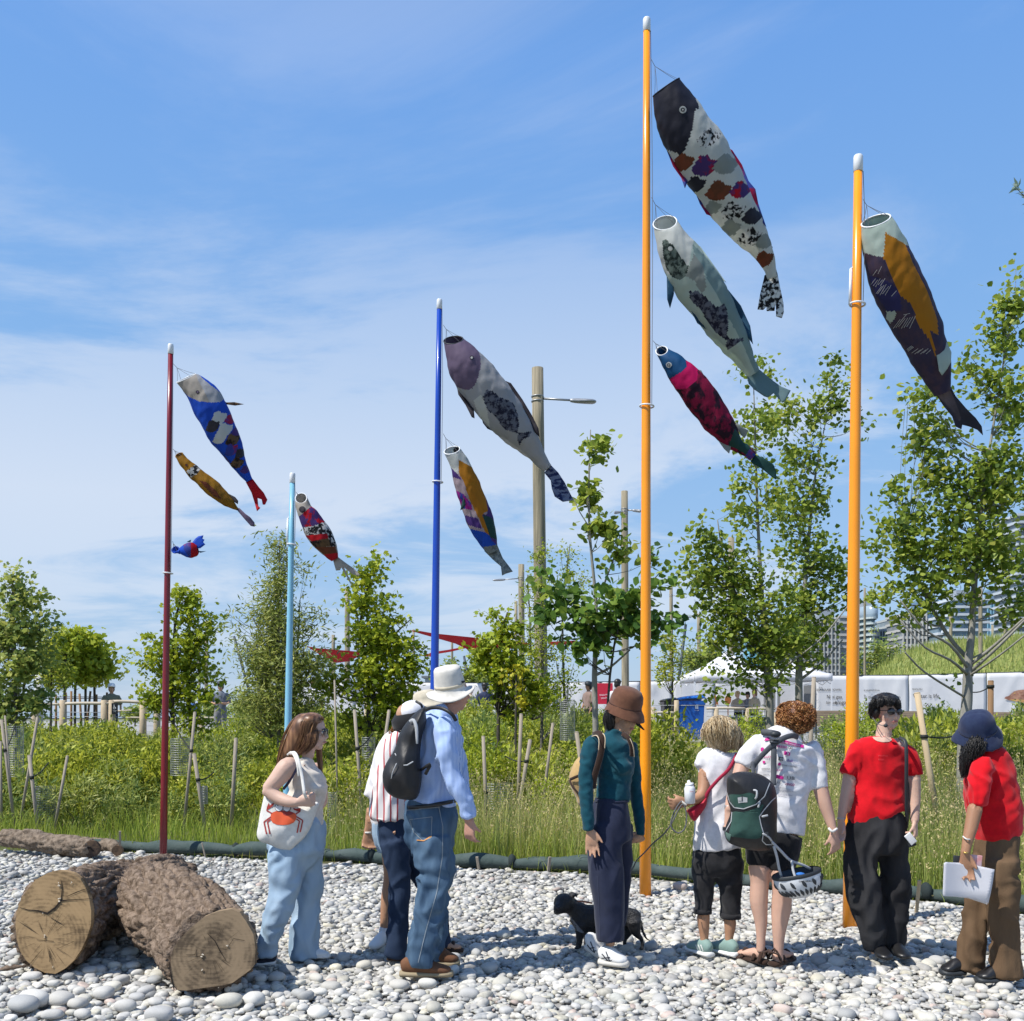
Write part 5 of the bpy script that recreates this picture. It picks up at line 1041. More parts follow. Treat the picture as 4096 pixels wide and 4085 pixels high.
# the accessibility sign hangs on the fence post
M_sg=mat('sign_black',(.012,.014,.02),.4)
sr=empty('sign',WP(459,2835,24.3),'black accessibility sign with white wheelchair symbol on a fence post','sign');S=Soup();c=WP(459,2835,24.38);S.box(c,(12/F*24.4,.012,22/F*24.4),bev=.003);pn=S.build('panel',M_sg,sr,shade=False);bb=bvh_of([pn])
X=lambda pts: [(x/2.7533,2700+y/2.7533) for x,y in pts];ringp=lambda cx,cy,r: [(cx+r*math.cos(t),cy+r*math.sin(t)) for t in np.linspace(0,6.28,12)[:-1]]
decal('wheelchair_symbol',[X(ringp(1256,331,4)),X([(1253,336),(1259,336),(1260,352),(1272,354),(1279,370),(1274,372),(1268,359),(1254,357)])]+[X([(1258+13*math.cos(t),364+13*math.sin(t)),(1258+13*math.cos(t+.5),364+13*math.sin(t+.5)),(1258+9.5*math.cos(t+.5),364+9.5*math.sin(t+.5)),(1258+9.5*math.cos(t),364+9.5*math.sin(t))]) for t in np.arange(.3,4.4,.5)],bb,M_white,sr,off=.01)
text_on('lettering','Accessible',451,2843.5,15,2.4,0,bb,M_white,sr,off=.01);text_on('lettering','route',455,2848,8,2.2,0,bb,M_white,sr,off=.01)
# cluster of thin stakes in the far planting behind fence
for i,(x,yt,x1) in enumerate([(224,2780,224),(285,2765,285),(318,2775,330),(362,2765,340),(386,2778,386),(428,2770,424),(436,2780,430),(263,2770,262)]):
    D=28;a,b=WP(x,yt,D),Vector((WP(x1,HZ,D).x,D,.7));root=empty('stake',b,'%s of eight dark far stakes behind the left rail fence, counted from left' % ['second','fourth','fifth','sixth','seventh','eighth','ninth','third'][i] if False else 'dark far stake behind the left rail fence, %s' % ['leftmost upright','upright between first and second maple','leaning left','leaning right','upright under the third maple','leaning by the white cap','rightmost by the white cap','upright by the first post'][i],'stake','dark stakes behind the left rail fence');S=Soup();S.cyl(b,a,.035,.032,8);S.build('shaft',M_woodb,root)
for y in (2787,2793):
    S=Soup();S.cyl(WP(80,y,28),WP(440,y+2,28),.012,None,5);o=S.build('rope',M_cord,None);tag(o,'dark rope strung between stakes behind the left rail fence, %s one' % ('upper' if y<2790 else 'lower'),'rope')
S=Soup();S.cyl(Vector((WP(155,HZ,26).x,26,.7)),WP(157,2690,26),.11,.10,14);o=S.build('white_post',mat('white_post',(.55,.54,.52),.8),None);tag(o,'thick whitish post behind the left tree','post')
# water beyond the left fence
M_water=mat('lake_water',(.10,.15,.19),.15,spec=.5,bump=.2,bs=1.0);o=mobj('lake',[(-3000,130,.80),(-8,130,.80),(-8,3500,.80),(-3000,3500,.80)],[(0,1,2,3)],M_water,smooth=False);tag(o,kind='structure')
# red banner with writing behind the brown hat
M_rb=mat('red_banner',(.50,.018,.045),.6);root=empty('red_sign',Vector((WP(2410,HZ,36).x,36,.7)),'red sign with white lettering behind the brown hat','sign');S=Soup();D=36;c=WP(2409,2775,D);S.box(c,(42/F*D,.015,42/F*D));rb=S.build('panel',M_rb,root,shade=False);bb=bvh_of([rb]);S=Soup(); 
for x in (2372,2448): S.cyl(Vector((WP(x,HZ,D+.04).x,D+.04,.7)),WP(x,2735,D+.04),.02)
S.build('frame',M_steel,root);text_on('lettering','Welcome!',2398,2785,38,7,-8,bb,M_white,root,off=.02);text_on('lettering',"What's on",2404,2797,36,7,-8,bb,M_white,root,off=.02)
# easel boards
for x,D,lab in [(2020,36,'white folding easel board left of the crouched visitor'),(1985,37,'second white easel board behind the yellow maple')]:
    root=empty('easel_board',Vector((WP(x,HZ,D).x,D,.7)),lab,'easel board');c=WP(x,2800,D);S=Soup();S.box(c,(.16,.02,.45),Matrix.Rotation(R(-8),3,'X'));S.build('board',M_hoard,root,shade=False);S=Soup()
    for q in (-1,1): S.cyl(c+Vector((q*.06,.05,.5)),Vector((c.x+q*.25,D,.7)),.015)
    S.build('leg_frame',M_dk,root)
# ---- towers
def haze_mix(c,k): return tuple(a*(1-k)+b*k for a,b in zip(c,(.42,.50,.58)))  # distance haze painted in: tower colours blended towards a pale blue-grey
def tower(x0,x1,yt,D,floors,cg,cs,label,overh=.9,depth=18,mull=0,crown=None,cyl=False,group=None):
    a,b=WP(x0,yt,D),WP(x1,yt,D);w=b.x-a.x;cx=(a.x+b.x)/2;zt=a.z;root=empty('tower_block',(cx,D,.5),label,'tower','distant tower blocks');mg=mat('glass_%.3f_%.3f' % cg[:2],haze_mix(cg,.25),.3,haze_mix(tuple(k*.55 for k in cg),.2),.09,contrast=.1,spec=.5);ms=mat('slab_%.3f_%.3f' % cs[:2],haze_mix(cs,.15),.8)
    S=Soup()
    if cyl: S.wtube([(cx,D+depth/2,.5,w/2,depth/2),(cx,D+depth/2,zt,w/2,depth/2)],24,1,caps=.001,side=(1,0,0))
    else: S.box((cx,D+depth/2,(zt+.5)/2),(w/2,depth/2,(zt-.5)/2))
    S.build('wall',mg,root,shade=cyl)
    S0=Soup()
    if cyl: S0.wtube([(0,0,-.5,w/2+overh,depth/2+overh),(0,0,.5,w/2+overh,depth/2+overh)],24,1,caps=.001,side=(1,0,0))
    else: S0.box((0,0,0),(w/2+overh*.4,depth/2+overh,.5))
    o=S0.build('floor_slab',ms,None,shade=False);me=o.data;bpy.data.objects.remove(o);fh=(zt-1)/floors
    for k in range(1,floors+1):
        c=bpy.data.objects.new('floor_slab',me);c.parent=root;COL.objects.link(c);c.location=(0,depth/2,.5+k*fh-.2);c.scale=(1,1,min(fh*.32,1.3))
    if mull:
        S1=Soup();S1.box((0,0,0),(.22,.3,(zt-.5)/2));o=S1.build('mullion',ms,None,shade=False);mm=o.data;bpy.data.objects.remove(o)
        for k in range(mull+1): c=bpy.data.objects.new('mullion',mm);c.parent=root;COL.objects.link(c);c.location=(-w/2+w*k/mull,-overh-.05,(zt-.5)/2)
    if crown:
        S=Soup();S.box((cx+crown[0]*w,D+depth/2,zt+crown[2]/2),(w*crown[1]/2,depth*.35,crown[2]/2));S.build('roof',mat('tower_roof',haze_mix((.25,.27,.3),.3),.8),root,shade=False)
    return root
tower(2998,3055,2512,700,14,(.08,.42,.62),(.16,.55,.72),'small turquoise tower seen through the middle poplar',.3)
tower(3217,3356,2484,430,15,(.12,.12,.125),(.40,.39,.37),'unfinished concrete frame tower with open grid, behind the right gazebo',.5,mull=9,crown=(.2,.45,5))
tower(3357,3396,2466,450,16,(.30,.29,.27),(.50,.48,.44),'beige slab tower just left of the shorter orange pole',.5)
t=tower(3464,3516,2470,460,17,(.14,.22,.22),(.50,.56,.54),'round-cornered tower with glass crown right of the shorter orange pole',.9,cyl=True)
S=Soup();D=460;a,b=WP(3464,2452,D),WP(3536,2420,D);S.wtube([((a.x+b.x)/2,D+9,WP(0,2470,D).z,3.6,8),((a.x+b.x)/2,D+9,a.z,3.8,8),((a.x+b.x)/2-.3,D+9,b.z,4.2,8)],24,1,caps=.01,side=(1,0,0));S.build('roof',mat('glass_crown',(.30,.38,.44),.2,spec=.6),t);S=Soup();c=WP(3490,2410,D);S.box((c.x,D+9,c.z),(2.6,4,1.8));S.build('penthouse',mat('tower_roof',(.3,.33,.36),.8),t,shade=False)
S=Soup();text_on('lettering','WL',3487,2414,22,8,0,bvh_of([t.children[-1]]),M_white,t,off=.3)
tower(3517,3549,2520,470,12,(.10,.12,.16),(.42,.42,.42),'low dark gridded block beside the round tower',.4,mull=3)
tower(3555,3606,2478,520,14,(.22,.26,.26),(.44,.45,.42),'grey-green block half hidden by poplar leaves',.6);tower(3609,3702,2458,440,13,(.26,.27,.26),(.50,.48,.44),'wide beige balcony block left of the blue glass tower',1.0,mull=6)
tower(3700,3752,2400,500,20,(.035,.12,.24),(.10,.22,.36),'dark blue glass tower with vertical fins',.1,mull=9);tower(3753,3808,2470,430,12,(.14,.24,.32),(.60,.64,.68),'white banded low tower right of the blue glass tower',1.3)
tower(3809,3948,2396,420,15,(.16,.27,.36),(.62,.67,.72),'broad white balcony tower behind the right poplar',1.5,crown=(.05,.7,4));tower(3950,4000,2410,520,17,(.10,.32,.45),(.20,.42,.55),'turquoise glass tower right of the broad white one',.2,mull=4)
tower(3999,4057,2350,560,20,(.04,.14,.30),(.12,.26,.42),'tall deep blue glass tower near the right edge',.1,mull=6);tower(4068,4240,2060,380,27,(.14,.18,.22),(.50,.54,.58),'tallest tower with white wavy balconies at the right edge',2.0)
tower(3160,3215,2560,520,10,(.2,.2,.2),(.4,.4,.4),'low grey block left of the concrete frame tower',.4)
# low buildings beyond the fence at left of the middle
for x0,x1,yt,D,lab in [(1700,1960,2712,150,'low pale building behind the white sun hat')]:
    a,b=WP(x0,yt,D),WP(x1,yt,D);root=empty('low_building',(a.x,D,.7),lab,'building');S=Soup();S.box(((a.x+b.x)/2,D+5,(a.z+.7)/2),((b.x-a.x)/2,5,(a.z-.7)/2));S.build('wall',mat('pale_wall',(.45,.46,.46),.9),root,shade=False);S=Soup();S.box(((a.x+b.x)/2,D+5,a.z+.15),((b.x-a.x)/2+.5,5.5,.15));S.build('roof',mat('grey_roof',(.2,.21,.22),.9),root,shade=False)
# parked white vehicle shape in the far middle: a pickup behind the rail fence
# ---------------- koi streamers ----------------
SUBK=17
def cloth(name,c,c2=None,ns=8,contrast=.2,trans=.5,stretch=(1,1,1),detail=4): return mat(name,c,.65,c2,ns,trans=trans,spec=.25,bump=.28,bs=14,stretch=stretch,contrast=contrast,detail=detail,bdist=.012)
C_white=cloth('white_nylon',(.76,.77,.74),(.68,.70,.67),4);C_mint=cloth('mint_nylon',(.62,.71,.65),(.52,.62,.56),3);C_teal=cloth('grey_teal_nylon',(.34,.46,.44),(.28,.39,.38),3)
C_black=cloth('black_nylon',(.010,.011,.022),(.016,.016,.028),4,trans=.1);C_bw=cloth('black_white_print',(.76,.76,.74),(.02,.02,.022),24,.03);C_navy=cloth('navy_fin',(.012,.05,.10),(.015,.07,.13),5,trans=.25)
C_brown=cloth('brown_patch',(.28,.08,.04),(.19,.07,.035),14,.08);C_red=cloth('red_patch',(.60,.012,.03),(.10,.05,.22),9,.04);C_lg=cloth('grey_patch',(.40,.43,.40),(.34,.37,.35),5);C_redblue=cloth('red_blue_fin',(.34,.01,.06),(.03,.05,.28),5,.05,trans=.3)
C_printg=cloth('dark_green_fish_print',(.035,.055,.05),(.22,.28,.25),26,.06);C_printn=cloth('navy_fish_print',(.025,.028,.06),(.20,.22,.28),24,.06)
C_blue=cloth('royal_blue_nylon',(.008,.06,.46),(.012,.09,.56),3,trans=.3);C_dblue=cloth('petrol_blue_nylon',(.008,.075,.20),None,trans=.3);C_pink=cloth('pink_nylon',(.62,.008,.13),None,trans=.4);C_swirl=cloth('crimson_swirl_print',(.34,.014,.07),(.035,.012,.03),12,.05,stretch=(1,1,.6))
C_dgreen=cloth('dark_green_nylon',(.012,.055,.05),None,trans=.2);C_orange=cloth('ochre_nylon',(.56,.24,.012),(.48,.20,.02),3,trans=.45);C_brownp=cloth('brown_purple_print',(.055,.035,.06),(.03,.025,.06),7,.08,trans=.15,stretch=(2,2,.5))
C_purpg=cloth('mauve_grey_nylon',(.17,.125,.20),(.14,.105,.17),3,trans=.3);C_silver=cloth('silver_nylon',(.56,.56,.57),(.48,.49,.51),2);C_violet=cloth('violet_nylon',(.13,.06,.30),(.09,.05,.22),5);C_mag=cloth('magenta_print',(.50,.03,.36),(.04,.08,.42),12,.04);C_palep=cloth('pale_pink_nylon',(.52,.42,.46),None)
C_net=cloth('grey_net',(.20,.24,.25),(.34,.38,.38),30,.06);C_cream=cloth('cream_nylon',(.55,.50,.44),(.46,.42,.37),12,.1);C_redt=cloth('scarlet_nylon',(.62,.012,.02),(.45,.01,.03),5,trans=.45);C_bwn=cloth('black_brown_patch',(.03,.02,.02),(.20,.12,.06),12,.05);C_yel=cloth('mustard_nylon',(.46,.23,.02),(.34,.17,.02),6,.12)
C_wave=cloth('wave_print',(.03,.045,.15),(.26,.30,.42),13,.03,stretch=(1,1,2));C_char=cloth('charcoal_nylon',(.022,.018,.022),(.035,.03,.04),8,trans=.1)
def inpoly(X,Y,poly):
    r=np.zeros(len(X),bool);n=len(poly)
    for i in range(n):
        x0,y0=poly[i];x1,y1=poly[(i+1) % n];c=((y0>Y)!=(y1>Y)) & (X<(x1-x0)*(Y-y0)/((y1-y0) or 1e-9)+x0);r ^= c
    return r
def fan(cx,cy,s,a=18): 
    u=[(-1,.72),(-.62,-.62),(-.08,-.92),(.30,-.66),(1,-.72),(.98,-.1),(.62,.62),(.05,.95),(-.55,.95)];c,q=math.cos(R(a)),math.sin(R(a));return [(cx+s*(x*c-y*q),cy+s*(x*q+y*c)) for x,y in u]
def smooth_poly(p,k=3): return [tuple(q) for q in catmull([p[-1]]+list(p)+[p[0]],k)][k:-k]
def koi(label,crop,D,spine,base,zones,ring_m,ring,tie,fins=(),eye=None,dir_d=.28,lines=(),seg=96,wr=.010):
    """spine: crop px centres + half widths; ring: (cx,cy,rx,ry,ang); tie: native px point on the pole; fins: (pts, mat, depth)"""
    S=Soup(*crop,D);Q=[];L=0;prev=None
    for i,(x,y,r) in enumerate(spine):
        if prev: L+=S.Rm(math.hypot(x-prev[0],y-prev[1]))
        d=dir_d*L;w=S.P(x,y,d);Q.append((w.x,w.y,w.z,S.Rm(r),S.Rm(r)));prev=(x,y)
    C=catmull(Q,SUBK);n=len(C);V=[];rc,rx,ry,ra=S.P(ring[0],ring[1]),S.Rm(ring[2]),S.Rm(ring[3]),R(ring[4])
    rdep=math.sqrt(max(rx*rx-ry*ry,0)) ;A0=Vector((math.cos(ra),0,-math.sin(ra)));U=Vector((math.sin(ra),0,math.cos(ra)));B0=U*ry+Vector((0,rdep,0))*(1 if dir_d>=0 else-1)
    for i,q in enumerate(C):
        a=Vector(C[max(i-1,0)][:3]);b=Vector(C[min(i+1,n-1)][:3]);T=(b-a).normalized();A=T.cross(Vector((0,1,0))).normalized()
        if A.dot(A0)<0: A=-A
        B=T.cross(A).normalized();B=B if B.dot(B0)>0 else-B
        k=max(0,1-i/(SUBK*1.33));k=k*k*(3-2*k);c=Vector(q[:3])*(1-k)+rc*k;AA=A*q[3]*(1-k)+A0*rx*k;BB=B*q[4]*(1-k)+B0*k
        for j in range(seg): t=2*math.pi*j/seg;V.append(c+AA*math.cos(t)+BB*math.sin(t))
    V=[v+Vector((0,0,0)) for v in V];Fc=[];out=[]
    for i,v in enumerate(V):
        row=i // seg;am=min(row/(SUBK*1.1),1)*wr;nn=noise.noise((v.x*9+D,v.y*6,v.z*5))+.6*noise.noise((v.x*22,v.y*12,v.z*14+3));c=Vector(C[row][:3]);d=(v-c);out.append(v+d.normalized()*nn*am if d.length>1e-6 else v)
    V=out; 
    for i in range(n-1):
        for j in range(seg): j2=(j+1) % seg;Fc.append((i*seg+j,i*seg+j2,(i+1)*seg+j2,(i+1)*seg+j))
    mats=[base];cen=np.array([[sum(V[k][0] for k in f)/4,sum(V[k][1] for k in f)/4,sum(V[k][2] for k in f)/4] for f in Fc]);px=(CX+cen[:,0]/cen[:,1]*F-crop[0])*crop[2];py=(HZ-(cen[:,2]-H)/cen[:,1]*F-crop[1])*crop[2];idx=np.zeros(len(Fc),int)
    for poly,m in zones:
        if m not in mats: mats.append(m)
        idx[inpoly(px,py,poly)]=mats.index(m)
    tiew=WP(*tie,D+.0);root=empty('koi_streamer',tiew,label,'koi streamer','koi streamers flying from the poles');body=mobj('body',V,Fc,mats,root,fmats=[int(k) for k in idx]);md=body.modifiers.new('solidify','SOLIDIFY');md.thickness=.002
    pts=[(*(rc+A0*rx*math.cos(t)+B0*math.sin(t)),.006,.006) for t in np.linspace(0,2*math.pi,33)];S2=Soup();S2.wtube(pts,6,1,caps=False);S2.build('mouth_ring',ring_m,root)
    S2=Soup();knot=tiew+(rc-tiew)*.28;S2.wtube([(*tiew,.0022,.0022),(*knot,.0022,.0022)],4,1)
    for t in (0.2,2.3,3.6,5.4): p=rc+A0*rx*math.cos(t)+B0*math.sin(t);S2.wtube([(*knot,.0016,.0016),(*((knot+p)/2+Vector((.004,0,-.006))),.0016,.0016),(*p,.0016,.0016)],4,2,caps=False)
    S2.build('bridle_lines',M_cord,root);k0=L
    for f in fins:
        pts,m,nm=f[0],f[1],f[2];dd=f[3] if len(f)>3 else 0;cx=sum(p[0] for p in pts)/len(pts);cy=sum(p[1] for p in pts)/len(pts);i=min(range(len(spine)),key=lambda i: (spine[i][0]-cx)**2+(spine[i][1]-cy)**2);dbase=C[min(i*SUBK,n-1)][1]-D
        poly_sheet(nm,pts,D+dbase+dd,m,root,crop=crop,step=12,thick=.004,wav=.05,ws=5)
    bv=bvh_of([body])
    if eye:
        x,y,r,mo,mi=eye;cp=lambda k: [(x+k*math.cos(t),y+k*math.sin(t)) for t in np.linspace(0,2*math.pi,20)[:-1]]
        e=decal('eye',[cp(r)],bv,mo,root,crop,off=.006,step=6);decal('pupil',[cp(r*.55)],bv,mi,root,crop,off=.010,step=6)
        if len(eye)>3 and mo is C_white: decal('pupil_dot',[cp(r*.26)],bv,C_white,root,crop,off=.013)
    if lines:
        P=[]
        for x0,y0,x1,y1 in lines: L_=math.hypot(x1-x0,y1-y0);nx,ny=-(y1-y0)/L_*1.3,(x1-x0)/L_*1.3;P.append([(x0-nx,y0-ny),(x1-nx,y1-ny),(x1+nx,y1+ny),(x0+nx,y0+ny)])
        q=decal('stripe_print',P,bv,C_white,root,crop,off=.006,step=12);q['kind']='stuff'
    return root
K1=(2540,50,1.5414);K2=(2540,800,1.6057);K4=(3350,600,1.4826);K5=(1700,1150,1.5414);K7=(600,1350,1.8356)
koi('black-headed white koi with patchwork scales, topmost on the tallest orange pole',K1,8.45,[(192,463,90),(240,590,128),(315,735,152),(425,905,162),(515,1050,148),(595,1185,134),(695,1335,105),(765,1435,74),(823,1555,45),(845,1640,32)],C_white,
    [(smooth_poly([(60,560),(80,400),(300,380),(360,500),(395,590),(372,600),(360,680),(335,780),(290,872),(240,858),(170,830),(100,720)]),C_black),(fan(452,772,66),C_bw),(fan(297,922,62),C_brown),(fan(430,945,74),C_red),(fan(560,935,72),C_lg),(fan(372,1058,58),C_black),(fan(515,1097,72),C_brown),(fan(650,1092,60),C_red),
     (fan(480,1200,48),C_lg),(fan(603,1222,68),C_bw),(fan(724,1256,58),C_black),(fan(590,1325,58),C_lg),(fan(710,1382,66),C_bw),(fan(800,1410,52),C_lg),(fan(794,1520,56,8),C_brown)],C_black,(192,463,90,30,-33),(2602,232),
    fins=[([(195,850),(240,910),(280,985),(325,1040),(308,1085),(285,1020),(235,950)],C_redblue,'fin'),([(553,820),(600,850),(660,940),(700,1040),(742,1090),(760,1180),(810,1325),(770,1275),(720,1160),(680,1060),(620,930)],C_redblue,'dorsal_fin'),([(372,1110),(430,1180),(490,1262),(440,1245),(400,1180)],C_redblue,'fin'),([(680,1445),(728,1465),(715,1480)],C_redt,'fin'),([(825,1410),(850,1450),(838,1450)],C_black,'fin'),
          ([(798,1622),(850,1590),(866,1568),(878,1610),(895,1700),(915,1790),(918,1850),(905,1885),(870,1875),(868,1790),(860,1840),(812,1842),(810,1815),(790,1835),(755,1832),(775,1720),(795,1640)],C_bw,'tail_fin')],eye=(295,600,23,C_white,C_black))
fishprint=[(348,580),(370,592),(400,583),(440,610),(490,660),(525,690),(570,668),(595,720),(600,800),(592,862),(605,890),(650,892),(705,885),(690,905),(645,928),(600,965),(582,940),(590,902),(555,880),(505,838),(460,770),(420,700),(380,665),(352,630)]
koi('pale mint koi with a dark printed fish, middle one on the tallest orange pole',K2,8.42,[(193,150,76),(240,275,104),(297,370,124),(375,505,141),(465,635,138),(550,775,119),(643,920,92),(730,1060,54),(760,1115,44)],C_mint,
    [([(360,270),(480,400),(600,560),(760,900),(800,1100),(770,1110),(680,900),(600,760),(540,640),(450,480),(380,340)],C_teal),([(100,60),(300,90),(380,250),(360,330),(345,430),(300,510),(200,470),(100,300)],C_white),([(378,350),(440,440),(455,560),(430,605),(380,520),(320,480),(350,420)],C_lg),([(175,262),(200,258),(240,290),(290,360),(345,430),(330,480),(290,515),(240,495),(200,440),(182,350)],C_printg),(fishprint,C_printn)],
    M_white,(193,148,75,62,-20),(2606,790),fins=[([(203,465),(230,500),(248,530),(250,605),(225,697),(207,640)],C_navy,'fin'),([(535,510),(600,580),(680,680),(740,810),(758,928),(715,870),(660,730),(590,590)],C_navy,'dorsal_fin'),([(352,695),(400,745),(457,832),(400,792)],C_navy,'fin'),([(355,262),(420,300),(520,440),(585,530),(540,500),(430,360)],C_mint,'dorsal_fin'),
          ([(718,1120),(800,1090),(870,1150),(940,1200),(1000,1225),(965,1290),(945,1302),(890,1242),(855,1270),(830,1262),(770,1220),(730,1180)],cloth('sheer_teal',(.24,.36,.38),None,trans=.6),'tail_fin')],eye=(226,313,15,C_white,C_white))
koi('petrol blue and pink koi with crimson swirls, lowest on the tallest orange pole',K2,8.5,[(172,970,37),(235,1042,64),(300,1115,86),(350,1172,94),(420,1268,99),(485,1355,97),(545,1435,90),(603,1512,68),(660,1576,43),(715,1612,35),(757,1650,30)],C_swirl,
    [([(120,900),(260,930),(325,1025),(332,1070),(290,1110),(225,1147),(150,1100)],C_dblue),([(225,1147),(290,1110),(332,1070),(325,1022),(400,1070),(402,1150),(370,1185),(330,1212),(280,1217),(245,1210)],C_pink),([(640,1470),(700,1540),(760,1620),(720,1640),(640,1590),(600,1580)],C_dgreen),([(735,1600),(790,1650),(740,1690),(705,1650)],C_redblue)],M_white,(172,970,37,33,-30),(2612,1363),
    fins=[([(645,1425),(690,1460),(728,1480),(705,1530),(680,1510),(655,1465)],C_lg,'fin'),([(530,1540),(580,1560),(617,1585),(605,1630),(572,1600)],C_lg,'fin'),([(390,1085),(425,1095),(442,1128),(410,1112)],C_lg,'fin'),([(742,1684),(768,1635),(830,1660),(890,1700),(908,1750),(905,1797),(880,1780),(820,1730)],C_dgreen,'tail_fin')],eye=(217,1060,19,C_white,C_black),dir_d=.15)
ln=[(198+i*14,800+(i % 3)*6,226+i*14,762+(i % 2)*8) for i in range(5)]+[(222+i*15,862-(i % 2)*8,262+i*14,808-(i % 3)*6) for i in range(5)]+[(330+i*16,1060-(i % 3)*5,372+i*15,1005-i*3) for i in range(7)]+[(402+i*4,1190+i*5,440+i*6,1162+i*4) for i in range(3)]+[(440+i*17,1205+(i % 2)*6,478+i*15,1178+(i % 2)*8) for i in range(6)]+[(392,978,430,970),(320,868,350,835),(210,745,235,710),(240,735,262,690),(380,1010,410,975)]
koi('dark brown koi with ochre back and pale mouth on the shorter orange pole',K4,7.2,[(228,420,82),(262,530,112),(292,630,128),(330,735,138),(380,850,143),(440,970,138),(495,1090,127),(545,1215,108),(585,1320,83),(612,1410,56),(622,1440,46)],C_brownp,
    [([(100,350),(340,330),(420,570),(385,558),(285,490),(272,640),(200,622),(100,590)],C_mint),([(285,490),(400,560),(450,680),(530,830),(590,1000),(598,1100),(550,1070),(592,1245),(570,1200),(540,1120),(480,1040),(440,920),(380,870),(330,770),(300,690),(272,640)],C_orange),([(295,888),(320,895),(348,940),(345,990),(315,1028),(290,1000)],C_mint),([(180,740),(330,790),(370,860),(380,950),(300,960),(230,860)],cloth('indigo_patch',(.02,.02,.09),None,trans=.15))],M_white,(228,420,82,50,-27),(3452,797),
    fins=[([(548,1062),(600,1095),(650,1145),(675,1200),(672,1260),(650,1300),(620,1337),(603,1310),(590,1230)],C_mint,'fin',-.12),([(525,820),(560,900),(600,1000),(630,1110),(600,1080),(560,960)],C_brownp,'dorsal_fin'),([(560,1430),(620,1400),(665,1390),(700,1460),(760,1530),(820,1590),(855,1640),(862,1692),(830,1660),(780,1640),(740,1630),(735,1657),(700,1640),(680,1580),(630,1520),(590,1460)],C_char,'tail_fin')],lines=ln,eye=None)
fp2=[(352,650),(362,665),(380,632),(420,640),(460,680),(500,690),(548,718),(570,780),(580,840),(572,890),(600,897),(660,885),(640,920),(602,938),(582,975),(570,940),(574,902),(540,890),(500,878),(470,850),(430,790),(390,760),(368,710)]
koi('large white koi with mauve head and printed fish on the royal blue pole',K5,9.7,[(175,325,60),(220,418,97),(262,492,121),(330,580,130),(410,685,133),(500,800,122),(578,895,101),(650,980,71),(705,1052,45),(755,1115,30)],C_silver,
    [(smooth_poly([(60,280),(230,240),(320,380),(342,440),(336,520),(302,610),(262,632),(222,622),(140,570),(90,420)]),C_purpg),([(300,700),(345,660),(380,740),(400,860),(340,800)],C_white),(fp2,C_printn)],M_dk,(175,325,60,40,-8),(1773,1300),
    fins=[([(195,605),(240,660),(280,715),(302,755),(306,808),(288,800),(250,725),(205,660)],C_char,'fin'),([(482,570),(530,590),(600,690),(660,790),(700,870),(707,925),(672,890),(625,790),(570,690)],C_char,'dorsal_fin'),([(345,795),(400,858),(427,890),(385,872),(358,838)],C_char,'fin'),([(735,1142),(775,1095),(820,1140),(860,1200),(890,1260),(917,1312),(850,1322),(800,1290),(782,1240),(775,1190)],C_wave,'tail_fin')],eye=(288,433,13,C_char,C_white))
koi('striped violet and ochre koi with grey net tail, lower on the royal blue pole',K5,9.75,[(167,1005,50),(212,1088,59),(247,1188,73),(288,1290,80),(322,1385,83),(362,1495,76),(405,1600,44),(418,1630,36)],C_palep,
    [([(90,960),(240,940),(290,1110),(207,1065),(205,1165),(150,1110)],C_white),([(150,1100),(205,1155),(230,1190),(160,1165)],C_violet),([(180,1245),(240,1275),(290,1340),(290,1372),(220,1360)],C_mag),([(230,1400),(330,1425),(355,1490),(270,1465)],C_violet),([(265,1485),(370,1510),(400,1530),(470,1560),(460,1600),(350,1640)],C_blue),([(330,1200),(400,1330),(440,1430),(455,1600),(410,1560),(398,1530),(350,1400),(385,1400),(375,1300)],C_violet),([(355,1400),(410,1420),(445,1480),(452,1560),(400,1540)],C_dgreen),
     ([(207,1062),(290,1110),(340,1210),(375,1300),(388,1380),(352,1400),(398,1532),(370,1510),(320,1400),(270,1300),(240,1200),(210,1150)],C_orange),([(360,1600),(450,1585),(450,1650),(380,1660)],C_net)],M_white,(167,1005,50,32,-15),(1773,1735),fins=[([(365,1625),(447,1592),(480,1670),(515,1715),(542,1752),(500,1765),(475,1777),(468,1720),(420,1680)],C_net,'tail_fin'),([(240,1295),(252,1340),(235,1365),(217,1375),(225,1335)],C_dgreen,'fin',-.12)],eye=(192,1003,17,C_char,C_char))
koi('blue koi with pale head, white scales and scarlet tail, topmost on the crimson pole',K7,10.6,[(265,300,76),(340,372,94),(405,450,117),(450,535,121),(497,625,115),(548,727,107),(597,812,86),(642,905,62),(690,990,40),(730,1055,24)],C_blue,
    [([(180,250),(340,240),(400,400),(440,478),(360,470),(285,435),(200,350)],C_cream),([(330,250),(430,340),(560,440),(515,476),(440,478),(400,400),(360,330)],C_silver),(fan(505,590,56,8),C_white),(fan(548,676,56,8),C_white),(fan(512,737,48,8),C_white),(fan(460,650,50,5),C_char),(fan(605,750,52,5),C_bwn),(fan(597,825,48,0),C_redblue),(fan(662,850,40,0),C_char),(fan(640,920,46),C_bwn),(fan(700,970,34),C_violet),(fan(590,600,40),C_redblue),(fan(635,690,36),C_violet)],M_white,(267,300,76,34,-24),(693,1455),
    fins=[([(515,433),(560,478),(620,475),(692,491),(625,501),(560,492)],C_bwn,'dorsal_fin'),([(378,630),(400,640),(480,775),(600,940),(572,908),(480,800)],C_bwn,'fin'),([(703,1062),(755,1040),(800,1100),(835,1140),(862,1192),(845,1228),(828,1228),(820,1190),(790,1180),(795,1240),(810,1252),(785,1277),(770,1220),(745,1140)],C_redt,'tail_fin')],eye=(349,401,13,C_char,C_purpg),dir_d=.2)
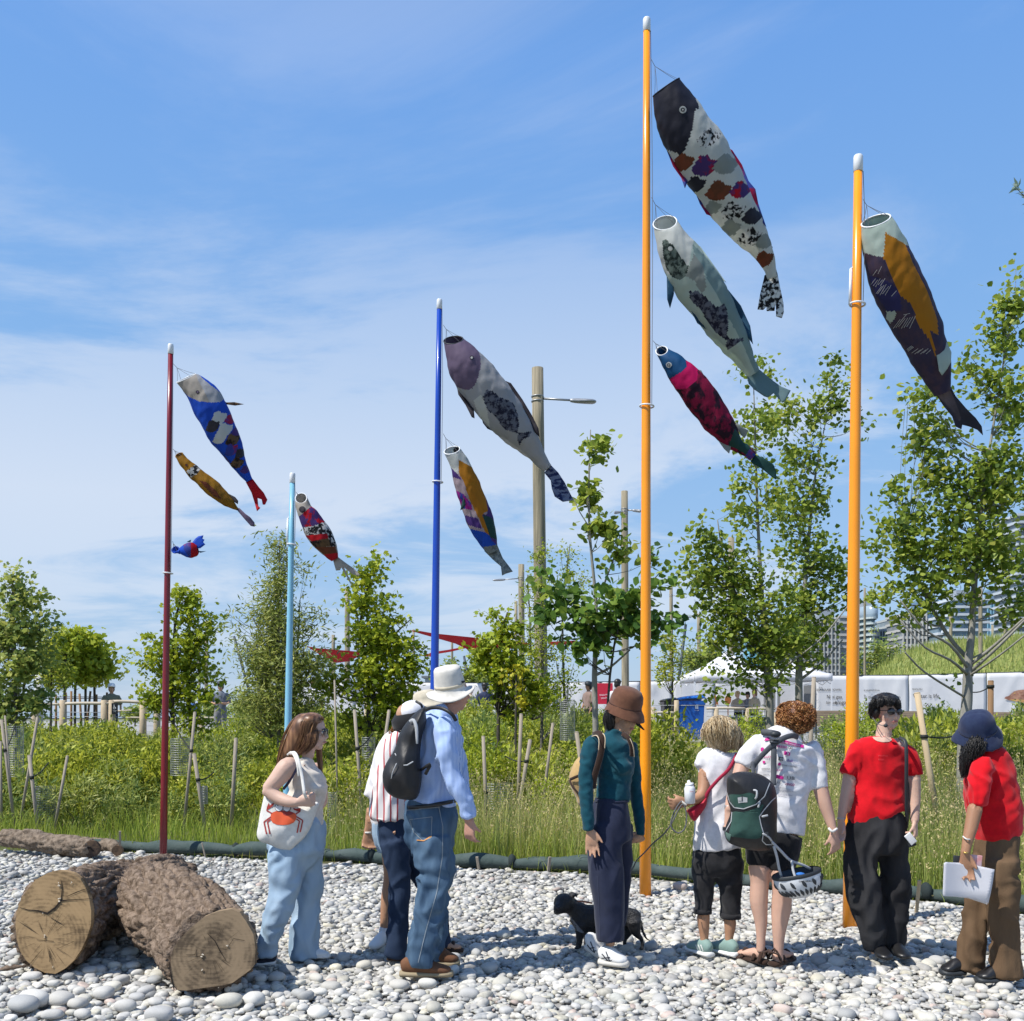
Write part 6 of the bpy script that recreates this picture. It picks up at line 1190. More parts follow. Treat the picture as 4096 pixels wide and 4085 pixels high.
koi('slim mustard yellow koi, second on the crimson pole',K7,10.6,[(215,865,27),(262,925,38),(330,995,49),(430,1080,58),(520,1160,50),(580,1215,36),(612,1240,24),(642,1262,12)],C_yel,
    [([(180,830),(260,840),(335,940),(300,970),(260,980)],C_yel),([(268,980),(335,935),(375,960),(350,1000),(300,1030)],C_bw),([(360,1050),(410,1060),(490,1130),(530,1190),(470,1170)],C_brown)],C_yel,(215,865,28,20,-20),(690,1795),fins=[([(578,1148),(625,1172),(648,1200),(645,1225),(605,1200)],C_char,'fin'),([(634,1262),(655,1252),(700,1295),(735,1320),(768,1360),(768,1390),(740,1385),(700,1340)],C_purpg,'tail_fin')],eye=(268,938,10,C_brown,C_char),dir_d=.15)
koi('small round blue and red fish, lowest on the crimson pole',K7,10.55,[(188,1560,27),(225,1566,30),(262,1564,50),(300,1562,58),(330,1560,48),(352,1556,26)],C_redblue,[([(150,1500),(240,1510),(250,1560),(290,1620),(220,1620),(150,1600)],C_blue),([(300,1500),(370,1500),(370,1620),(300,1620)],C_redt)],C_blue,(188,1560,27,25,0),(690,2165),
    fins=[([(310,1508),(330,1480),(355,1460),(392,1453),(385,1478),(400,1485),(390,1503),(406,1520),(370,1548),(345,1550)],C_blue,'tail_fin'),([(345,1568),(380,1570),(412,1570),(370,1582)],C_navy,'fin'),([(270,1502),(290,1490),(302,1486),(298,1502)],C_navy,'fin')],dir_d=.1)
koi('red and black banded koi with white head on the pale blue pole',K7,9.95,[(1110,1185,42),(1128,1255,58),(1168,1320,72),(1215,1400,84),(1262,1478,86),(1308,1550,66),(1338,1595,46),(1360,1628,28)],C_cream,
    [([(1090,1320),(1185,1240),(1300,1330),(1290,1370),(1200,1400),(1110,1400)],C_red),([(1120,1395),(1200,1385),(1290,1350),(1330,1420),(1310,1445),(1160,1460)],C_bw),([(1140,1455),(1300,1440),(1310,1480),(1190,1500)],C_redt),([(1170,1498),(1310,1475),(1360,1500),(1350,1530),(1220,1545)],C_bwn),([(1300,1380),(1360,1480),(1370,1580),(1330,1560),(1310,1470)],C_bw),([(1210,1540),(1360,1535),(1375,1590),(1290,1600)],C_brown),([(1270,1595),(1390,1580),(1395,1640),(1320,1650)],C_redt)],M_white,(1110,1182,42,40,0),(1183,1968),
    fins=[([(1345,1640),(1380,1612),(1430,1650),(1500,1700),(1545,1745),(1520,1752),(1480,1735),(1425,1690),(1490,1825),(1470,1800),(1405,1690),(1395,1710),(1365,1712)],C_cream,'tail_fin')],eye=(1118,1263,24,C_char,C_char),dir_d=.2)
# ---------------- people ----------------
def skin(name,c): 
    m=mat(name,c,.55,tuple(k*.86 for k in c),9,spec=.35,bump=.05,bs=60);b=m.node_tree.nodes['Principled BSDF'];b.inputs['Subsurface Weight'].default_value=.08;b.inputs['Subsurface Radius'].default_value=(.012,.005,.003);return m
SK_f=skin('skin_fair',(.60,.40,.31));SK_p=skin('skin_pink',(.58,.36,.27));SK_t=skin('skin_tan',(.43,.235,.14));SK_m=skin('skin_medium',(.50,.29,.185));SK_b=skin('skin_brown',(.36,.19,.11));SK_r=skin('skin_ruddy',(.50,.27,.20))
def fabric(name,c,c2=None,ns=30,bump=.25,bs=260,rough=.85,contrast=.15,stretch=(1,1,1)): return mat(name,c,rough,c2 or tuple(k*.84 for k in c),ns,bump=bump,bs=bs,spec=.15,contrast=contrast,stretch=stretch,sheen=.15,bdist=.003)
def wavemat(name,ca,cb,scale,width=.5,rot=(0,0,0),axis='X',third=None,noise_c=.0):
    m=bpy.data.materials.new(name);m.use_nodes=True;nt=m.node_tree;n=nt.nodes;l=nt.links;b=n['Principled BSDF'];b.inputs['Roughness'].default_value=.85;b.inputs['Specular IOR Level'].default_value=.15
    tc=n.new('ShaderNodeTexCoord');mp=n.new('ShaderNodeMapping');mp.inputs['Rotation'].default_value=rot;l.new(tc.outputs['Object'],mp.inputs[0]);w=n.new('ShaderNodeTexWave');w.bands_direction=axis;w.inputs['Scale'].default_value=scale;w.inputs['Distortion'].default_value=1.2;w.inputs['Detail'].default_value=1;w.inputs['Detail Scale'].default_value=.6;l.new(mp.outputs[0],w.inputs['Vector'])
    rp=n.new('ShaderNodeValToRGB');rp.color_ramp.interpolation='LINEAR';rp.color_ramp.elements[0].position=width-.08;rp.color_ramp.elements[0].color=tuple(ca)+(1,);rp.color_ramp.elements[1].position=width+.08;rp.color_ramp.elements[1].color=tuple(cb)+(1,);l.new(w.outputs[1],rp.inputs[0])
    ns=n.new('ShaderNodeTexNoise');ns.inputs['Scale'].default_value=4;l.new(tc.outputs['Object'],ns.inputs['Vector']);mx=n.new('ShaderNodeMix');mx.data_type='RGBA';mx.inputs[0].default_value=0;l.new(rp.outputs[0],mx.inputs[6]);l.new(rp.outputs[0],b.inputs['Base Color']);return m
M_cream=fabric('cream_knit',(.68,.62,.54));M_ldenim=mat('light_denim',(.26,.37,.49),.85,(.36,.47,.58),7,bump=.3,bs=300,spec=.15,stretch=(1,1,.5));M_canvas=fabric('white_canvas',(.72,.71,.67),bump=.4,bs=400);M_denim=mat('mid_denim',(.035,.07,.125),.85,(.10,.165,.24),5,bump=.3,bs=300,spec=.15,stretch=(1.6,1,.45),contrast=.16);M_ddenim=mat('dark_denim',(.014,.026,.055),.85,(.028,.045,.085),6,bump=.3,bs=300,spec=.15)
M_shirtb=wavemat('blue_striped_shirt',(.20,.31,.62),(.50,.62,.84),44,.45);M_stripe=wavemat('red_striped_shirt',(.42,.06,.07),(.70,.67,.66),7.5,.13);M_navyp=fabric('navy_trousers',(.020,.026,.055));M_teal=fabric('teal_jersey',(.006,.062,.088),(.004,.048,.07),bump=.12);M_brownh=fabric('brown_canvas',(.145,.065,.038),(.115,.05,.03));M_tan=fabric('tan_canvas',(.50,.34,.15));M_tanb=fabric('dark_brown_strap',(.045,.025,.018))
M_whitet=fabric('white_cotton',(.74,.73,.75),bump=.15);M_blackc=fabric('black_cotton',(.012,.012,.014));M_cap=fabric('black_linen',(.016,.016,.018),(.025,.025,.028));M_redt=fabric('red_cotton',(.60,.004,.012),(.50,.004,.010),bump=.15);M_washb=mat('washed_black',(.014,.014,.016),.9,(.045,.045,.048),4,bump=.3,bs=250,stretch=(1.4,1,.4),spec=.1);M_brownp=mat('brown_corduroy',(.115,.072,.042),.9,(.155,.10,.058),7,bump=.3,bs=200,stretch=(1.5,1,.3),spec=.1)
M_navyh=fabric('navy_canvas',(.014,.022,.060),(.020,.032,.075));M_hat=fabric('off_white_canvas',(.66,.63,.57));M_beige=fabric('beige_canvas',(.58,.52,.40));M_pack=mat('black_ripstop',(.014,.014,.015),.5,(.022,.022,.024),12,bump=.5,bs=22,spec=.35,stretch=(1,1,.4));M_packg=fabric('forest_canvas',(.030,.075,.062),(.025,.062,.05));M_grey=mat('grey_webbing',(.07,.075,.085),.7);M_pipe=mat('reflective_piping',(.42,.43,.44),.4)
M_shoew=mat('white_shoe',(.72,.72,.70),.5,bump=.1,bs=30);M_sole=mat('rubber_sole',(.55,.53,.48),.7);M_shoeb=mat('brown_suede',(.17,.075,.035),.8,(.12,.055,.028),20);M_shoen=mat('navy_shoe',(.02,.022,.035),.7);M_shoek=mat('black_leather',(.012,.012,.013),.38,spec=.5);M_gsole=mat('tan_sole',(.30,.24,.15),.8);M_lens=mat('dark_lens',(.008,.008,.010),.12,spec=.8);M_lip=mat('lip',(.42,.15,.13),.5);M_brow=mat('eyebrow',(.03,.02,.015),.9);M_eye=mat('eyeball',(.75,.73,.70),.2,spec=.6);M_iris=mat('iris',(.03,.02,.012),.2,spec=.6)
M_sgreen=mat('sage_shoe',(.20,.30,.27),.7);M_gold=mat('gold',(.7,.5,.15),.3,metal=.8);M_ink=mat('ink_black',(.02,.02,.025),.6);M_mag=mat('ink_magenta',(.56,.02,.24),.6);M_inkg=mat('ink_grey',(.36,.35,.42),.7)
def hairmat(name,a,b,c): return tint_mat(name,[a,b,c],trans=.08,rough=.42,spec=.5)
H_br=hairmat('brown_hair',(.07,.034,.018),(.20,.095,.045),(.38,.21,.10));H_bk=hairmat('black_hair',(.008,.007,.007),(.018,.016,.015),(.045,.042,.04));H_bl=hairmat('blonde_hair',(.24,.15,.07),(.50,.37,.20),(.74,.62,.42));H_gi=hairmat('ginger_hair',(.16,.05,.014),(.34,.13,.035),(.58,.30,.11));H_gy=hairmat('grey_hair',(.25,.23,.21),(.40,.38,.36),(.55,.53,.50))
def strands(name,S,guides,n,m,parent,r=.0035,jit=1.0,curl=0.0,seed=0,seg=3):
    """guides: crop px (x,y,r[,d]) lines; n thin tapering locks follow each guide"""
    g=np.random.default_rng(seed);V=[];Fc=[];T=[]
    for gd in guides:
        Q=[(*S.P(p[0],p[1],p[3] if len(p)>3 else 0),S.Rm(p[2])) for p in gd];C=np.array(catmull(Q,4));k=len(C)
        for _ in range(n):
            a=g.uniform(0,6.28);rr=math.sqrt(g.uniform(.25,1.0))*jit;tw=g.normal(0,.35);ph=g.uniform(0,6.28);fr=g.uniform(8,14);tone=g.uniform(0,1);k0=g.integers(0,max(1,k // 4));kk=g.integers(int(k*.75),k+1);base=len(V)
            pts=[]
            for i in range(k0,kk):
                c=C[i];t=i/k;aa=a+tw*t;off=np.array([math.cos(aa),math.sin(aa)*.9,.15*math.sin(aa*2)])*c[3]*rr
                if curl: off=off+curl*np.array([math.sin(t*fr*3+ph),math.cos(t*fr*3+ph),math.sin(t*fr*2+ph)*.6])
                pts.append(c[:3]+off)
            for i,p in enumerate(pts):
                w=r*(1-.75*(i/len(pts))**2)*(.7+.6*tone)
                for j in range(seg): q=6.28*j/seg+a;V.append((p[0]+w*math.cos(q),p[1]+w*math.sin(q),p[2]+w*.3*math.cos(q+1)));T.append(np.clip(tone+.12*math.sin(i*1.3+ph),0,1))
            for i in range(len(pts)-1):
                for j in range(seg): j2=(j+1) % seg;b=base+i*seg;Fc.append((b+j,b+j2,b+seg+j2,b+seg+j))
    me=np_mesh(name,np.array(V),np.array(Fc),m,tint=np.array(T),smooth=True);return link(bpy.data.objects.new(name,me),parent)
def curls(name,S,blobs,n,m,parent,r=.011,tube=.0035,seed=0):
    g=np.random.default_rng(seed);V=[];Fc=[];T=[]
    for (x,y,rx,ry,d,rd) in blobs:
        c=np.array(S.P(x,y,d));a,b=S.Rm(rx),S.Rm(ry)
        for _ in range(n):
            u=g.normal(0,1,3);u/=np.linalg.norm(u);p=c+u*np.array([a,rd,b])*g.uniform(.82,1.08);ax=g.normal(0,1,3)+u*.6;ax/=np.linalg.norm(ax);e1=np.cross(ax,u+.01);e1/=np.linalg.norm(e1);e2=np.cross(ax,e1);rr=r*g.uniform(.6,1.3);turns=g.uniform(1.0,2.2);K=9;base=len(V);tone=g.uniform(0,1)
            for i in range(K):
                t=i/(K-1);q=t*turns*6.28;pp=p+ax*(t-.5)*rr*2.4+(e1*math.cos(q)+e2*math.sin(q))*rr
                for j in range(3): w=2.09*j;V.append(pp+tube*(e1*math.cos(w)+ax*math.sin(w))*(1.2-abs(t-.5)));T.append(tone)
            for i in range(K-1):
                for j in range(3): j2=(j+1) % 3;bb=base+i*3;Fc.append((bb+j,bb+j2,bb+3+j2,bb+3+j))
    me=np_mesh(name,np.array(V),np.array(Fc),m,tint=np.array(T),smooth=True);return link(bpy.data.objects.new(name,me),parent)
def pillow(name,pts,crop,D,thick,m,parent,step=12,pw=.5,back=.4,dfn=None,fold=0.0,sm=2,kk=4):
    """soft bag-like body: outline in crop px, bulging forward by thick metres and back by thick*back"""
    x0,y0,sc=crop;P=[(x0+x/sc,y0+y/sc) for x,y in (smooth_poly(pts,kk) if kk else pts)];bm=bmesh.new();vs=[bm.verts.new((x,y,0)) for x,y in P]
    for t in tessellate_polygon([[v.co for v in vs]]):
        try: bm.faces.new([vs[i] for i in t])
        except Exception: pass
    st=step/sc
    for _ in range(7):
        lo=[e for e in bm.edges if e.calc_length()>st and not e.is_boundary]
        if not lo: break
        bmesh.ops.subdivide_edges(bm,edges=lo,cuts=1);bmesh.ops.triangulate(bm,faces=bm.faces[:])
        bmesh.ops.beautify_fill(bm,faces=bm.faces[:],edges=bm.edges[:]) if _<5 else None
    bm.verts.index_update();A=np.array(P);B=np.roll(A,-1,0);co=np.array([v.co[:2] for v in bm.verts]);d=np.full(len(co),1e9)
    for a,b in zip(A,B):
        ab=b-a;L=(ab**2).sum() or 1e-9;t=np.clip(((co-a) @ ab)/L,0,1);d=np.minimum(d,np.linalg.norm(co-(a+t[:,None]*ab),axis=1))
    dm=d.max();h=(1-(1-np.clip(d/dm,0,1))**2)**pw;V=[];Fc=[];nv=len(co)
    for s,k in ((-1,1.0),(1,back)):
        for i,(x,y) in enumerate(co):
            w0=WP(x,y,D);z=noise.noise((w0.x*13,w0.z*9,D))*fold;V.append(WP(x,y,D+(dfn(x,y) if dfn else 0)+s*(thick*k*h[i]+z*h[i])*(1 if s<0 else .6)))
    for f in bm.faces: ids=[v.index for v in f.verts];Fc.append(ids);Fc.append([i+nv for i in ids[::-1]])
    for e in bm.edges:
        if e.is_boundary: a,b=e.verts[0].index,e.verts[1].index;Fc.append((a,b,b+nv,a+nv))
    bm.free();me=bpy.data.meshes.new(name);me.from_pydata([tuple(v) for v in V],[],Fc);b2=bmesh.new();b2.from_mesh(me);bmesh.ops.remove_doubles(b2,verts=b2.verts[:],dist=.0004);bmesh.ops.recalc_face_normals(b2,faces=b2.faces[:]);b2.to_mesh(me);b2.free();me.materials.append(m);me.polygons.foreach_set('use_smooth',[True]*len(me.polygons));return link(bpy.data.objects.new(name,me),parent)
def ribbon(S,pts,w,t=.004,dep=None):
    """flat strap: crop px (x,y,d), w px half width"""
    Q=[(*S.P(p[0],p[1],p[2]),S.Rm(w),t) for p in pts];return S.wtube(Q,8,4)
def band(S,x,y,rpx,h,d=0.0,ratio=.8,ang=0.0):
    a=S.P(x,y-h/2,d);b=S.P(x+math.tan(R(ang))*h,y+h/2,d);r=S.Rm(rpx);S.wtube([(*a,r,r*ratio),(*b,r,r*ratio)],24,1,caps=.02,side=(1,0,0));return S
def facekit(fr,root,brow=True,glasses=None,lips=True,eyes=True,skinm=None,lensm=None,gk=1.0):
    c,h,M=fr;q=lambda x,y,z: c+M @ (Vector((x,y,z))*h)
    if lips: S=Soup();S.wtube([(*q(-.085,-.355,-.262),.012*h,.012*h),(*q(-.04,-.378,-.25),.026*h,.020*h),(*q(0,-.385,-.253),.028*h,.02*h),(*q(.04,-.378,-.25),.026*h,.020*h),(*q(.085,-.355,-.262),.012*h,.012*h)],8,2);S.build('lips',M_lip,root)
    if brow:
        for k in (-1,1): S=Soup();S.wtube([(*q(k*.05,-.365,.095),.014*h,.02*h),(*q(k*.12,-.36,.115),.014*h,.02*h),(*q(k*.20,-.31,.09),.008*h,.015*h)],6,2);S.build('eyebrow',M_brow,root)
    if eyes:
        for k in (-1,1): S=Soup();S.ell(q(k*.12,-.315,.02),[.052*h]*3,M,12,8);o=S.build('eye',M_eye,root);S=Soup();S.ell(q(k*.12,-.352,.02),[.022*h,.02*h,.024*h],M,10,6);S.build('iris',M_iris,o)
    if glasses:
        S=Soup()
        for k in (-1,1): S.ell(q(k*.135,-.385,.015),[.105*h*gk,.03*h,.085*h*gk],M @ Matrix.Rotation(R(k*14),3,'Z'),14,8)
        g0=S.build('sunglasses',lensm or M_lens,root);S=Soup();S.cyl(q(-.05,-.42,.05),q(.05,-.42,.05),.008*h)
        for k in (-1,1): S.wtube([(*q(k*.235,-.36,.05),.010*h,.014*h),(*q(k*.33,-.10,.05),.010*h,.014*h),(*q(k*.345,.05,.03),.010*h,.014*h)],6,2)
        S.build('glasses_frame',glasses,g0)
def person(S,feet,label,group=None): return empty('person',S.P(*feet),label,'person',group)
V3=Vector
# ===== woman with the tote bag =====
A=Soup(950,2600,1.428,6.17);rt=person(A,(300,1790),'woman with long brown hair, cream tank top and light jeans carrying a crab tote');cr=(950,2600,1.428)
S=A.new();fr=S.headframe(428,470,207,88,3,0);S.head(fr,.95)
S.tube([(412,545,34),(400,610,38),(385,670,60,0,1.1)],14);S.tube([(380,650,70,0,1.5),(385,760,85,0,1.3),(370,900,100,0,1.2),(350,1050,120,0,1.1)],16)
S.tube([(325,655,40,-.14),(285,668,54,-.17),(232,735,49,-.19),(172,797,36,-.20)],14);S.tube([(168,800,36,-.20),(235,845,37,-.22),(300,868,31,-.25),(345,872,24,-.26)],14)
S.hand(S.P(345,872,-.26),(1,0,.16),(.1,-.3,1),L=.165,curl=82,thumb=25,tc=30,mirror=-1)
S.tube([(430,670,45,.17),(470,780,42,.20),(480,870,34,.18),(440,900,28,.10)],12)
for dx,d in ((0,-.09),(90,.09)): S.tube([(330+dx,1060,60,d),(300+dx,1350,50,d),(230+dx*1.7,1600,36,d),(180+dx*2.2,1760,26,d)],12)
S.build('body',SK_f,rt,voxel=.006,smooth=2);facekit(fr,rt,glasses=M_shoek,gk=1.15)
S=A.new();S.tube([(395,632,42,0,1.6),(385,680,78,0,1.35),(398,750,108,0,1.05),(412,800,100,0,1.0),(385,860,108,0,1),(368,920,125,0,.95),(358,972,140,0,.95)],20);S.pell(455,790,56,50,0,.13)
S.build('tank_top',M_cream,rt,voxel=.009,smooth=3,fold=.006,fscale=11,fdir=(1,1,1.1))
S=A.new();S.tube([(355,968,143,0,.95),(345,1060,155,0,.95),(330,1160,155,0,.9),(335,1220,120,0,.8)],20);S.tube([(285,1110,112,-.06),(282,1250,104,-.08),(272,1390,84,-.09),(222,1530,74,-.09),(176,1640,66,-.08),(166,1748,54,-.08)],18,caps=.1);S.tube([(405,1110,92,.08),(425,1250,72,.10),(408,1400,76,.10),(388,1550,80,.10),(384,1660,86,.10),(386,1755,92,.10)],18,caps=.1)
S.build('jeans',M_ldenim,rt,voxel=.010,smooth=2,fold=.016,fscale=8,fdir=(1,1,.6))
for h_,t_,d in (((210,1745),(108,1800),-.08),((350,1760),(525,1782),.09)):
    a,b=A.P(*h_,d),A.P(*t_,d);a.z=.015;b.z=.015;S=A.new();S.shoe(a,b);S.build('shoe',M_shoen if d<0 else M_shoew,rt,voxel=.008);S=A.new();u=(b-a);S.wtube([(*(a+u*t+V3((0,0,.012))),w,.014) for t,w in ((-.02,.03),(.15,.04),(.5,.046),(.85,.05),(1.0,.03))],10,2,side=u.cross(V3((0,0,1))));S.build('shoe_sole',M_shoew,rt)
S=A.new();S.pell(385,445,82,86,.01,.105);S.pell(425,400,68,44,.0,.10);S.tube([(360,470,74,0,1.1),(330,540,66,0,1.1),(290,600,46,0,1.1),(250,650,16)],14);S.build('hair',H_br,rt,voxel=.010,smooth=2)
strands('hair_locks',A,[[(478,398,20,-.02),(440,385,40,-.03),(405,420,60,-.04),(385,500,50,-.05),(350,580,44,-.05)],[(480,395,18,.03),(440,378,34,.02),(390,400,50),(360,480,60)],[(430,372,26),(380,400,62),(345,480,78),(300,565,62),(255,650,34),(232,700,14)],[(440,380,28),(395,440,80),(372,530,62),(335,590,45),(300,612,30)],[(440,385,30),(425,470,42,-.05),(410,540,40,-.07),(360,600,32,-.07)],[(465,560,16,.1),(470,630,16,.12),(478,715,8,.1)]],230,H_br,rt,r=.0022)
S=A.new();ribbon(S,[(352,648,-.17),(325,700,-.19),(290,760,-.16),(262,795,-.12)],8);S.build('bra_strap',mat('purple_strap',(.06,.055,.10),.8),rt)
T=empty('tote_bag',A.P(260,1140,-.3),'white canvas tote bag printed with a red cartoon crab','bag');bag=pillow('bag_body',[(152,832),(200,845),(300,880),(455,868),(448,930),(420,1010),(380,1075),(335,1115),(298,1147),(240,1138),(175,1110),(128,1092),(110,1055),(118,1000),(130,930)],cr,6.0,.055,M_canvas,T,fold=.02)
S=A.new();ribbon(S,[(300,592,-.12),(328,590,-.22),(350,640,-.27),(368,720,-.28),(382,820,-.31)],9,.004);ribbon(S,[(285,600,-.08),(310,586,-.16),(338,640,-.25),(350,720,-.26)],6,.004);ribbon(S,[(382,820,-.31),(400,868,-.24),(425,890,-.17)],9,.004);ribbon(S,[(190,850,-.17),(200,780,-.05),(240,700,.0),(285,600,-.03)],7,.004);S.build('handle_strap',M_canvas,T)
bb=bvh_of([bag]);CC=(1000,3150,2.7375);M_crab=mat('crab_red',(.66,.10,.035),.7);M_crabd=mat('crab_dark',(.32,.035,.03),.7);circ=lambda x,y,r,n=18: [(x+r*math.cos(t),y+r*math.sin(t)) for t in np.linspace(0,2*math.pi,n+1)[:-1]]
decal('crab_print',[[(225,300),(245,275),(290,258),(360,253),(440,262),(490,280),(510,310),(505,350),(480,385),(430,408),(360,414),(290,408),(245,385),(228,350)]],bb,M_crab,T,CC,off=.003)
decal('crab_shade',[[(300,258),(360,254),(440,262),(485,280),(450,300),(400,312),(365,300),(358,270)]],bb,M_crabd,T,CC,off=.004)
decal('crab_claw',[[(205,165),(185,215),(178,252),(200,240),(240,215),(265,180),(255,170),(225,190),(212,200)],[(470,222),(500,235),(555,225),(553,262),(520,262),(480,245)]],bb,M_crabd,T,CC,off=.004)
def seglines(L,w): 
    out=[]
    for x0,y0,x1,y1 in L: l_=math.hypot(x1-x0,y1-y0);nx,ny=-(y1-y0)/l_*w,(x1-x0)/l_*w;out.append([(x0+nx,y0+ny),(x1+nx,y1+ny),(x1-nx,y1-ny),(x0-nx,y0-ny)])
    return out
decal('crab_legs',seglines([(180,252,240,285),(550,260,500,292),(228,322,152,378),(152,378,180,512),(228,350,190,378),(190,378,218,512),(508,320,578,362),(578,362,550,490),(508,348,542,368),(542,368,515,498)],7),bb,M_crabd,T,CC,off=.004)
decal('crab_eye_rim',[circ(317,218,46),circ(403,224,43)],bb,M_ink,T,CC,off=.005);decal('crab_eye',[circ(317,218,41),circ(403,224,38)],bb,M_white,T,CC,off=.007);decal('crab_pupil',[circ(304,197,6),circ(386,204,6)],bb,M_ink,T,CC,off=.009)
# ===== visitor behind (denim shorts) and woman in striped shirt =====
B=Soup(1400,2600,1.3867,6.6);rt=person(B,(180,1660),'person mostly hidden behind striped shirt, denim shorts and beige bucket hat')
S=B.new();fr=S.headframe(432,338,185,60);S.tube([(300,470,50,.05),(240,560,80),(200,700,85),(205,850,85),(215,980,70)],14);S.tube([(165,620,36),(145,740,34),(122,850,26),(106,940,22),(98,1005,17)],12);S.hand(S.P(98,1008,0),(0,0,-1),(1,.2,0),L=.16,curl=45,thumb=25)
S.tube([(215,1000,62),(222,1150,46),(222,1260,36),(205,1380,34),(190,1520,24),(185,1600,22)],14);S.tube([(290,1000,62,.1),(295,1150,46,.1),(290,1300,34,.1),(280,1600,22,.1)],12);S.build('body',SK_t,rt,voxel=.007)
S=B.new();S.tube([(290,470,60),(240,540,85),(205,680,88),(200,830,92),(205,960,88)],16);S.tube([(180,600,42),(140,720,46),(115,815,42)],14,caps=.1);S.build('tee_shirt',M_whitet,rt,voxel=.011,fold=.008,fscale=9)
S=B.new();S.tube([(205,950,86),(208,1040,84),(212,1125,62)],16,caps=.1);S.tube([(285,1000,70,.1),(290,1120,60,.1)],12,caps=.1);S.build('denim_shorts',M_ldenim,rt,voxel=.010,fold=.006,fscale=12)
S=B.new();band(S,101,1012,21,9,0,1);S.build('bracelet',M_canvas,rt,voxel=None)
S=B.new();S.tube([(186,1540,25),(183,1580,25)],12);S.tube([(280,1560,25,.1),(280,1590,25,.1)],10);S.build('sock',M_whitet,rt); 
for dx,d in ((0,0),(100,.1)): a,b=B.P(195+dx,1640,d),B.P(150+dx,1675,d-.1);a.z=b.z=.015;S=B.new();S.shoe(a,b+(b-a)*.6,.046,.09);S.build('shoe',M_shoew,rt,voxel=.008)
c=B.P(425,285,.0);S=B.new();S.ell(B.P(436,340,.03),(.085,.095,.11));S.build('hair',H_br,rt);S=B.new();S.lathe(c,[(.001,.075),(.05,.07),(.078,.055),(.085,.02),(.088,0),(.12,-.03),(.135,-.04),(.13,-.045),(.09,-.01)],Matrix.Rotation(R(-10),3,'Y'));S.build('bucket_hat',M_beige,rt,fold=.006,fscale=14)
A=Soup(1400,2600,1.3867,6.3);rt=person(A,(330,1750),'woman in red striped white shirt and dark flared jeans half hidden behind black backpack')
S=A.new();fr=S.headframe(335,385,185,120,8);S.head(fr);S.tube([(320,440,32),(300,500,40),(270,560,60)],12);S.tube([(270,520,60,.0,1.2),(240,700,80),(235,900,80),(250,1000,70)],14);S.tube([(330,560,36,.16),(350,700,32,.2),(360,850,26,.2)],10)
S.tube([(240,1000,55,-.05),(262,1350,45,-.05),(248,1700,26,-.05)],10);S.tube([(300,1000,50,.12),(440,1350,42,.14),(522,1650,24,.16)],10);S.build('body',SK_m,rt,voxel=.007);facekit(fr,rt)
S=A.new();S.tube([(300,465,46,0,1.5),(268,530,82,0,1.3),(240,640,86),(222,760,92),(212,860,104),(212,938,108)],20,caps=.1);S.tube([(300,560,50,.15),(340,700,46,.18)],12);S.build('striped_shirt',M_stripe,rt,voxel=.010,smooth=2,fold=.010,fscale=9,fdir=(1.4,1,.4))
S=A.new();S.tube([(228,925,80),(236,1020,86),(262,1100,84)],18);S.tube([(240,1060,78,-.05),(268,1200,72,-.05),(275,1340,62,-.06),(268,1500,62,-.06),(252,1700,66,-.06)],16,caps=.1);S.tube([(285,1060,80,.1),(370,1200,66,.12),(450,1350,56,.14),(500,1500,46,.15),(522,1645,40,.16)],16,caps=.1);S.build('jeans',M_ddenim,rt,voxel=.011,fold=.009,fscale=9,fdir=(1,1,.5))
for (hx,hy),(tx,ty),d in (((215,1740),(320,1760),-.06),((500,1690),(620,1690),.16)):
    a,b=A.P(hx,hy,d),A.P(tx,ty,d);a.z=b.z=.02;S=A.new();S.shoe(a,b,.04,.05);S.build('foot',SK_m,rt,voxel=.007);u=b-a;S=A.new();S.wtube([(*(a+u*t-V3((0,0,.005))),w,.014) for t,w in ((-.05,.03),(.2,.04),(.6,.045),(1.05,.035))],10,2,side=u.cross(V3((0,0,1))))
    for t in (.25,.6): S.wtube([(*(a+u*t+V3((0,-.045,0))),.012,.004),(*(a+u*t+V3((0,0,.052))),.012,.004),(*(a+u*t+V3((0,.045,0))),.012,.004)],6,3)
    S.build('sandal',M_tanb,rt)
S=A.new();S.pell(325,385,70,72,.02,.08);S.build('hair',H_gi,rt);strands('ponytail',A,[[(330,380,30),(285,400,30),(255,435,26),(225,465,14)],[(350,360,50),(310,400,40),(270,440,24)]],110,H_gi,rt,r=.003,curl=.006)
S=A.new();S.ell(A.P(345,345,0),(.088,.10,.075),Matrix.Rotation(R(-12),3,'Y'));S.build('hat_crown',M_whitet,rt);S=A.new();S.lathe(A.P(335,358,0),[(.088,.03),(.10,.022),(.128,-.004),(.135,-.045),(.130,-.055),(.10,0),(.086,.016)],Matrix.Rotation(R(-18),3,'Y') @ Matrix.Rotation(R(14),3,'X'));S.build('hat_brim',M_blackc,rt,voxel=None)
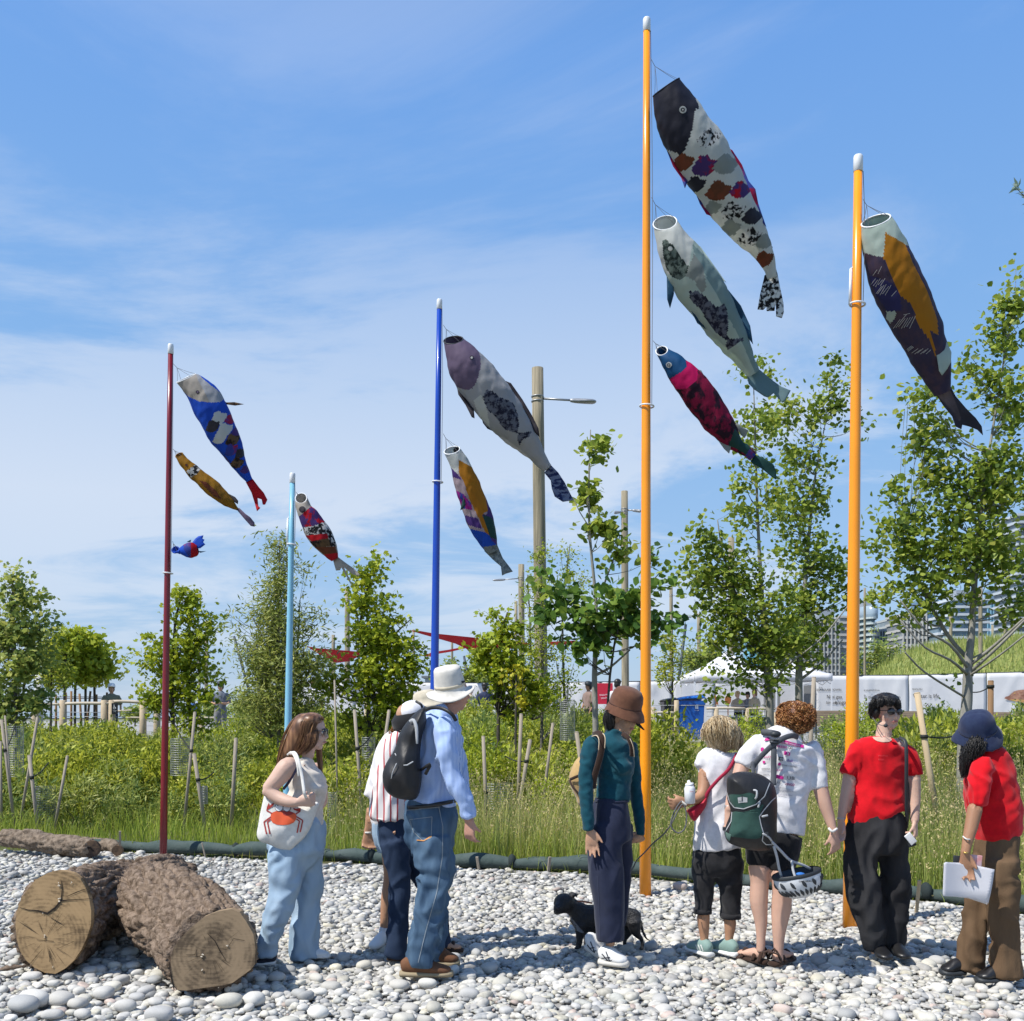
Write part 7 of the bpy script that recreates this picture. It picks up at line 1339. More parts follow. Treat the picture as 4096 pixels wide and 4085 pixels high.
# ===== man in the white sun hat =====
A=Soup(1400,2600,1.3867,5.9);cr=(1400,2600,1.3867);rt=person(A,(440,1800),'old man in white sun hat, blue striped shirt and jeans, seen from behind')
S=A.new();fr=S.headframe(577,236,205,112,2);S.head(fr,1.0,1.05);S.tube([(562,300,50),(545,350,56),(520,400,80)],14);S.tube([(500,420,100,0,1.4),(485,600,105,0,1.2),(455,850,110,0,1),(450,1000,120)],14);S.tube([(545,440,50,-.17),(560,600,46,-.19),(600,760,40,-.18),(645,880,30,-.2),(655,935,25,-.2)],14)
S.hand(S.P(660,935,-.2),(.02,0,-1),(.75,-.6,0),L=.19,curl=42,thumb=22,tc=20,mirror=-1);S.tube([(540,440,45,.18),(590,620,40,.24),(620,800,34,.22)],10);S.tube([(455,1050,70,-.05),(466,1330,55,-.08),(400,1720,38,-.1)],10);S.tube([(480,1050,60,.08),(490,1350,42,.12),(482,1730,34,.15)],10);S.build('body',SK_r,rt,voxel=.006,smooth=2);facekit(fr,rt)
S=A.new();S.tube([(552,335,52,0,1.2),(520,380,100,0,1.45),(500,450,122,0,1.35),(490,560,128,0,1.15),(480,680,124,0,1.05),(465,780,120),(456,850,136)],22,caps=.1);S.tube([(515,400,55,-.14),(525,480,66,-.19),(540,600,66,-.21),(575,710,64,-.21),(618,800,56,-.21),(648,880,46,-.21),(658,930,42,-.21)],18,caps=.1);S.tube([(545,410,55,.17),(590,560,55,.24),(610,700,48,.25),(628,800,42,.24)],14);S.tube([(512,318,24,-.06),(545,348,28,-.09),(575,375,22,-.09)],10);S.pell(585,620,44,100,.05,.1)
S.build('shirt',M_shirtb,rt,voxel=.010,smooth=2,fold=.013,fscale=8,fdir=(1.2,1,.75))
S=A.new();S.tube([(448,842,134,0,.9),(448,870,138,0,.9),(450,950,148,0,.9),(452,1060,142,0,.9),(470,1130,110,0,.9)],22);S.tube([(462,1050,118,-.04),(474,1180,108,-.06),(466,1330,97,-.08),(438,1480,93,-.09),(410,1640,88,-.1),(396,1742,86,-.1)],20,caps=.1);S.tube([(480,1050,95,.08),(496,1200,84,.1),(492,1350,62,.12),(485,1500,52,.14),(482,1720,56,.15)],16,caps=.1)
je=S.build('jeans',M_denim,rt,voxel=.010,smooth=2,fold=.020,fscale=7,fdir=(1,1,.9));S=A.new();band(S,450,852,142,20,0,.92,8);S.build('belt',M_shoek,rt)
bb=bvh_of([je]);decal('pocket_stitching',seglines([(330,942,455,926),(455,926,450,1042),(450,1042,405,1060),(330,942,352,1010),(352,1010,405,1060)],1.6),bb,mat('stitch_pale',(.25,.28,.30),.8),rt,cr,off=.004);decal('side_seam',seglines([(492,868,515,980),(515,980,512,1150),(512,1150,480,1350),(480,1350,420,1560),(420,1560,378,1735),(312,890,500,872)],1.8),bb,mat('stitch_pale',(.25,.28,.30),.8),rt,cr,off=.004);decal('pocket_logo',seglines([(370,1055,410,1058),(410,1058,452,1032)],3),bb,mat('stitch_orange',(.5,.22,.06),.8),rt,cr,off=.005)
for (hx,hy),(tx,ty),d in (((290,1810),(560,1812),-.10),((440,1775),(600,1768),.15)):
    a,b=A.P(hx,hy,d),A.P(tx,ty,d);a.z=b.z=.03;S=A.new();S.shoe(a,b,.052,.10);S.build('shoe',M_shoeb,rt,voxel=.008,smooth=2);u=b-a;S=A.new();S.wtube([(*(a+u*t+V3((0,0,.006))),w,.020) for t,w in ((-.03,.035),(.15,.046),(.5,.050),(.85,.054),(1.02,.032))],12,2,side=u.cross(V3((0,0,1))));S.build('shoe_sole',M_gsole,rt)
S=A.new();S.pell(560,262,60,48,.015,.09);S.build('hair',H_gy,rt,voxel=.008)
Rh=Matrix.Rotation(R(-9),3,'Y') @ Matrix.Rotation(R(15),3,'X');hc=A.P(556,212,.0);br=lambda t,i,r,z: (r,z+(.012*math.cos(2*t)*(r>.11)*(r-.09)/.04)-.010*(r>.1))
S=A.new();S.lathe(hc,[(.001,.128),(.045,.130),(.072,.126),(.080,.115),(.083,.09),(.088,.045),(.092,.004),(.094,-.004),(.110,-.010),(.130,-.016),(.146,-.018),(.147,-.023),(.128,-.021),(.094,-.010),(.080,-.008)],Rh,36,br);ht=S.build('sun_hat',M_hat,rt,fold=.003,fscale=16);S=A.new();S.lathe(hc,[(.0895,.030),(.0915,.030),(.0935,.012),(.0925,.012)],Rh,36);S.build('hat_band',M_beige,ht);S=A.new();S.box(A.P(628,177,-.055),(.011,.003,.006),Matrix.Rotation(R(-20),3,'Y') @ Matrix.Rotation(R(50),3,'Z'));S.build('hat_label',M_ink,ht,shade=False)
T=empty('backpack',A.P(290,815,-.05),'slim black backpack on the back of the man in the sun hat','backpack')
pk=pillow('pack_body',[(418,322),(372,340),(312,405),(272,470),(248,550),(200,630),(180,695),(194,772),(250,820),(350,832),(384,795),(398,700),(388,600),(400,480),(425,395)],cr,5.74,.12,M_pack,T,fold=.035,pw=.5,back=1.0)
S=A.new();S.wtube([(*A.P(332,400,-.25),.010,.003),(*A.P(352,390,-.26),.010,.003),(*A.P(368,430,-.27),.010,.003),(*A.P(372,520,-.27),.006,.003)],6,3);S.build('grey_trim',M_pipe,T);S=A.new();S.wtube([(*A.P(258,630,-.28),.003,.003),(*A.P(236,680,-.28),.003,.003),(*A.P(228,725,-.26),.003,.003)],5,3);S.wtube([(*A.P(250,575,-.22),.004,.003),(*A.P(300,640,-.29),.004,.003),(*A.P(350,620,-.28),.004,.003)],5,3);S.build('zip_line',M_pipe,T)
S=A.new();ribbon(S,[(405,345,-.05),(450,322,-.17),(510,325,-.24),(560,352,-.27),(588,392,-.25)],10,.006);ribbon(S,[(405,340,.02),(395,305,0),(365,285,.02)],7,.004);S.build('shoulder_strap',M_pack,T);S=A.new();ribbon(S,[(375,680,-.1),(410,655,-.25),(445,632,-.29)],8,.004);ribbon(S,[(418,690,-.25),(445,640,-.28)],9,.004);S.build('side_strap',M_pack,T)
# ===== woman in teal =====
A=Soup(2180,2700,1.542,6.13);cr=(2180,2700,1.542);rt=person(A,(400,1780),'woman in teal roll-neck top, navy trousers and brown bucket hat looking down')
S=A.new();fr=S.headframe(490,262,214,40,12,0);S.head(fr,.95);S.tube([(450,310,40),(428,360,46),(420,420,70)],14);S.tube([(420,420,80,0,1.4),(425,600,90,0,1.2),(415,780,90),(410,900,100)],14);S.tube([(300,420,45,-.1),(258,600,42,-.14),(258,760,36,-.15),(270,900,28,-.17),(278,955,22,-.17)],12)
S.hand(S.P(280,955,-.17),(.10,0,-1),(1,-.15,.1),L=.178,curl=10,spread=5,thumb=38,tc=4);S.tube([(540,440,38,.12),(560,700,34,.18),(585,880,28,.15),(590,945,22,.14)],10);S.hand(S.P(588,940,.14),(.0,0,-1),(-.8,-.5,0),L=.15,curl=60);S.tube([(370,900,70,-.05),(390,1300,50,-.06),(400,1660,34,-.06)],10);S.tube([(450,900,55,.09),(478,1200,38,.14),(470,1400,34,.17),(420,1600,28,.19)],10)
S.build('body',SK_m,rt,voxel=.006,smooth=2);facekit(fr,rt,glasses=M_shoek,gk=.9,lensm=mat('tinted_lens',(.12,.10,.09),.15,spec=.7))
S=A.new();S.tube([(437,335,52,0,1.1),(425,375,62,0,1.25),(420,415,118,0,1.0),(425,480,128,0,.95),(432,570,120,0,.95),(428,660,106,0,.95),(418,768,110,0,.95)],22,caps=.1);S.pell(470,560,80,72,-.02,.125);S.tube([(330,412,56,-.07),(285,450,60,-.11),(262,560,52,-.14),(252,680,46,-.15),(258,800,41,-.16),(268,960,38,-.17)],18,caps=.1);S.tube([(520,430,50,.1),(550,600,44,.16),(565,760,40,.18),(582,880,37,.16),(592,985,31,.14)],14,caps=.2)
S.build('roll_neck_top',M_teal,rt,voxel=.008,smooth=3,fold=.005,fscale=14,fdir=(1,1,1.2))
S=A.new();S.tube([(412,760,104),(408,840,120),(412,950,130),(420,1030,120)],20,caps=.1);S.tube([(365,930,105,-.03),(368,1080,112,-.05),(382,1240,110,-.06),(396,1400,98,-.06),(403,1640,84,-.06)],20,caps=.05);S.tube([(465,930,78,.08),(478,1080,66,.12),(482,1250,56,.15),(472,1400,50,.17),(440,1560,50,.18),(400,1610,50,.2)],16,caps=.1)
tr=S.build('trousers',M_navyp,rt,voxel=.010,smooth=3,fold=.009,fscale=7,fdir=(1.2,1,.25));S=A.new();band(S,414,776,108,14,0,.98);S.build('waistband',M_navyp,rt)
bb=bvh_of([tr]);decal('trouser_crease',seglines([(322,1240,332,1400),(332,1400,338,1640)],1.2),bb,mat('crease',(.05,.06,.10),.8),rt,cr,off=.003)
for (hx,hy),(tx,ty),d,li in (((262,1672),(355,1772),.12,.05),((345,1740),(497,1798),-.06,0)):
    a,b=A.P(hx,hy,d),A.P(tx,ty,d);a.z=.03+li;b.z=.03;b.y-=.06;S=A.new();S.shoe(a,b,.052,.10);S.tube([(hx+60,hy-40,36,d),(hx+70,hy,40,d)],12);sh=S.build('shoe',M_shoew,rt,voxel=.008,smooth=2);u=b-a;S=A.new();S.wtube([(*(a+u*t+V3((0,0,.008))),w,.022) for t,w in ((-.04,.036),(.15,.048),(.5,.050),(.85,.054),(1.03,.03))],12,2,side=u.cross(V3((0,0,1))));S.build('shoe_sole',M_sole,sh)
    bb=bvh_of([sh]);X0,Y0=(225,1640) if li else (320,1700)
    decal('shoe_stripes',seglines([(X0+30,Y0+20,X0+75,Y0+75),(X0+55,Y0+5,X0+85,Y0+85),(X0+28,Y0+50,X0+80,Y0+42),(X0+35,Y0+68,X0+92,Y0+62)],3),bb,M_shoen,sh,cr,off=.004)
S=A.new();S.pell(462,240,76,80,.045,.085);S.tube([(400,240,34,-.02),(398,300,36,-.02),(405,335,24,-.02)],12);S.build('hair',H_bk,rt,voxel=.010);strands('hair_locks',A,[[(400,220,30,-.03),(396,280,38,-.03),(402,338,26,-.03)],[(540,260,16,.08),(570,300,14,.08),(610,340,6,.08)]],120,H_bk,rt,r=.003)
Rh=Matrix.Rotation(R(14),3,'Y') @ Matrix.Rotation(R(14),3,'X');hc=A.P(496,190,.0);S=A.new();brm=lambda t,i,r,z: (r*(1+.20*max(0,math.cos(t+.7))*(z<-.01)),z-.010*max(0,math.cos(t+.5))*(z<-.01))
S.lathe(hc,[(.001,.116),(.045,.114),(.076,.102),(.094,.075),(.101,.040),(.102,.002),(.103,-.002),(.110,-.024),(.118,-.050),(.119,-.054),(.114,-.050),(.100,-.006),(.09,.0)],Rh,36,brm);ht=S.build('bucket_hat',M_brownh,rt,fold=.002,fscale=14);S=A.new();S.lathe(hc,[(.1025,.004),(.1045,.001),(.1035,-.004),(.1015,-.002)],Rh,36);S.build('hat_seam',mat('seam_brown',(.07,.03,.02),.8),ht)
T=empty('backpack',A.P(190,790,.15),'tan canvas backpack behind the shoulder of the woman in teal','backpack');pillow('pack_body',[(300,480),(235,492),(190,525),(158,590),(148,645),(165,705),(190,755),(215,808),(300,820)],cr,6.27,.10,M_tan,T,fold=.015,back=.9);S=A.new();ribbon(S,[(155,645,.07),(185,632,.03),(225,615,.02)],9,.004);ribbon(S,[(152,650,.07),(170,690,.03),(215,740,.01)],7,.004);S.build('strap_trim',M_tanb,T)
S=A.new();ribbon(S,[(300,372,-.12),(335,362,-.2),(352,395,-.225),(347,470,-.22),(325,560,-.20),(300,650,-.165),(298,700,-.15)],19,.006);ribbon(S,[(478,362,-.13),(515,390,-.16),(535,440,-.155),(538,500,-.13)],15,.006);S.build('shoulder_strap',M_tanb,T)
S=A.new()
for off in (-19,19): S.wtube([(*A.P(x+off*(1 if x>310 else .8),y+(8 if off<0 else-4),d-.006),.003,.003) for x,y,d in [(305,372,-.13),(337,366,-.21),(352,395,-.235),(349,455,-.235)]],5,3)
S.wtube([(*A.P(x,y,d),.003,.003) for x,y,d in [(490,358,-.13),(525,395,-.165),(545,450,-.16),(550,505,-.13)]],5,3);S.build('strap_piping',mat('cream_piping',(.62,.50,.34),.7),T)
# ===== small black dog =====
A=Soup(2180,2700,1.542,6.55);cr=(2180,2700,1.542);M_dog=mat('black_fur',(.010,.010,.011),.45,(.022,.022,.024),30,bump=.8,bs=160,spec=.45,stretch=(1,1,.5));rt=empty('dog',A.P(380,1690),'small stocky black dog with folded ears standing behind the woman in teal','dog')
S=A.new();S.tube([(205,1488,72,0,.85),(250,1505,90,0,.85),(330,1505,84,0,.85),(420,1492,62,0,.85),(500,1490,58,0,.85),(560,1500,52,0,.85)],18,caps=.8);S.tube([(225,1470,62),(180,1440,55),(145,1415,50)],14);S.pell(118,1408,66,62,-.02,.075);S.tube([(105,1425,44,-.05),(88,1440,38,-.085),(86,1446,31,-.10)],12);S.pell(75,1460,24,20,-.07,.035)
for x,dx,d in ((215,-6,-.045),(262,0,.045)): S.tube([(x+8,1540,42,d),(x,1600,28,d),(x-3,1640,21,d),(x+dx-3,1680,19,d)],10);S.pell(x+dx-12,1685,20,9,d-.01,.018)
for x,d in ((560,-.04),(512,.05)): k=1 if x>530 else-.5;S.tube([(x-12,1520,50,d),(x-2*k,1575,36,d),(x+12*k,1605,22,d),(x+36*k,1632,14,d),(x+42*k,1665,12,d),(x+40*k,1688,12,d)],10);S.pell(x+33*k,1690,18,8,d-.01,.018)
S.tube([(568,1468,15),(588,1530,12),(604,1585,10),(624,1622,8),(650,1643,4)],8)
for x,y,a,d in ((178,1358,-30,-.03),(165,1352,-10,.04)): S.tube([(x-14,y+10,14,d),(x,y-4,13,d),(x+14,y+2,10,d-.015),(x+16,y+18,5,d-.025)],8)
dg_=S.build('body',M_dog,rt,voxel=.006,smooth=3,fold=.0015,fscale=60);bb=bvh_of([dg_]);M_dw=mat('grey_fur',(.24,.24,.25),.7,(.12,.12,.13),40,bump=.5,bs=150);decal('chest_patch',[smooth_poly([(128,1488),(150,1484),(185,1525),(215,1560),(240,1588),(228,1592),(185,1570),(150,1530)])],bb,M_dw,rt,cr,off=.002)
S=A.new();S.tube([(200,1395,5,-.07),(240,1398,6,-.085),(290,1408,5,-.08)],6);S.build('collar',mat('tan_collar',(.36,.15,.09),.6),rt);S=A.new();S.pell(84,1438,12,9,-.125,.010);S.build('nose',M_shoek,rt)
for x,y,d in ((92,1398,-.065),(140,1402,-.065)): S=A.new();S.ell(A.P(x,y,d),(.009,.008,.008));S.build('eye',M_lens,rt)
# ===== blonde woman with leash =====
CB=(2650,2750,1.6053);A=Soup(*CB,6.3);rt=person(A,(350,1740),'blonde woman from behind in white top and black capris, holding a leash and bottle')
S=A.new();fr=S.headframe(370,285,205,155,18);S.head(fr);S.tube([(372,350,42),(365,400,48),(360,440,80)],14);S.tube([(355,450,100,0,1),(350,650,90),(350,850,100),(350,1000,110)],14);S.tube([(258,490,42,-.02),(268,580,41,-.05),(262,660,38,-.08),(245,700,36,-.1)],14);S.tube([(248,700,35,-.1),(205,722,33,-.12),(165,732,24,-.14),(150,738,22,-.15)],12)
S.hand(S.P(156,738,-.15),(-1,-.1,-.15),(.1,-.3,1),L=.165,curl=60,thumb=30,mirror=1);S.tube([(470,500,40,.05),(480,650,36,.1),(470,800,26,.12)],10)
for x,k in ((262,0),(432,0)): S.tube([(x+10,1080,62),(x,1300,48),(x,1450,43),(x+2,1530,38),(x+(6 if x<300 else-4),1600,28),(x+(6 if x<300 else-6),1660,26)],14)
S.build('body',SK_t,rt,voxel=.006); 
S=A.new();S.tube([(365,402,75,0,.9),(358,432,118,0,.8),(352,500,124,0,.85),(350,620,116,0,.85),(348,740,124,0,.85),(345,860,146,0,.85),(346,960,160,0,.85),(352,1035,160,0,.85)],22,caps=.1);S.tube([(290,440,52,-.01),(252,470,48,-.02),(248,510,40,-.03)],12,caps=.2);S.tube([(440,440,50),(480,480,46),(490,530,40)],12,caps=.2)
S.build('white_top',M_whitet,rt,voxel=.009,smooth=3,fold=.010,fscale=7,fdir=(1.3,1,.5))
S=A.new();S.tube([(350,960,120,0,.8),(350,1030,148,0,.8),(352,1110,160,0,.8),(352,1170,140,0,.8)],20);S.tube([(272,1120,86),(264,1220,74),(262,1330,62),(258,1450,58)],16,caps=.05);S.tube([(430,1120,90),(432,1240,80),(434,1360,68),(438,1482,64)],16,caps=.05);S.build('capri_trousers',M_cap,rt,voxel=.010,fold=.010,fscale=9,fdir=(1,1,.6));S=A.new();band(S,438,1465,66,34,0,1);band(S,258,1436,59,30,0,1);S.build('trouser_cuff',M_cap,rt);S=A.new();S.wtube([(*A.P(208,1440,-.06),.003,.003),(*A.P(190,1450,-.08),.003,.003),(*A.P(205,1480,-.08),.003,.003),(*A.P(212,1455,-.07),.003,.003)],5,3);S.build('drawcord',M_cap,rt)
for (hx,hy),(tx,ty),d in (((300,1700),(190,1660),-.03),((468,1760),(325,1705),-.03)):
    a,b=A.P(hx,hy,d),A.P(tx,ty,d+.05);a.z=b.z=.03;a.y-=.02;b.y+=.12;S=A.new();S.shoe(a,b,.048,.09);sh=S.build('shoe',M_sgreen,rt,voxel=.008);u=b-a;S=A.new();S.wtube([(*(a+u*t+V3((0,0,.006))),w,.018) for t,w in ((-.04,.036),(.15,.046),(.5,.048),(.85,.05),(1.03,.03))],12,2,side=u.cross(V3((0,0,1))));S.build('shoe_sole',M_shoew,sh)
    bb=bvh_of([sh]);decal('shoe_stripe',seglines([(hx-40-q,hy-8,hx-55-q,hy-48) for q in (0,16,32)],3),bb,M_shoew,sh,CB,off=.003)
S=A.new();S.pell(365,275,100,100,.0,.105);S.tube([(375,290,105,0,.9),(385,350,108,0,.8),(400,395,80,0,.6)],16);S.build('hair',H_bl,rt,voxel=.010)
strands('hair_locks',A,[[(375,195,40),(330,230,62),(290,290,45,-.02),(272,345,26,-.03)],[(375,195,40),(380,260,90,-.02),(385,330,92,-.02),(400,395,78,-.02)],[(380,200,40),(440,260,56),(475,330,44),(480,405,26)],[(370,190,50),(345,260,66,-.06),(350,330,60,-.07),(375,400,50,-.06)],[(375,190,44),(420,230,60,-.05),(440,310,56,-.06),(450,400,36,-.05)],[(372,186,36,-.01),(385,215,70,-.06),(395,290,70,-.09),(400,370,60,-.07)]],240,H_bl,rt,r=.0024,curl=.0035)
T=empty('crossbody_bag',A.P(215,850,-.2),'red crossbody bag under the arm of the blonde woman','bag');pillow('bag_body',[(155,795),(190,765),(240,735),(285,700),(280,760),(240,820),(208,860),(180,840)],CB,6.2,.05,mat('red_nylon',(.42,.012,.035),.6),T,kk=3);S=A.new();ribbon(S,[(480,425,-.09),(430,520,-.125),(360,590,-.13),(300,660,-.13),(270,720,-.12)],11,.005);S.build('shoulder_strap',mat('red_strap',(.33,.012,.045),.7),T)
T=empty('water_bottle',A.P(175,700,-.2),'white sports bottle in the hand of the blonde woman','bottle');S=A.new();S.wtube([(*A.P(176,742,-.21),.032,.032),(*A.P(175,650,-.21),.034,.034),(*A.P(174,632,-.21),.026,.026)],18,1,caps=.2);bt=S.build('bottle_body',M_white,T);S=A.new();S.wtube([(*A.P(174,632,-.21),.027,.027),(*A.P(172,616,-.21),.025,.025),(*A.P(170,612,-.21),.010,.010),(*A.P(168,598,-.21),.009,.009)],14,1,caps=.2);S.build('cap',M_white,T);text_on('lettering','Sahara',176,672,24,9,0,bvh_of([bt]),mat('ink_red',(.5,.02,.05),.6),T,CB,off=.003)
S=A.new();wz=[(120,730),(85,780),(55,860),(62,905),(100,935),(140,910),(155,850),(150,790),(130,750),(100,790),(60,870),(10,940),(-60,1000),(-115,1060),(-165,1110),(-190,1160),(-240,1230),(-268,1300)]
S.wtube([(*A.P(x,y,-.18+.45*max(0,i-10)/7),.0045,.0045) for i,(x,y) in enumerate(wz)],6,4);T=S.build('leash',M_cord,None);tag(T,'dark leash looping from the blonde woman past the orange pole to the dog','leash')
S=A.new();S.tube([(118,712,7,-.16),(128,735,8,-.165),(152,755,8,-.17)],8);S.build('wristband',M_canvas,rt)
# ===== curly haired person =====
A=Soup(*CB,6.12);rt=person(A,(680,1800),'person with curly ginger hair, white event shirt with sponsor print and black shorts, from behind')
S=A.new();fr=S.headframe(850,190,205,172,5);S.head(fr);S.tube([(835,240,52),(815,290,58),(795,330,100)],14);S.tube([(780,360,150,0,.7),(765,600,130,0,.7),(735,900,130,0,.7),(720,1000,130,0,.7)],16);S.tube([(985,470,56,.02),(1008,620,50,0),(1040,740,44,-.02),(1070,830,36,-.03),(1090,900,27,-.04),(1098,930,24,-.04)],14)
S.hand(S.P(1100,925,-.04),(.14,0,-1),(-.85,-.4,0),L=.175,curl=30,thumb=30,mirror=1);S.tube([(545,440,56,.02),(508,520,50,0),(478,620,44,-.04),(440,720,34,-.08),(428,790,28,-.1)],12);S.hand(S.P(426,800,-.1),(.1,-.2,-1),(.8,-.4,0),L=.17,curl=60)
S.tube([(650,1020,88,0),(622,1150,72,0),(624,1250,60,0),(618,1370,58,.0),(632,1500,42,0),(632,1600,30,0),(630,1690,28,0)],14);S.tube([(770,1040,98,-.02),(765,1180,76,-.03),(768,1290,62,-.03),(762,1420,64,-.02),(748,1560,44,-.03),(746,1680,31,-.03),(746,1780,29,-.03)],14);S.build('body',SK_p,rt,voxel=.006)
S=A.new();S.tube([(830,282,66,0,.9),(805,318,130,0,.75),(790,360,186,0,.62),(782,450,196,0,.62),(775,580,184,0,.62),(762,720,172,0,.64),(750,840,170,0,.66),(742,935,172,0,.66)],26,caps=.06);S.tube([(640,345,62,.01),(585,400,72,.01),(545,450,70,.0),(518,500,62,.0)],16,caps=.1);S.tube([(930,370,64,.01),(970,440,68,.01),(992,540,62,.01),(1004,648,58,.0)],16,caps=.1)
ts=S.build('printed_tee_shirt',M_whitet,rt,voxel=.009,smooth=3,fold=.009,fscale=7,fdir=(1,1,1.1));bb=bvh_of([ts]);CT=(2930,2880,4.587)
decal('print_banner',[[(830,370),(900,378),(985,378),(1100,415),(1310,462),(1305,512),(1150,478),(990,440),(900,425),(832,412)]],bb,M_mag,rt,CT,off=.007);text_on('print','¡BRAVO! THANKS!',842,404,405,26,12,bb,M_white,rt,CT,off=.009,bold=.01)
decal('print_mark',[[(585,385),(600,340),(640,318),(680,325),(690,390),(660,372),(620,385)],[(515,560),(520,510),(560,500),(580,525),(560,560),(535,585)]],bb,M_mag,rt,CT,off=.007)
for t,x,y,w,h,a,m,b in [('FRESH',818,505,170,42,6,M_mag,.02),('CO',1012,525,88,40,6,M_ink,.03),('core',760,590,130,42,4,M_inkg,0),('VALLEY',520,690,190,38,3,M_mag,.01),('Bell',1005,765,95,46,8,mat('ink_purple',(.10,.04,.25),.6),.01),('Media',1105,785,120,26,8,M_inkg,0),('SMARTCENTRES',905,842,285,28,8,M_ink,0),('coconut',530,905,160,24,3,M_ink,0),('CRAFT',780,935,145,36,5,M_mag,.01),('HOMESEN',985,960,190,34,6,M_inkg,0),('UB',1000,1090,140,60,6,M_ink,0),('LUG',800,1160,90,38,4,M_ink,0),('VENGO',955,1195,185,42,6,mat('ink_plum',(.35,.0,.10),.6),.02),('SWISS',990,1285,90,20,6,M_inkg,0),('CINEPLEX',925,1315,190,26,4,M_inkg,0),('brandedcities',830,1385,270,32,3,M_inkg,.005),('NORTON',560,1020,130,28,5,M_ink,0),('LAMP',800,1250,100,26,3,M_inkg,0)]: text_on('print',t,x,y,w,h,a,bb,m,rt,CT,off=.007,bold=b)
decal('print_box',[[(950,570),(1060,590),(1052,662),(942,640)],[(800,1000),(940,1040),(935,1095),(800,1070)]],bb,M_mag,rt,CT,off=.007);text_on('print','X',985,650,60,68,8,bb,M_white,rt,CT,off=.010);decal('print_box',[[(845,672),(930,685),(922,755),(840,742)]],bb,M_ink,rt,CT,off=.007);text_on('print','TD',858,738,56,44,6,bb,M_white,rt,CT,off=.009,bold=.02)
decal('print_mark',[[(862+28*math.cos(t),812+28*math.sin(t)) for t in np.linspace(0,6.28,14)[:-1]],[(548,760),(580,748),(605,765),(585,800),(560,800)]],bb,M_mag,rt,CT,off=.007)
S=A.new();S.tube([(735,925,168,0,.72),(715,1000,172,0,.72),(705,1060,150,0,.72)],20,caps=.1);S.tube([(625,1020,92),(610,1140,80)],16,caps=.05);S.tube([(775,1020,110),(765,1178,86,-.02)],16,caps=.05);S.build('shorts',M_blackc,rt,voxel=.010,fold=.007,fscale=10)
curls('curly_hair',A,[(850,150,90,58,.0,.10),(890,205,84,72,-.02,.095),(820,210,78,66,.0,.09),(790,170,50,60,.02,.07),(880,250,66,38,-.03,.06),(935,180,40,60,.0,.06)],520,H_gi,rt,r=.010,tube=.0024);S=A.new();S.pell(850,190,96,92,.01,.10);S.build('hair',H_gi,rt,voxel=.010,fold=.008,fscale=30)
strands('top_hair',A,[[(760,120,18),(800,100,22),(860,95,26),(920,120,22)],[(770,140,20),(810,115,20),(870,112,24,-.06)]],90,H_gi,rt,r=.003,curl=.006)
for (hx,hy),(tx,ty),d in (((650,1735),(590,1690),0),((720,1835),(830,1800),-.04)):
    a,b=A.P(hx,hy,d),A.P(tx,ty,d);a.z=b.z=.035;b.y=a.y+.15;b.x=a.x+(-.12 if hx<700 else .14);S=A.new();S.shoe(a,b,.042,.06);S.build('foot',SK_p,rt,voxel=.007);u=b-a;sd_=u.cross(V3((0,0,1))).normalized();S=A.new();S.wtube([(*(a+u*t-V3((0,0,.012))),w,.018) for t,w in ((-.12,.036),(.15,.046),(.5,.048),(.85,.052),(1.05,.035))],12,2,side=sd_)
    for t,z in ((.0,.08),(.25,.065),(.7,.05)): S.wtube([(*(a+u*t-sd_*.05-V3((0,0,.0))),.014,.006),(*(a+u*t+V3((0,0,z))),.014,.006),(*(a+u*t+sd_*.05),.014,.006)],8,3,side=u)
    S.wtube([(*(a-u*.12-sd_*.03+V3((0,0,.055))),.005,.015),(*(a-u*.22+V3((0,0,.065))),.005,.015),(*(a-u*.12+sd_*.03+V3((0,0,.055))),.005,.015)],8,3);S.build('sandal',M_tanb,rt)
S=A.new();S.tube([(1068,905,8,-.07),(1090,925,9,-.085),(1120,908,8,-.06)],8);S.build('bead_bracelet',M_canvas,rt);S=A.new();band(S,430,768,31,22,-.09,1);S.build('watch',M_steel,rt)
T=empty('backpack',A.P(560,1045,-.3),'large black and forest green backpack slung over the curly-haired person','backpack');bk=pillow('pack_body',[(412,610),(430,562),(510,540),(622,556),(698,605),(728,660),(738,760),(735,880),(735,960),(715,1012),(680,1045),(600,1050),(520,1032),(430,1000),(400,950),(402,900),(436,800),(415,715)],CB,5.80,.14,M_pack,T,fold=.02,pw=.45,back=.9,kk=4)
bb=bvh_of([bk]);decal('green_panel',[smooth_poly([(424,690),(500,688),(560,676),(604,700),(596,748),(550,772),(480,772),(440,748)]),smooth_poly([(448,800),(520,800),(600,775),(650,752),(622,830),(640,900),(628,965),(560,972),(500,965),(430,950),(440,880)])],bb,M_packg,T,CB,off=.004);decal('pale_green_panel',[[(402,925),(440,945),(430,995),(405,955)]],bb,mat('pale_green',(.12,.20,.17),.8),T,CB,off=.004)
def pline(pts,w): return seglines([(*pts[i],*pts[i+1]) for i in range(len(pts)-1)],w)
decal('piping',pline([(412,672),(430,735),(460,772),(520,780),(600,752),(655,700),(695,600)],3)+pline([(735,700),(700,730),(650,790),(622,830),(632,880),(648,935),(640,985),(665,1010),(715,1010)],3)+pline([(445,800),(440,860),(400,930)],2.4),bb,M_pipe,T,CB,off=.005);decal('logo_patch',[[(482,708),(512,702),(545,708),(545,738),(512,740),(488,744)]],bb,M_pipe,T,CB,off=.006);decal('logo_needle',[[(509,692),(513,692),(515,732),(508,732)]],bb,M_ink,T,CB,off=.008);text_on('lettering','MEC',490,736,18,9,-2,bb,M_ink,T,CB,off=.008)
S=A.new(); 
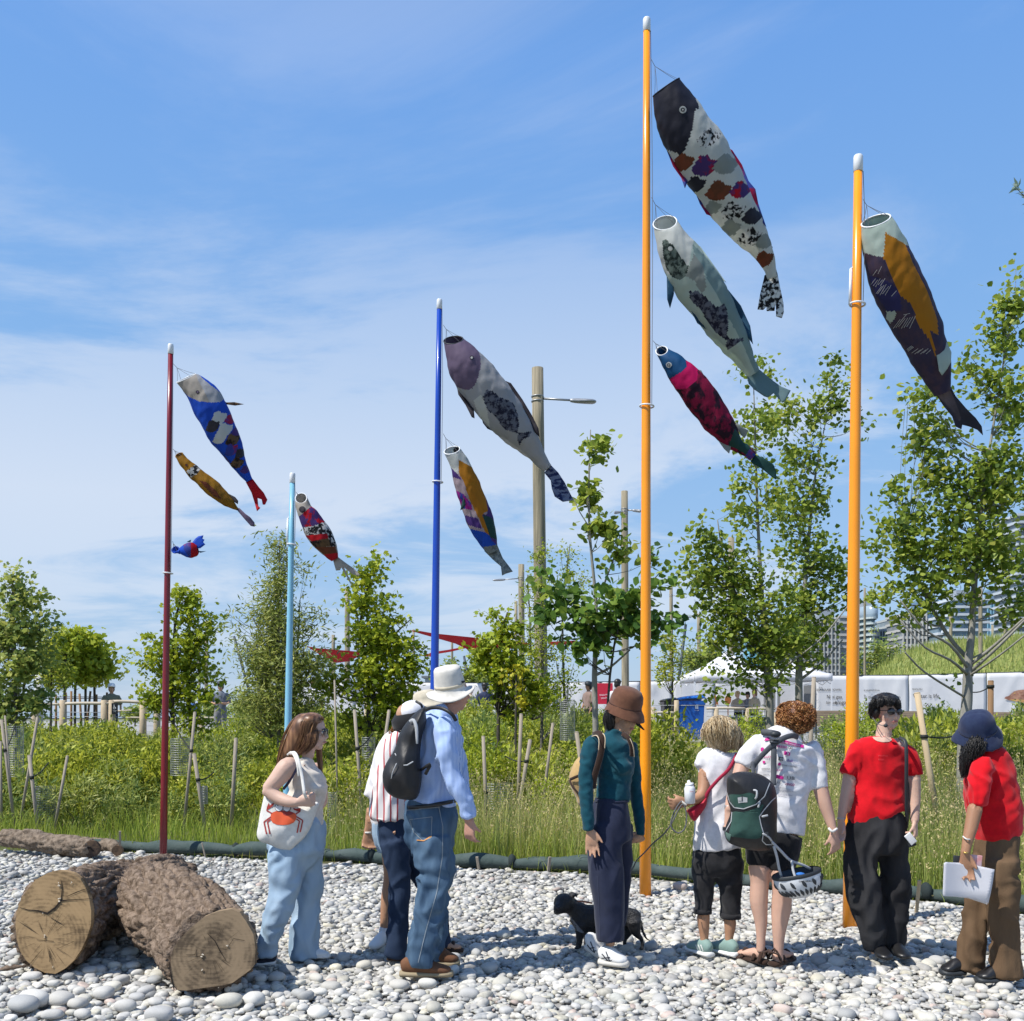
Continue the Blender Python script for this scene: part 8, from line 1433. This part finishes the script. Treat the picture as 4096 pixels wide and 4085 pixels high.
for p in [[(585,660,-.47),(605,665,-.48),(605,700,-.48),(596,715,-.47)],[(640,830,-.46),(675,822,-.45)],[(645,940,-.46),(680,960,-.44),(700,985,-.42)],[(625,735,-.46),(615,770,-.46)]]: S.wtube([(*A.P(x,y,d),.006,.005) for x,y,d in p],6,2)
S.build('zip_pull',M_pipe,T);S=A.new(); 
for x,y,d in [(405,908,-.36),(660,940,-.44)]: S.box(A.P(x,y,d),(.016,.010,.010),bev=.002)
S.build('buckle',M_dk,T,shade=False)
S=A.new();ribbon(S,[(713,340,-.13),(715,420,-.165),(714,520,-.175),(713,625,-.22)],18,.006);ribbon(S,[(575,520,-.14),(610,470,-.15),(680,395,-.16),(760,335,-.155),(830,310,-.13),(868,320,-.08)],17,.006);ribbon(S,[(640,288,-.05),(690,290,-.1),(740,300,-.13)],20,.012);ribbon(S,[(580,480,-.15),(582,530,-.17),(585,560,-.25)],14,.006);S.build('shoulder_strap',M_grey,T);S=A.new();S.wtube([(*A.P(690,335,-.16),.005,.005),(*A.P(745,340,-.165),.005,.005),(*A.P(742,358,-.17),.005,.005),(*A.P(692,355,-.17),.005,.005),(*A.P(690,335,-.16),.005,.005)],6,1);S.pell(725,300,36,22,-.12,.03);S.build('buckle',M_dk,T)
S=A.new();S.pell(690,672,28,30,-.30,.05);o=S.build('tennis_ball_bag',mat('lime_cloth',(.36,.42,.01),.6),None,fold=.004,fscale=30,voxel=.008);tag(o,'lime yellow cloth pouch in the side pocket of the green backpack','pouch')
T=empty('bike_helmet',A.P(865,1340,-.3),'silver and black bicycle helmet hanging from the green backpack','helmet');hc=A.P(868,1232,-.30);Rr=Matrix.Rotation(R(-12),3,'Y');S=A.new();S.lathe(hc,[(.001,-.075),(.06,-.066),(.10,-.035),(.120,.0),(.130,.040),(.138,.042),(.140,.025)],Rr,36,None,.80);S.build('inner_shell',M_dk,T)
Mhel=mat('silver_shell',(.60,.62,.64),.35,spec=.6);S=A.new();S.lathe(hc,[(.139,.030),(.141,.012),(.137,-.015),(.124,-.048),(.098,-.078),(.06,-.100),(.001,-.108)],Rr,36,lambda t,i,r,z: (r*(1+.03*math.sin(6*t)*(0<i<5)),z),.80);sh=S.build('outer_shell',Mhel,T)
for k in range(13):
    t=-math.pi+.12+k*.235
    for z0,z1,r0,r1,w in ((.008,-.030,.142,.134,.011),(-.042,-.080,.131,.098,.010)):
        if k % 2 and z0>0: continue
        S=A.new();tt=t+(.1 if z0<0 else 0);S.wtube([(*(hc+Rr @ V3((r0*math.cos(tt),r0*.8*math.sin(tt),z0))),w*.4,.004),(*(hc+Rr @ V3(((r0+r1)/2*1.01*math.cos(tt+.08),(r0+r1)/2*.81*math.sin(tt+.08),(z0+z1)/2))),w,.005),(*(hc+Rr @ V3((r1*math.cos(tt+.15),r1*.8*math.sin(tt+.15),z1))),w*.35,.004)],8,2);S.build('vent',M_dk,T)
S=A.new();S.lathe(hc,[(.1395,.046),(.145,.040),(.144,.026),(.1395,.022)],Rr,36,None,.80);S.build('rim_band',M_dk,T);text_on('lettering','GARNEAU',875,1252,88,11,-2,bvh_of([sh]),M_ink,T,CB,off=.006,bold=.02)
S=A.new();S.pell(885,1200,28,12,-.36,.02);S.build('blue_pad',mat('blue_pad',(.03,.16,.5),.6),T);S=A.new()
for p in [[(695,985,-.40),(760,1050,-.36),(820,1110,-.34),(900,1140,-.32),(950,1165,-.30)],[(715,1020,-.40),(735,1090,-.38),(748,1160,-.36),(765,1220,-.34)],[(830,1110,-.345),(838,1170,-.36),(855,1225,-.38)]]: S.wtube([(*A.P(x,y,d),.008,.003) for x,y,d in p],6,3)
S.build('chin_strap',M_pipe,T)
# ===== headset person =====
CD=(3280,2700,1.4828);A=Soup(*CD,6.26);rt=person(A,(380,1670),'person in red t-shirt with headset microphone, sunglasses and wide washed black trousers')
S=A.new();fr=S.headframe(402,222,208,12,0,0);S.head(fr,.92);S.tube([(385,290,44),(378,350,46),(375,385,70)],14);S.tube([(370,400,130,0,.62),(360,600,120,0,.62),(340,850,125,0,.65),(340,950,125,0,.65)],16);S.tube([(215,450,50,0),(185,560,42,0),(160,690,36,-.01),(138,790,29,-.02),(126,860,23,-.03)],14);S.hand(S.P(125,862,-.03),(.02,-.05,-1),(.35,-.9,0),L=.175,curl=40,thumb=25)
S.tube([(520,450,50,0),(548,570,44,0),(558,700,38,-.01),(560,800,31,-.03),(562,868,25,-.05)],14);S.hand(S.P(562,868,-.05),(.0,-.15,-1),(-.5,-.85,0),L=.175,curl=62,thumb=30,mirror=1);S.tube([(270,950,60,0),(262,1300,46,0),(322,1640,30,0)],10);S.tube([(430,950,60,.03),(447,1300,46,.05),(447,1650,30,.05)],10);S.build('body',SK_f,rt,voxel=.0055,smooth=2);facekit(fr,rt,glasses=M_shoek,gk=1.1,lensm=mat('smoke_lens',(.03,.025,.025),.1,spec=.8))
S=A.new();S.tube([(377,372,78,0,.85),(372,402,130,0,.68),(368,440,165,0,.6),(362,540,160,0,.62),(352,650,152,0,.64),(342,760,164,0,.66),(334,830,172,0,.68),(345,858,160,0,.68)],26,caps=.08);S.tube([(260,425,58),(210,480,62),(182,545,60),(162,590,56)],16,caps=.1);S.tube([(480,425,56),(525,480,56),(552,545,52),(566,598,50)],16,caps=.1);tr=S.build('red_tee_shirt',M_redt,rt,voxel=.009,smooth=3,fold=.011,fscale=7,fdir=(1,1,.8));bb=bvh_of([tr])
M_nl=SK_f;decal('neckline',[smooth_poly([(305,352),(318,378),(345,394),(385,399),(420,392),(436,366),(438,345),(375,335)])],bb,SK_f,rt,CD,off=.004);Mpr=mat('ink_pale_red',(.68,.06,.07),.6);text_on('print','waterfront',345,482,58,9,2,bb,Mpr,rt,CD,off=.004);text_on('print','tour',345,506,34,10,2,bb,Mpr,rt,CD,off=.004)
S=A.new();S.tube([(345,800,148,0,.7),(340,850,162,0,.7),(338,920,182,0,.7),(342,1000,180,0,.7),(350,1060,150,0,.7)],24,caps=.1);S.tube([(250,980,100,0),(246,1100,98,0),(256,1250,103,0),(284,1400,96,0),(312,1530,80,0),(328,1630,62,0)],18,caps=.05);S.tube([(430,980,92,.03),(444,1100,92,.04),(448,1250,92,.05),(448,1400,80,.05),(444,1550,68,.05),(445,1660,62,.05)],18,caps=.05);S.build('wide_trousers',M_washb,rt,voxel=.011,smooth=3,fold=.014,fscale=6.5,fdir=(1.3,1,.5))
for (hx,hy),(tx,ty),d in (((340,1640),(345,1680),0),((445,1655),(450,1680),.03)): a,b=A.P(hx,hy,d),A.P(tx,ty,d);a.z=b.z=.03;b.y=a.y-.17;a.y+=.05;S=A.new();S.shoe(a,b,.05,.08);S.build('shoe',M_shoek,rt,voxel=.008)
S=A.new();S.pell(380,190,88,76,.055,.085);S.pell(390,146,82,40,-.03,.085);S.pell(322,215,30,55,.01,.06);S.pell(460,190,20,40,-.02,.04);S.build('hair',H_bk,rt,voxel=.009,fold=.006,fscale=30);strands('hair_locks',A,[[(400,120,30),(350,140,34,-.03),(310,190,22,-.03),(308,260,12,0)],[(385,115,30,-.02),(370,145,30,-.09),(360,180,20,-.10),(352,192,12,-.10)],[(400,115,30,-.02),(410,145,32,-.10),(412,172,22,-.115),(412,188,14,-.12)],[(410,118,26),(445,150,28,-.07),(460,185,16,-.08),(462,215,8,-.06)],[(370,112,20),(395,108,14),(430,118,14)]],200,H_bk,rt,r=.0022,curl=.004)
T=empty('headset_microphone',A.P(350,300,-.1),'thin headset microphone with foam ball by the mouth of the headset person','microphone');S=A.new();S.wtube([(*A.P(316,255,-.02),.0022,.0022),(*A.P(330,278,-.06),.0022,.0022),(*A.P(355,296,-.10),.0022,.0022),(*A.P(382,302,-.125),.0022,.0022)],5,4);S.wtube([(*A.P(330,285,-.06),.0015,.0015),(*A.P(345,340,-.05),.0015,.0015),(*A.P(385,392,-.09),.0015,.0015)],4,4);S.build('boom',M_cord,T);S=A.new();S.pell(390,301,13,11,-.13,.011);S.build('foam_ball',M_dk,T);S=A.new();S.wtube([(*A.P(304,215,.0),.003,.003),(*A.P(300,240,.0),.003,.003),(*A.P(314,258,-.015),.003,.003)],5,3);S.build('ear_hook',M_pipe,T)
T=empty('shoulder_bag',A.P(520,900,-.05),'black shoulder strap and narrow bag on the headset person','bag');S=A.new();ribbon(S,[(470,372,-.05),(505,395,-.10),(512,470,-.125),(512,600,-.12),(512,700,-.10),(515,870,-.05)],11,.005);S.build('shoulder_strap',M_dk,T);pillow('bag_body',[(508,640),(528,640),(530,760),(525,900),(510,900),(505,760)],CD,6.24,.02,M_dk,T,kk=2)
T=empty('phone',A.P(540,970,-.1),'small white phone held in the hand of the headset person','phone');S=A.new();S.box(A.P(537,972,-.14),(.022,.005,.036),Matrix.Rotation(R(-38),3,'Y'),bev=.004);S.build('phone_body',M_white,T);S=A.new();S.box(A.P(541,990,-.125),(.024,.006,.03),Matrix.Rotation(R(-20),3,'Y'),bev=.004);S.build('phone_case',M_dk,T)
S=A.new();band(S,127,850,25,7,-.03,1);S.build('bracelet',M_pipe,rt)
# ===== guide with papers =====
A=Soup(*CD,5.74);rt=person(A,(920,1810),'woman in navy bucket hat and red t-shirt with long black hair holding papers')
S=A.new();fr=S.headframe(928,345,215,215,8);S.head(fr);S.tube([(955,400,46),(985,460,52),(1000,520,90)],14);S.tube([(1005,540,110,0,.8),(1030,750,110,0,.8),(1055,950,95,0,.8),(1060,1100,90)],16);S.tube([(950,580,52,-.13),(930,730,44,-.16),(918,800,42,-.17),(897,900,37,-.19),(872,1000,29,-.21),(863,1060,25,-.22)],14)
S.hand(S.P(862,1062,-.22),(.10,.12,-1),(.9,-.35,0),L=.17,curl=22,thumb=30,tc=10,mirror=1);S.tube([(1060,580,46,.12),(1040,750,40,.15),(960,900,32,.05)],10);S.tube([(1020,1150,70,-.05),(1070,1400,50,-.05),(1060,1760,30,-.05)],10);S.tube([(980,1150,60,.08),(930,1500,44,.1),(850,1750,28,.1)],10);S.build('body',SK_b,rt,voxel=.006)
S=A.new();S.tube([(962,440,60,0,1.1),(990,490,115,0,.95),(1005,560,142,0,.85),(1014,660,155,0,.82),(1030,770,158,0,.82),(1048,870,152,0,.82),(1064,940,140,0,.82),(1080,985,115,0,.8)],26,caps=.1);S.tube([(985,520,62,-.09),(950,600,66,-.13),(938,700,58,-.155),(936,772,50,-.16)],16,caps=.1);S.build('red_tee_shirt',M_redt,rt,voxel=.009,smooth=3,fold=.011,fscale=7,fdir=(1,1,.9))
S=A.new();S.tube([(1068,940,118,0,.85),(1055,1020,126,0,.85),(1035,1120,140,0,.8),(1025,1190,130,0,.8)],22,caps=.1);S.tube([(1070,1100,108,-.05),(1078,1250,100,-.06),(1082,1400,88,-.06),(1090,1550,84,-.06),(1096,1680,88,-.05),(1098,1790,92,-.05)],20,caps=.05);S.tube([(975,1150,86,.05),(950,1300,80,.09),(922,1450,80,.10),(898,1600,84,.10),(882,1752,88,.10)],18,caps=.05);S.build('wide_trousers',M_brownp,rt,voxel=.011,smooth=3,fold=.014,fscale=6.5,fdir=(1.4,1,.4))
for (hx,hy),(tx,ty),d in (((850,1770),(722,1790),.10),((1080,1800),(932,1812),-.06)): a,b=A.P(hx,hy,d),A.P(tx,ty,d);a.z=b.z=.03;S=A.new();S.shoe(a,b,.05,.08);S.build('shoe',M_shoek,rt,voxel=.008);u=b-a;S=A.new();S.wtube([(*(a+u*t+V3((0,0,.004))),w,.018) for t,w in ((-.04,.036),(.15,.046),(.5,.05),(.85,.054),(1.03,.034))],12,2,side=u.cross(V3((0,0,1))));S.build('shoe_sole',M_dk,rt)
S=A.new();S.pell(935,340,86,88,.02,.10);S.tube([(905,400,50,-.02),(880,470,44,-.03),(862,540,34,-.03),(850,605,14,-.02)],12);S.tube([(990,390,58,.0),(1040,440,50,.02),(1085,500,36,.04),(1122,565,12,.05)],12);S.build('hair',H_bk,rt,voxel=.010,fold=.006,fscale=16);strands('hair_locks',A,[[(920,330,60),(895,420,52,-.03),(868,510,40,-.04),(852,612,16,-.03)],[(960,350,66),(1000,410,58,-.02),(1070,480,44,.0),(1125,570,12,.04)],[(940,360,60,-.05),(930,430,54,-.08),(905,500,34,-.08)]],220,H_bk,rt,r=.0022,curl=.006)
Rh=Matrix.Rotation(R(-16),3,'Y') @ Matrix.Rotation(R(26),3,'X');hc=A.P(936,322,-.01);S=A.new();S.lathe(hc,[(.001,.108),(.04,.107),(.070,.094),(.088,.065),(.096,.03),(.100,.0),(.102,-.003),(.120,-.030),(.136,-.056),(.137,-.061),(.130,-.056),(.098,-.004)],Rh,36,lambda t,i,r,z: (r*(1+.05*math.sin(3*t)) if z<-.01 else r,z+(.010*math.sin(2*t+1) if z<-.01 else 0)));ht=S.build('bucket_hat',M_navyh,rt,fold=.004,fscale=16);S=A.new();S.lathe(hc,[(.1005,.006),(.1035,.002),(.1035,-.004),(.1,-.001)],Rh,36);S.build('hat_seam',M_navyp,ht)
S=A.new();S.wtube([(*A.P(848,958,-.22),.004,.004),(*A.P(872,975,-.245),.004,.004),(*A.P(908,975,-.21),.004,.004)],6,3);S.build('bracelet',M_canvas,rt);S=A.new();S.tube([(848,1050,5,-.22),(864,1056,5,-.25),(888,1050,5,-.22)],6);S.build('gold_bangle',M_gold,rt)
M_paper=mat('paper',(.72,.72,.76),.7,trans=.25);PP=[(735,1116),(820,1120),(900,1132),(1027,1160),(1018,1230),(1005,1300),(990,1362),(940,1345),(880,1325),(800,1316),(728,1312),(731,1210)]
T=empty('paper_sheets',A.P(880,1340,-.22),'white paper sheets held low by the woman in the navy hat','papers')
for k in range(3): poly_sheet('sheet',[(x+k*4,y-k*3) for x,y in PP],5.50+.006*k,M_paper,T,crop=CD,step=14,thick=.0008,dfn=lambda x,y: .02*math.sin((x-3780)*.02)+.03*max(0,(y-3560)/60)**2)
T=empty('clipboard',A.P(880,1120,-.2),'dark phone case and pink card held behind the papers','clipboard');S=A.new();S.box(A.P(850,1098,-.19),(.055,.006,.022),Matrix.Rotation(R(4),3,'Y'),bev=.004);S.build('phone_case',M_dk,T);S=A.new();S.box(A.P(925,1105,-.205),(.032,.004,.034),Matrix.Rotation(R(6),3,'Y'),bev=.003);S.build('card',mat('pink_card',(.62,.22,.20),.6,(.7,.6,.66),20),T)
# ---- push skin back where cloth covers it
def fix_bodies():
    for rt in [o for o in SC.objects if o.type=='EMPTY' and o.name.startswith('person')]:
        ch=[o for o in rt.children if o.type=='MESH'];body=[o for o in ch if o.name.startswith('body')];cl=[o for o in ch if any(k in o.name for k in ('shirt','top','jeans','trousers','shorts','capri'))and 'hair' not in o.name and 'print' not in o.name]
        if not body or not cl: continue
        me=body[0].data;co=np.empty(len(me.vertices)*3,np.float32);me.vertices.foreach_get('co',co);co=co.reshape(-1,3)
        for c in cl:
            bv=bvh_of([c])
            for i in range(len(co)):
                p,n,_,d=bv.find_nearest(V3(co[i]),.022)
                if p is None: continue
                s=(V3(co[i])-p).dot(n)
                if-.016<s<.020: co[i]=p-n*.016
        me.vertices.foreach_set('co',co.ravel());me.update()
fix_bodies()
# ---- background visitors, built small and whole
def visitor(px,D,h,yaw,label,shirt,legs,skinm,hair,hat=None,arms='down',gz=.7,sit=0):
    x=(px-CX)/F*D;o=Soup();b=V3((x,D,gz));rt=empty('person',b,label,'person',None);M=Matrix.Rotation(R(yaw),3,'Z');k=h/1.72;q=lambda a,c,z: b+M @ V3((a*k,c*k,(z-sit)*k))
    S=Soup();cc=q(0,0,1.60);S.head((cc,.225*k,M));T=lambda S,pts,seg=12: S.wtube([(*q(*p[:3]),p[3]*k,p[4]*k) for p in pts],seg,2,side=M @ V3((1,0,0)))
    T(S,[(0,.02,1.52,.055,.055),(0,.02,1.42,.06,.06),(0,.02,1.3,.12,.09),(0,.02,1.0,.12,.09)])
    for s in (-1,1):
        if arms=='folded': T(S,[(s*.19,.02,1.36,.045,.045),(s*.24,0,1.12,.04,.04),(s*.10,-.20,1.10,.034,.034),(-s*.08,-.22,1.12,.026,.026)])
        else: T(S,[(s*.19,.02,1.36,.045,.045),(s*.25,.03,1.08,.038,.038),(s*.24,-.10,.86,.028,.028),(s*.235,-.13,.76,.035,.022)])
        T(S,[(s*.09,0,.9,.08,.08),(s*.10,0,.5,.055,.055),(s*.10,.02,.08,.038,.038)]);S.ell(q(s*.10,-.06,.04),(.05*k,.12*k,.04*k),M)
    S.build('body',skinm,rt,voxel=.022,smooth=2);S=Soup();T(S,[(0,.02,1.44,.09,.07),(0,.02,1.36,.19,.11),(0,.02,1.2,.185,.125),(0,.01,1.0,.165,.12),(0,.01,.90,.175,.125)],16)
    for s in (-1,1): T(S,[(s*.16,.02,1.37,.07,.07),(s*.225,.02,1.24,.07,.07),(s*.245,.02,1.14,.062,.062)])
    S.build('shirt',shirt,rt,voxel=.022,smooth=2,fold=.01,fscale=8);S=Soup();T(S,[(0,.01,.96,.17,.12),(0,.01,.82,.18,.13)],14)
    for s in (-1,1): T(S,[(s*.09,.01,.84,.10,.11),(s*.10,0,.5,.08,.085),(s*.10,.02,.14,.07,.07)])
    S.build('trousers',legs,rt,voxel=.024,smooth=2,fold=.01,fscale=8);S=Soup();S.ell(q(0,.03,1.65),(.098*k,.115*k,.10*k),M);S.ell(q(0,.06,1.58),(.09*k,.08*k,.10*k),M);S.build('hair',hair,rt)
    if hat: S=Soup();S.lathe(q(0,0,1.665),[(.001,.09),(.06,.085),(.095,.05),(.10,0),(.15 if hat[1] else .105,-.02),(.15 if hat[1] else .105,-.025),(.09,-.01)],M);S.ell(q(0,-.12,1.665),(.07*k,.09*k,.012*k),M);S.build('cap',hat[0],rt)
    return rt
F_=lambda n,c: fabric(n,c)
visitor(882,28.5,1.72,8,'man in grey shirt and dark cap with folded arms standing beyond the shrubs at left',F_('grey_blue_shirt',(.16,.18,.22)),F_('grey_trousers',(.2,.2,.21)),SK_m,H_bk,(M_dk,0),'folded')
visitor(446,27.5,1.62,20,'person in white cap just behind the accessibility sign post',F_('olive_top',(.2,.2,.14)),M_ddenim,SK_m,H_br,(M_white,0));visitor(773,31,1.35,60,'person in blue top glimpsed right of the crimson pole',F_('blue_top',(.10,.22,.55)),M_blackc,SK_f,H_br)
visitor(1262,27,1.75,150,'person in white shirt seen between the pale blue pole and the maple',M_whitet,M_ddenim,SK_t,H_br);visitor(1884,31,1.66,60,'person with glasses in a pale top right of the old man',F_('pale_yellow_top',(.55,.50,.36)),F_('khaki',(.3,.26,.18)),SK_f,H_br)
visitor(1938,30,1.74,195,'person in navy top carrying a red bag, seen from behind',F_('navy_top',(.04,.05,.10)),M_ddenim,SK_b,H_bk);visitor(2192,31,1.55,40,'person in blue top crouched behind the central shrubs',F_('cobalt_top',(.03,.12,.35)),M_ddenim,SK_m,H_bk,gz=.35)
visitor(2352,30,1.76,-60,'person with black cap and grey top beside the red sign',F_('taupe_top',(.26,.18,.15)),M_blackc,SK_b,H_bk,(M_dk,0));visitor(2472,29,1.80,150,'person with dark curly hair above the brown bucket hat',M_whitet,M_ddenim,SK_m,H_bk)
visitor(2952,36.8,1.62,20,'blonde staff member in beige shirt with lanyard under the gazebo',F_('beige_shirt',(.42,.36,.29)),M_blackc,SK_f,H_bl,arms='folded');visitor(2990,37,1.60,-30,'person in grey top between the two beige shirts under the gazebo',F_('grey_top',(.25,.26,.3)),M_blackc,SK_m,H_bk)
visitor(3016,36.2,1.66,-60,'curly-haired person in beige polo leaning under the gazebo',F_('beige_polo',(.44,.37,.27)),F_('dark_trousers',(.03,.03,.035)),SK_p,H_br)
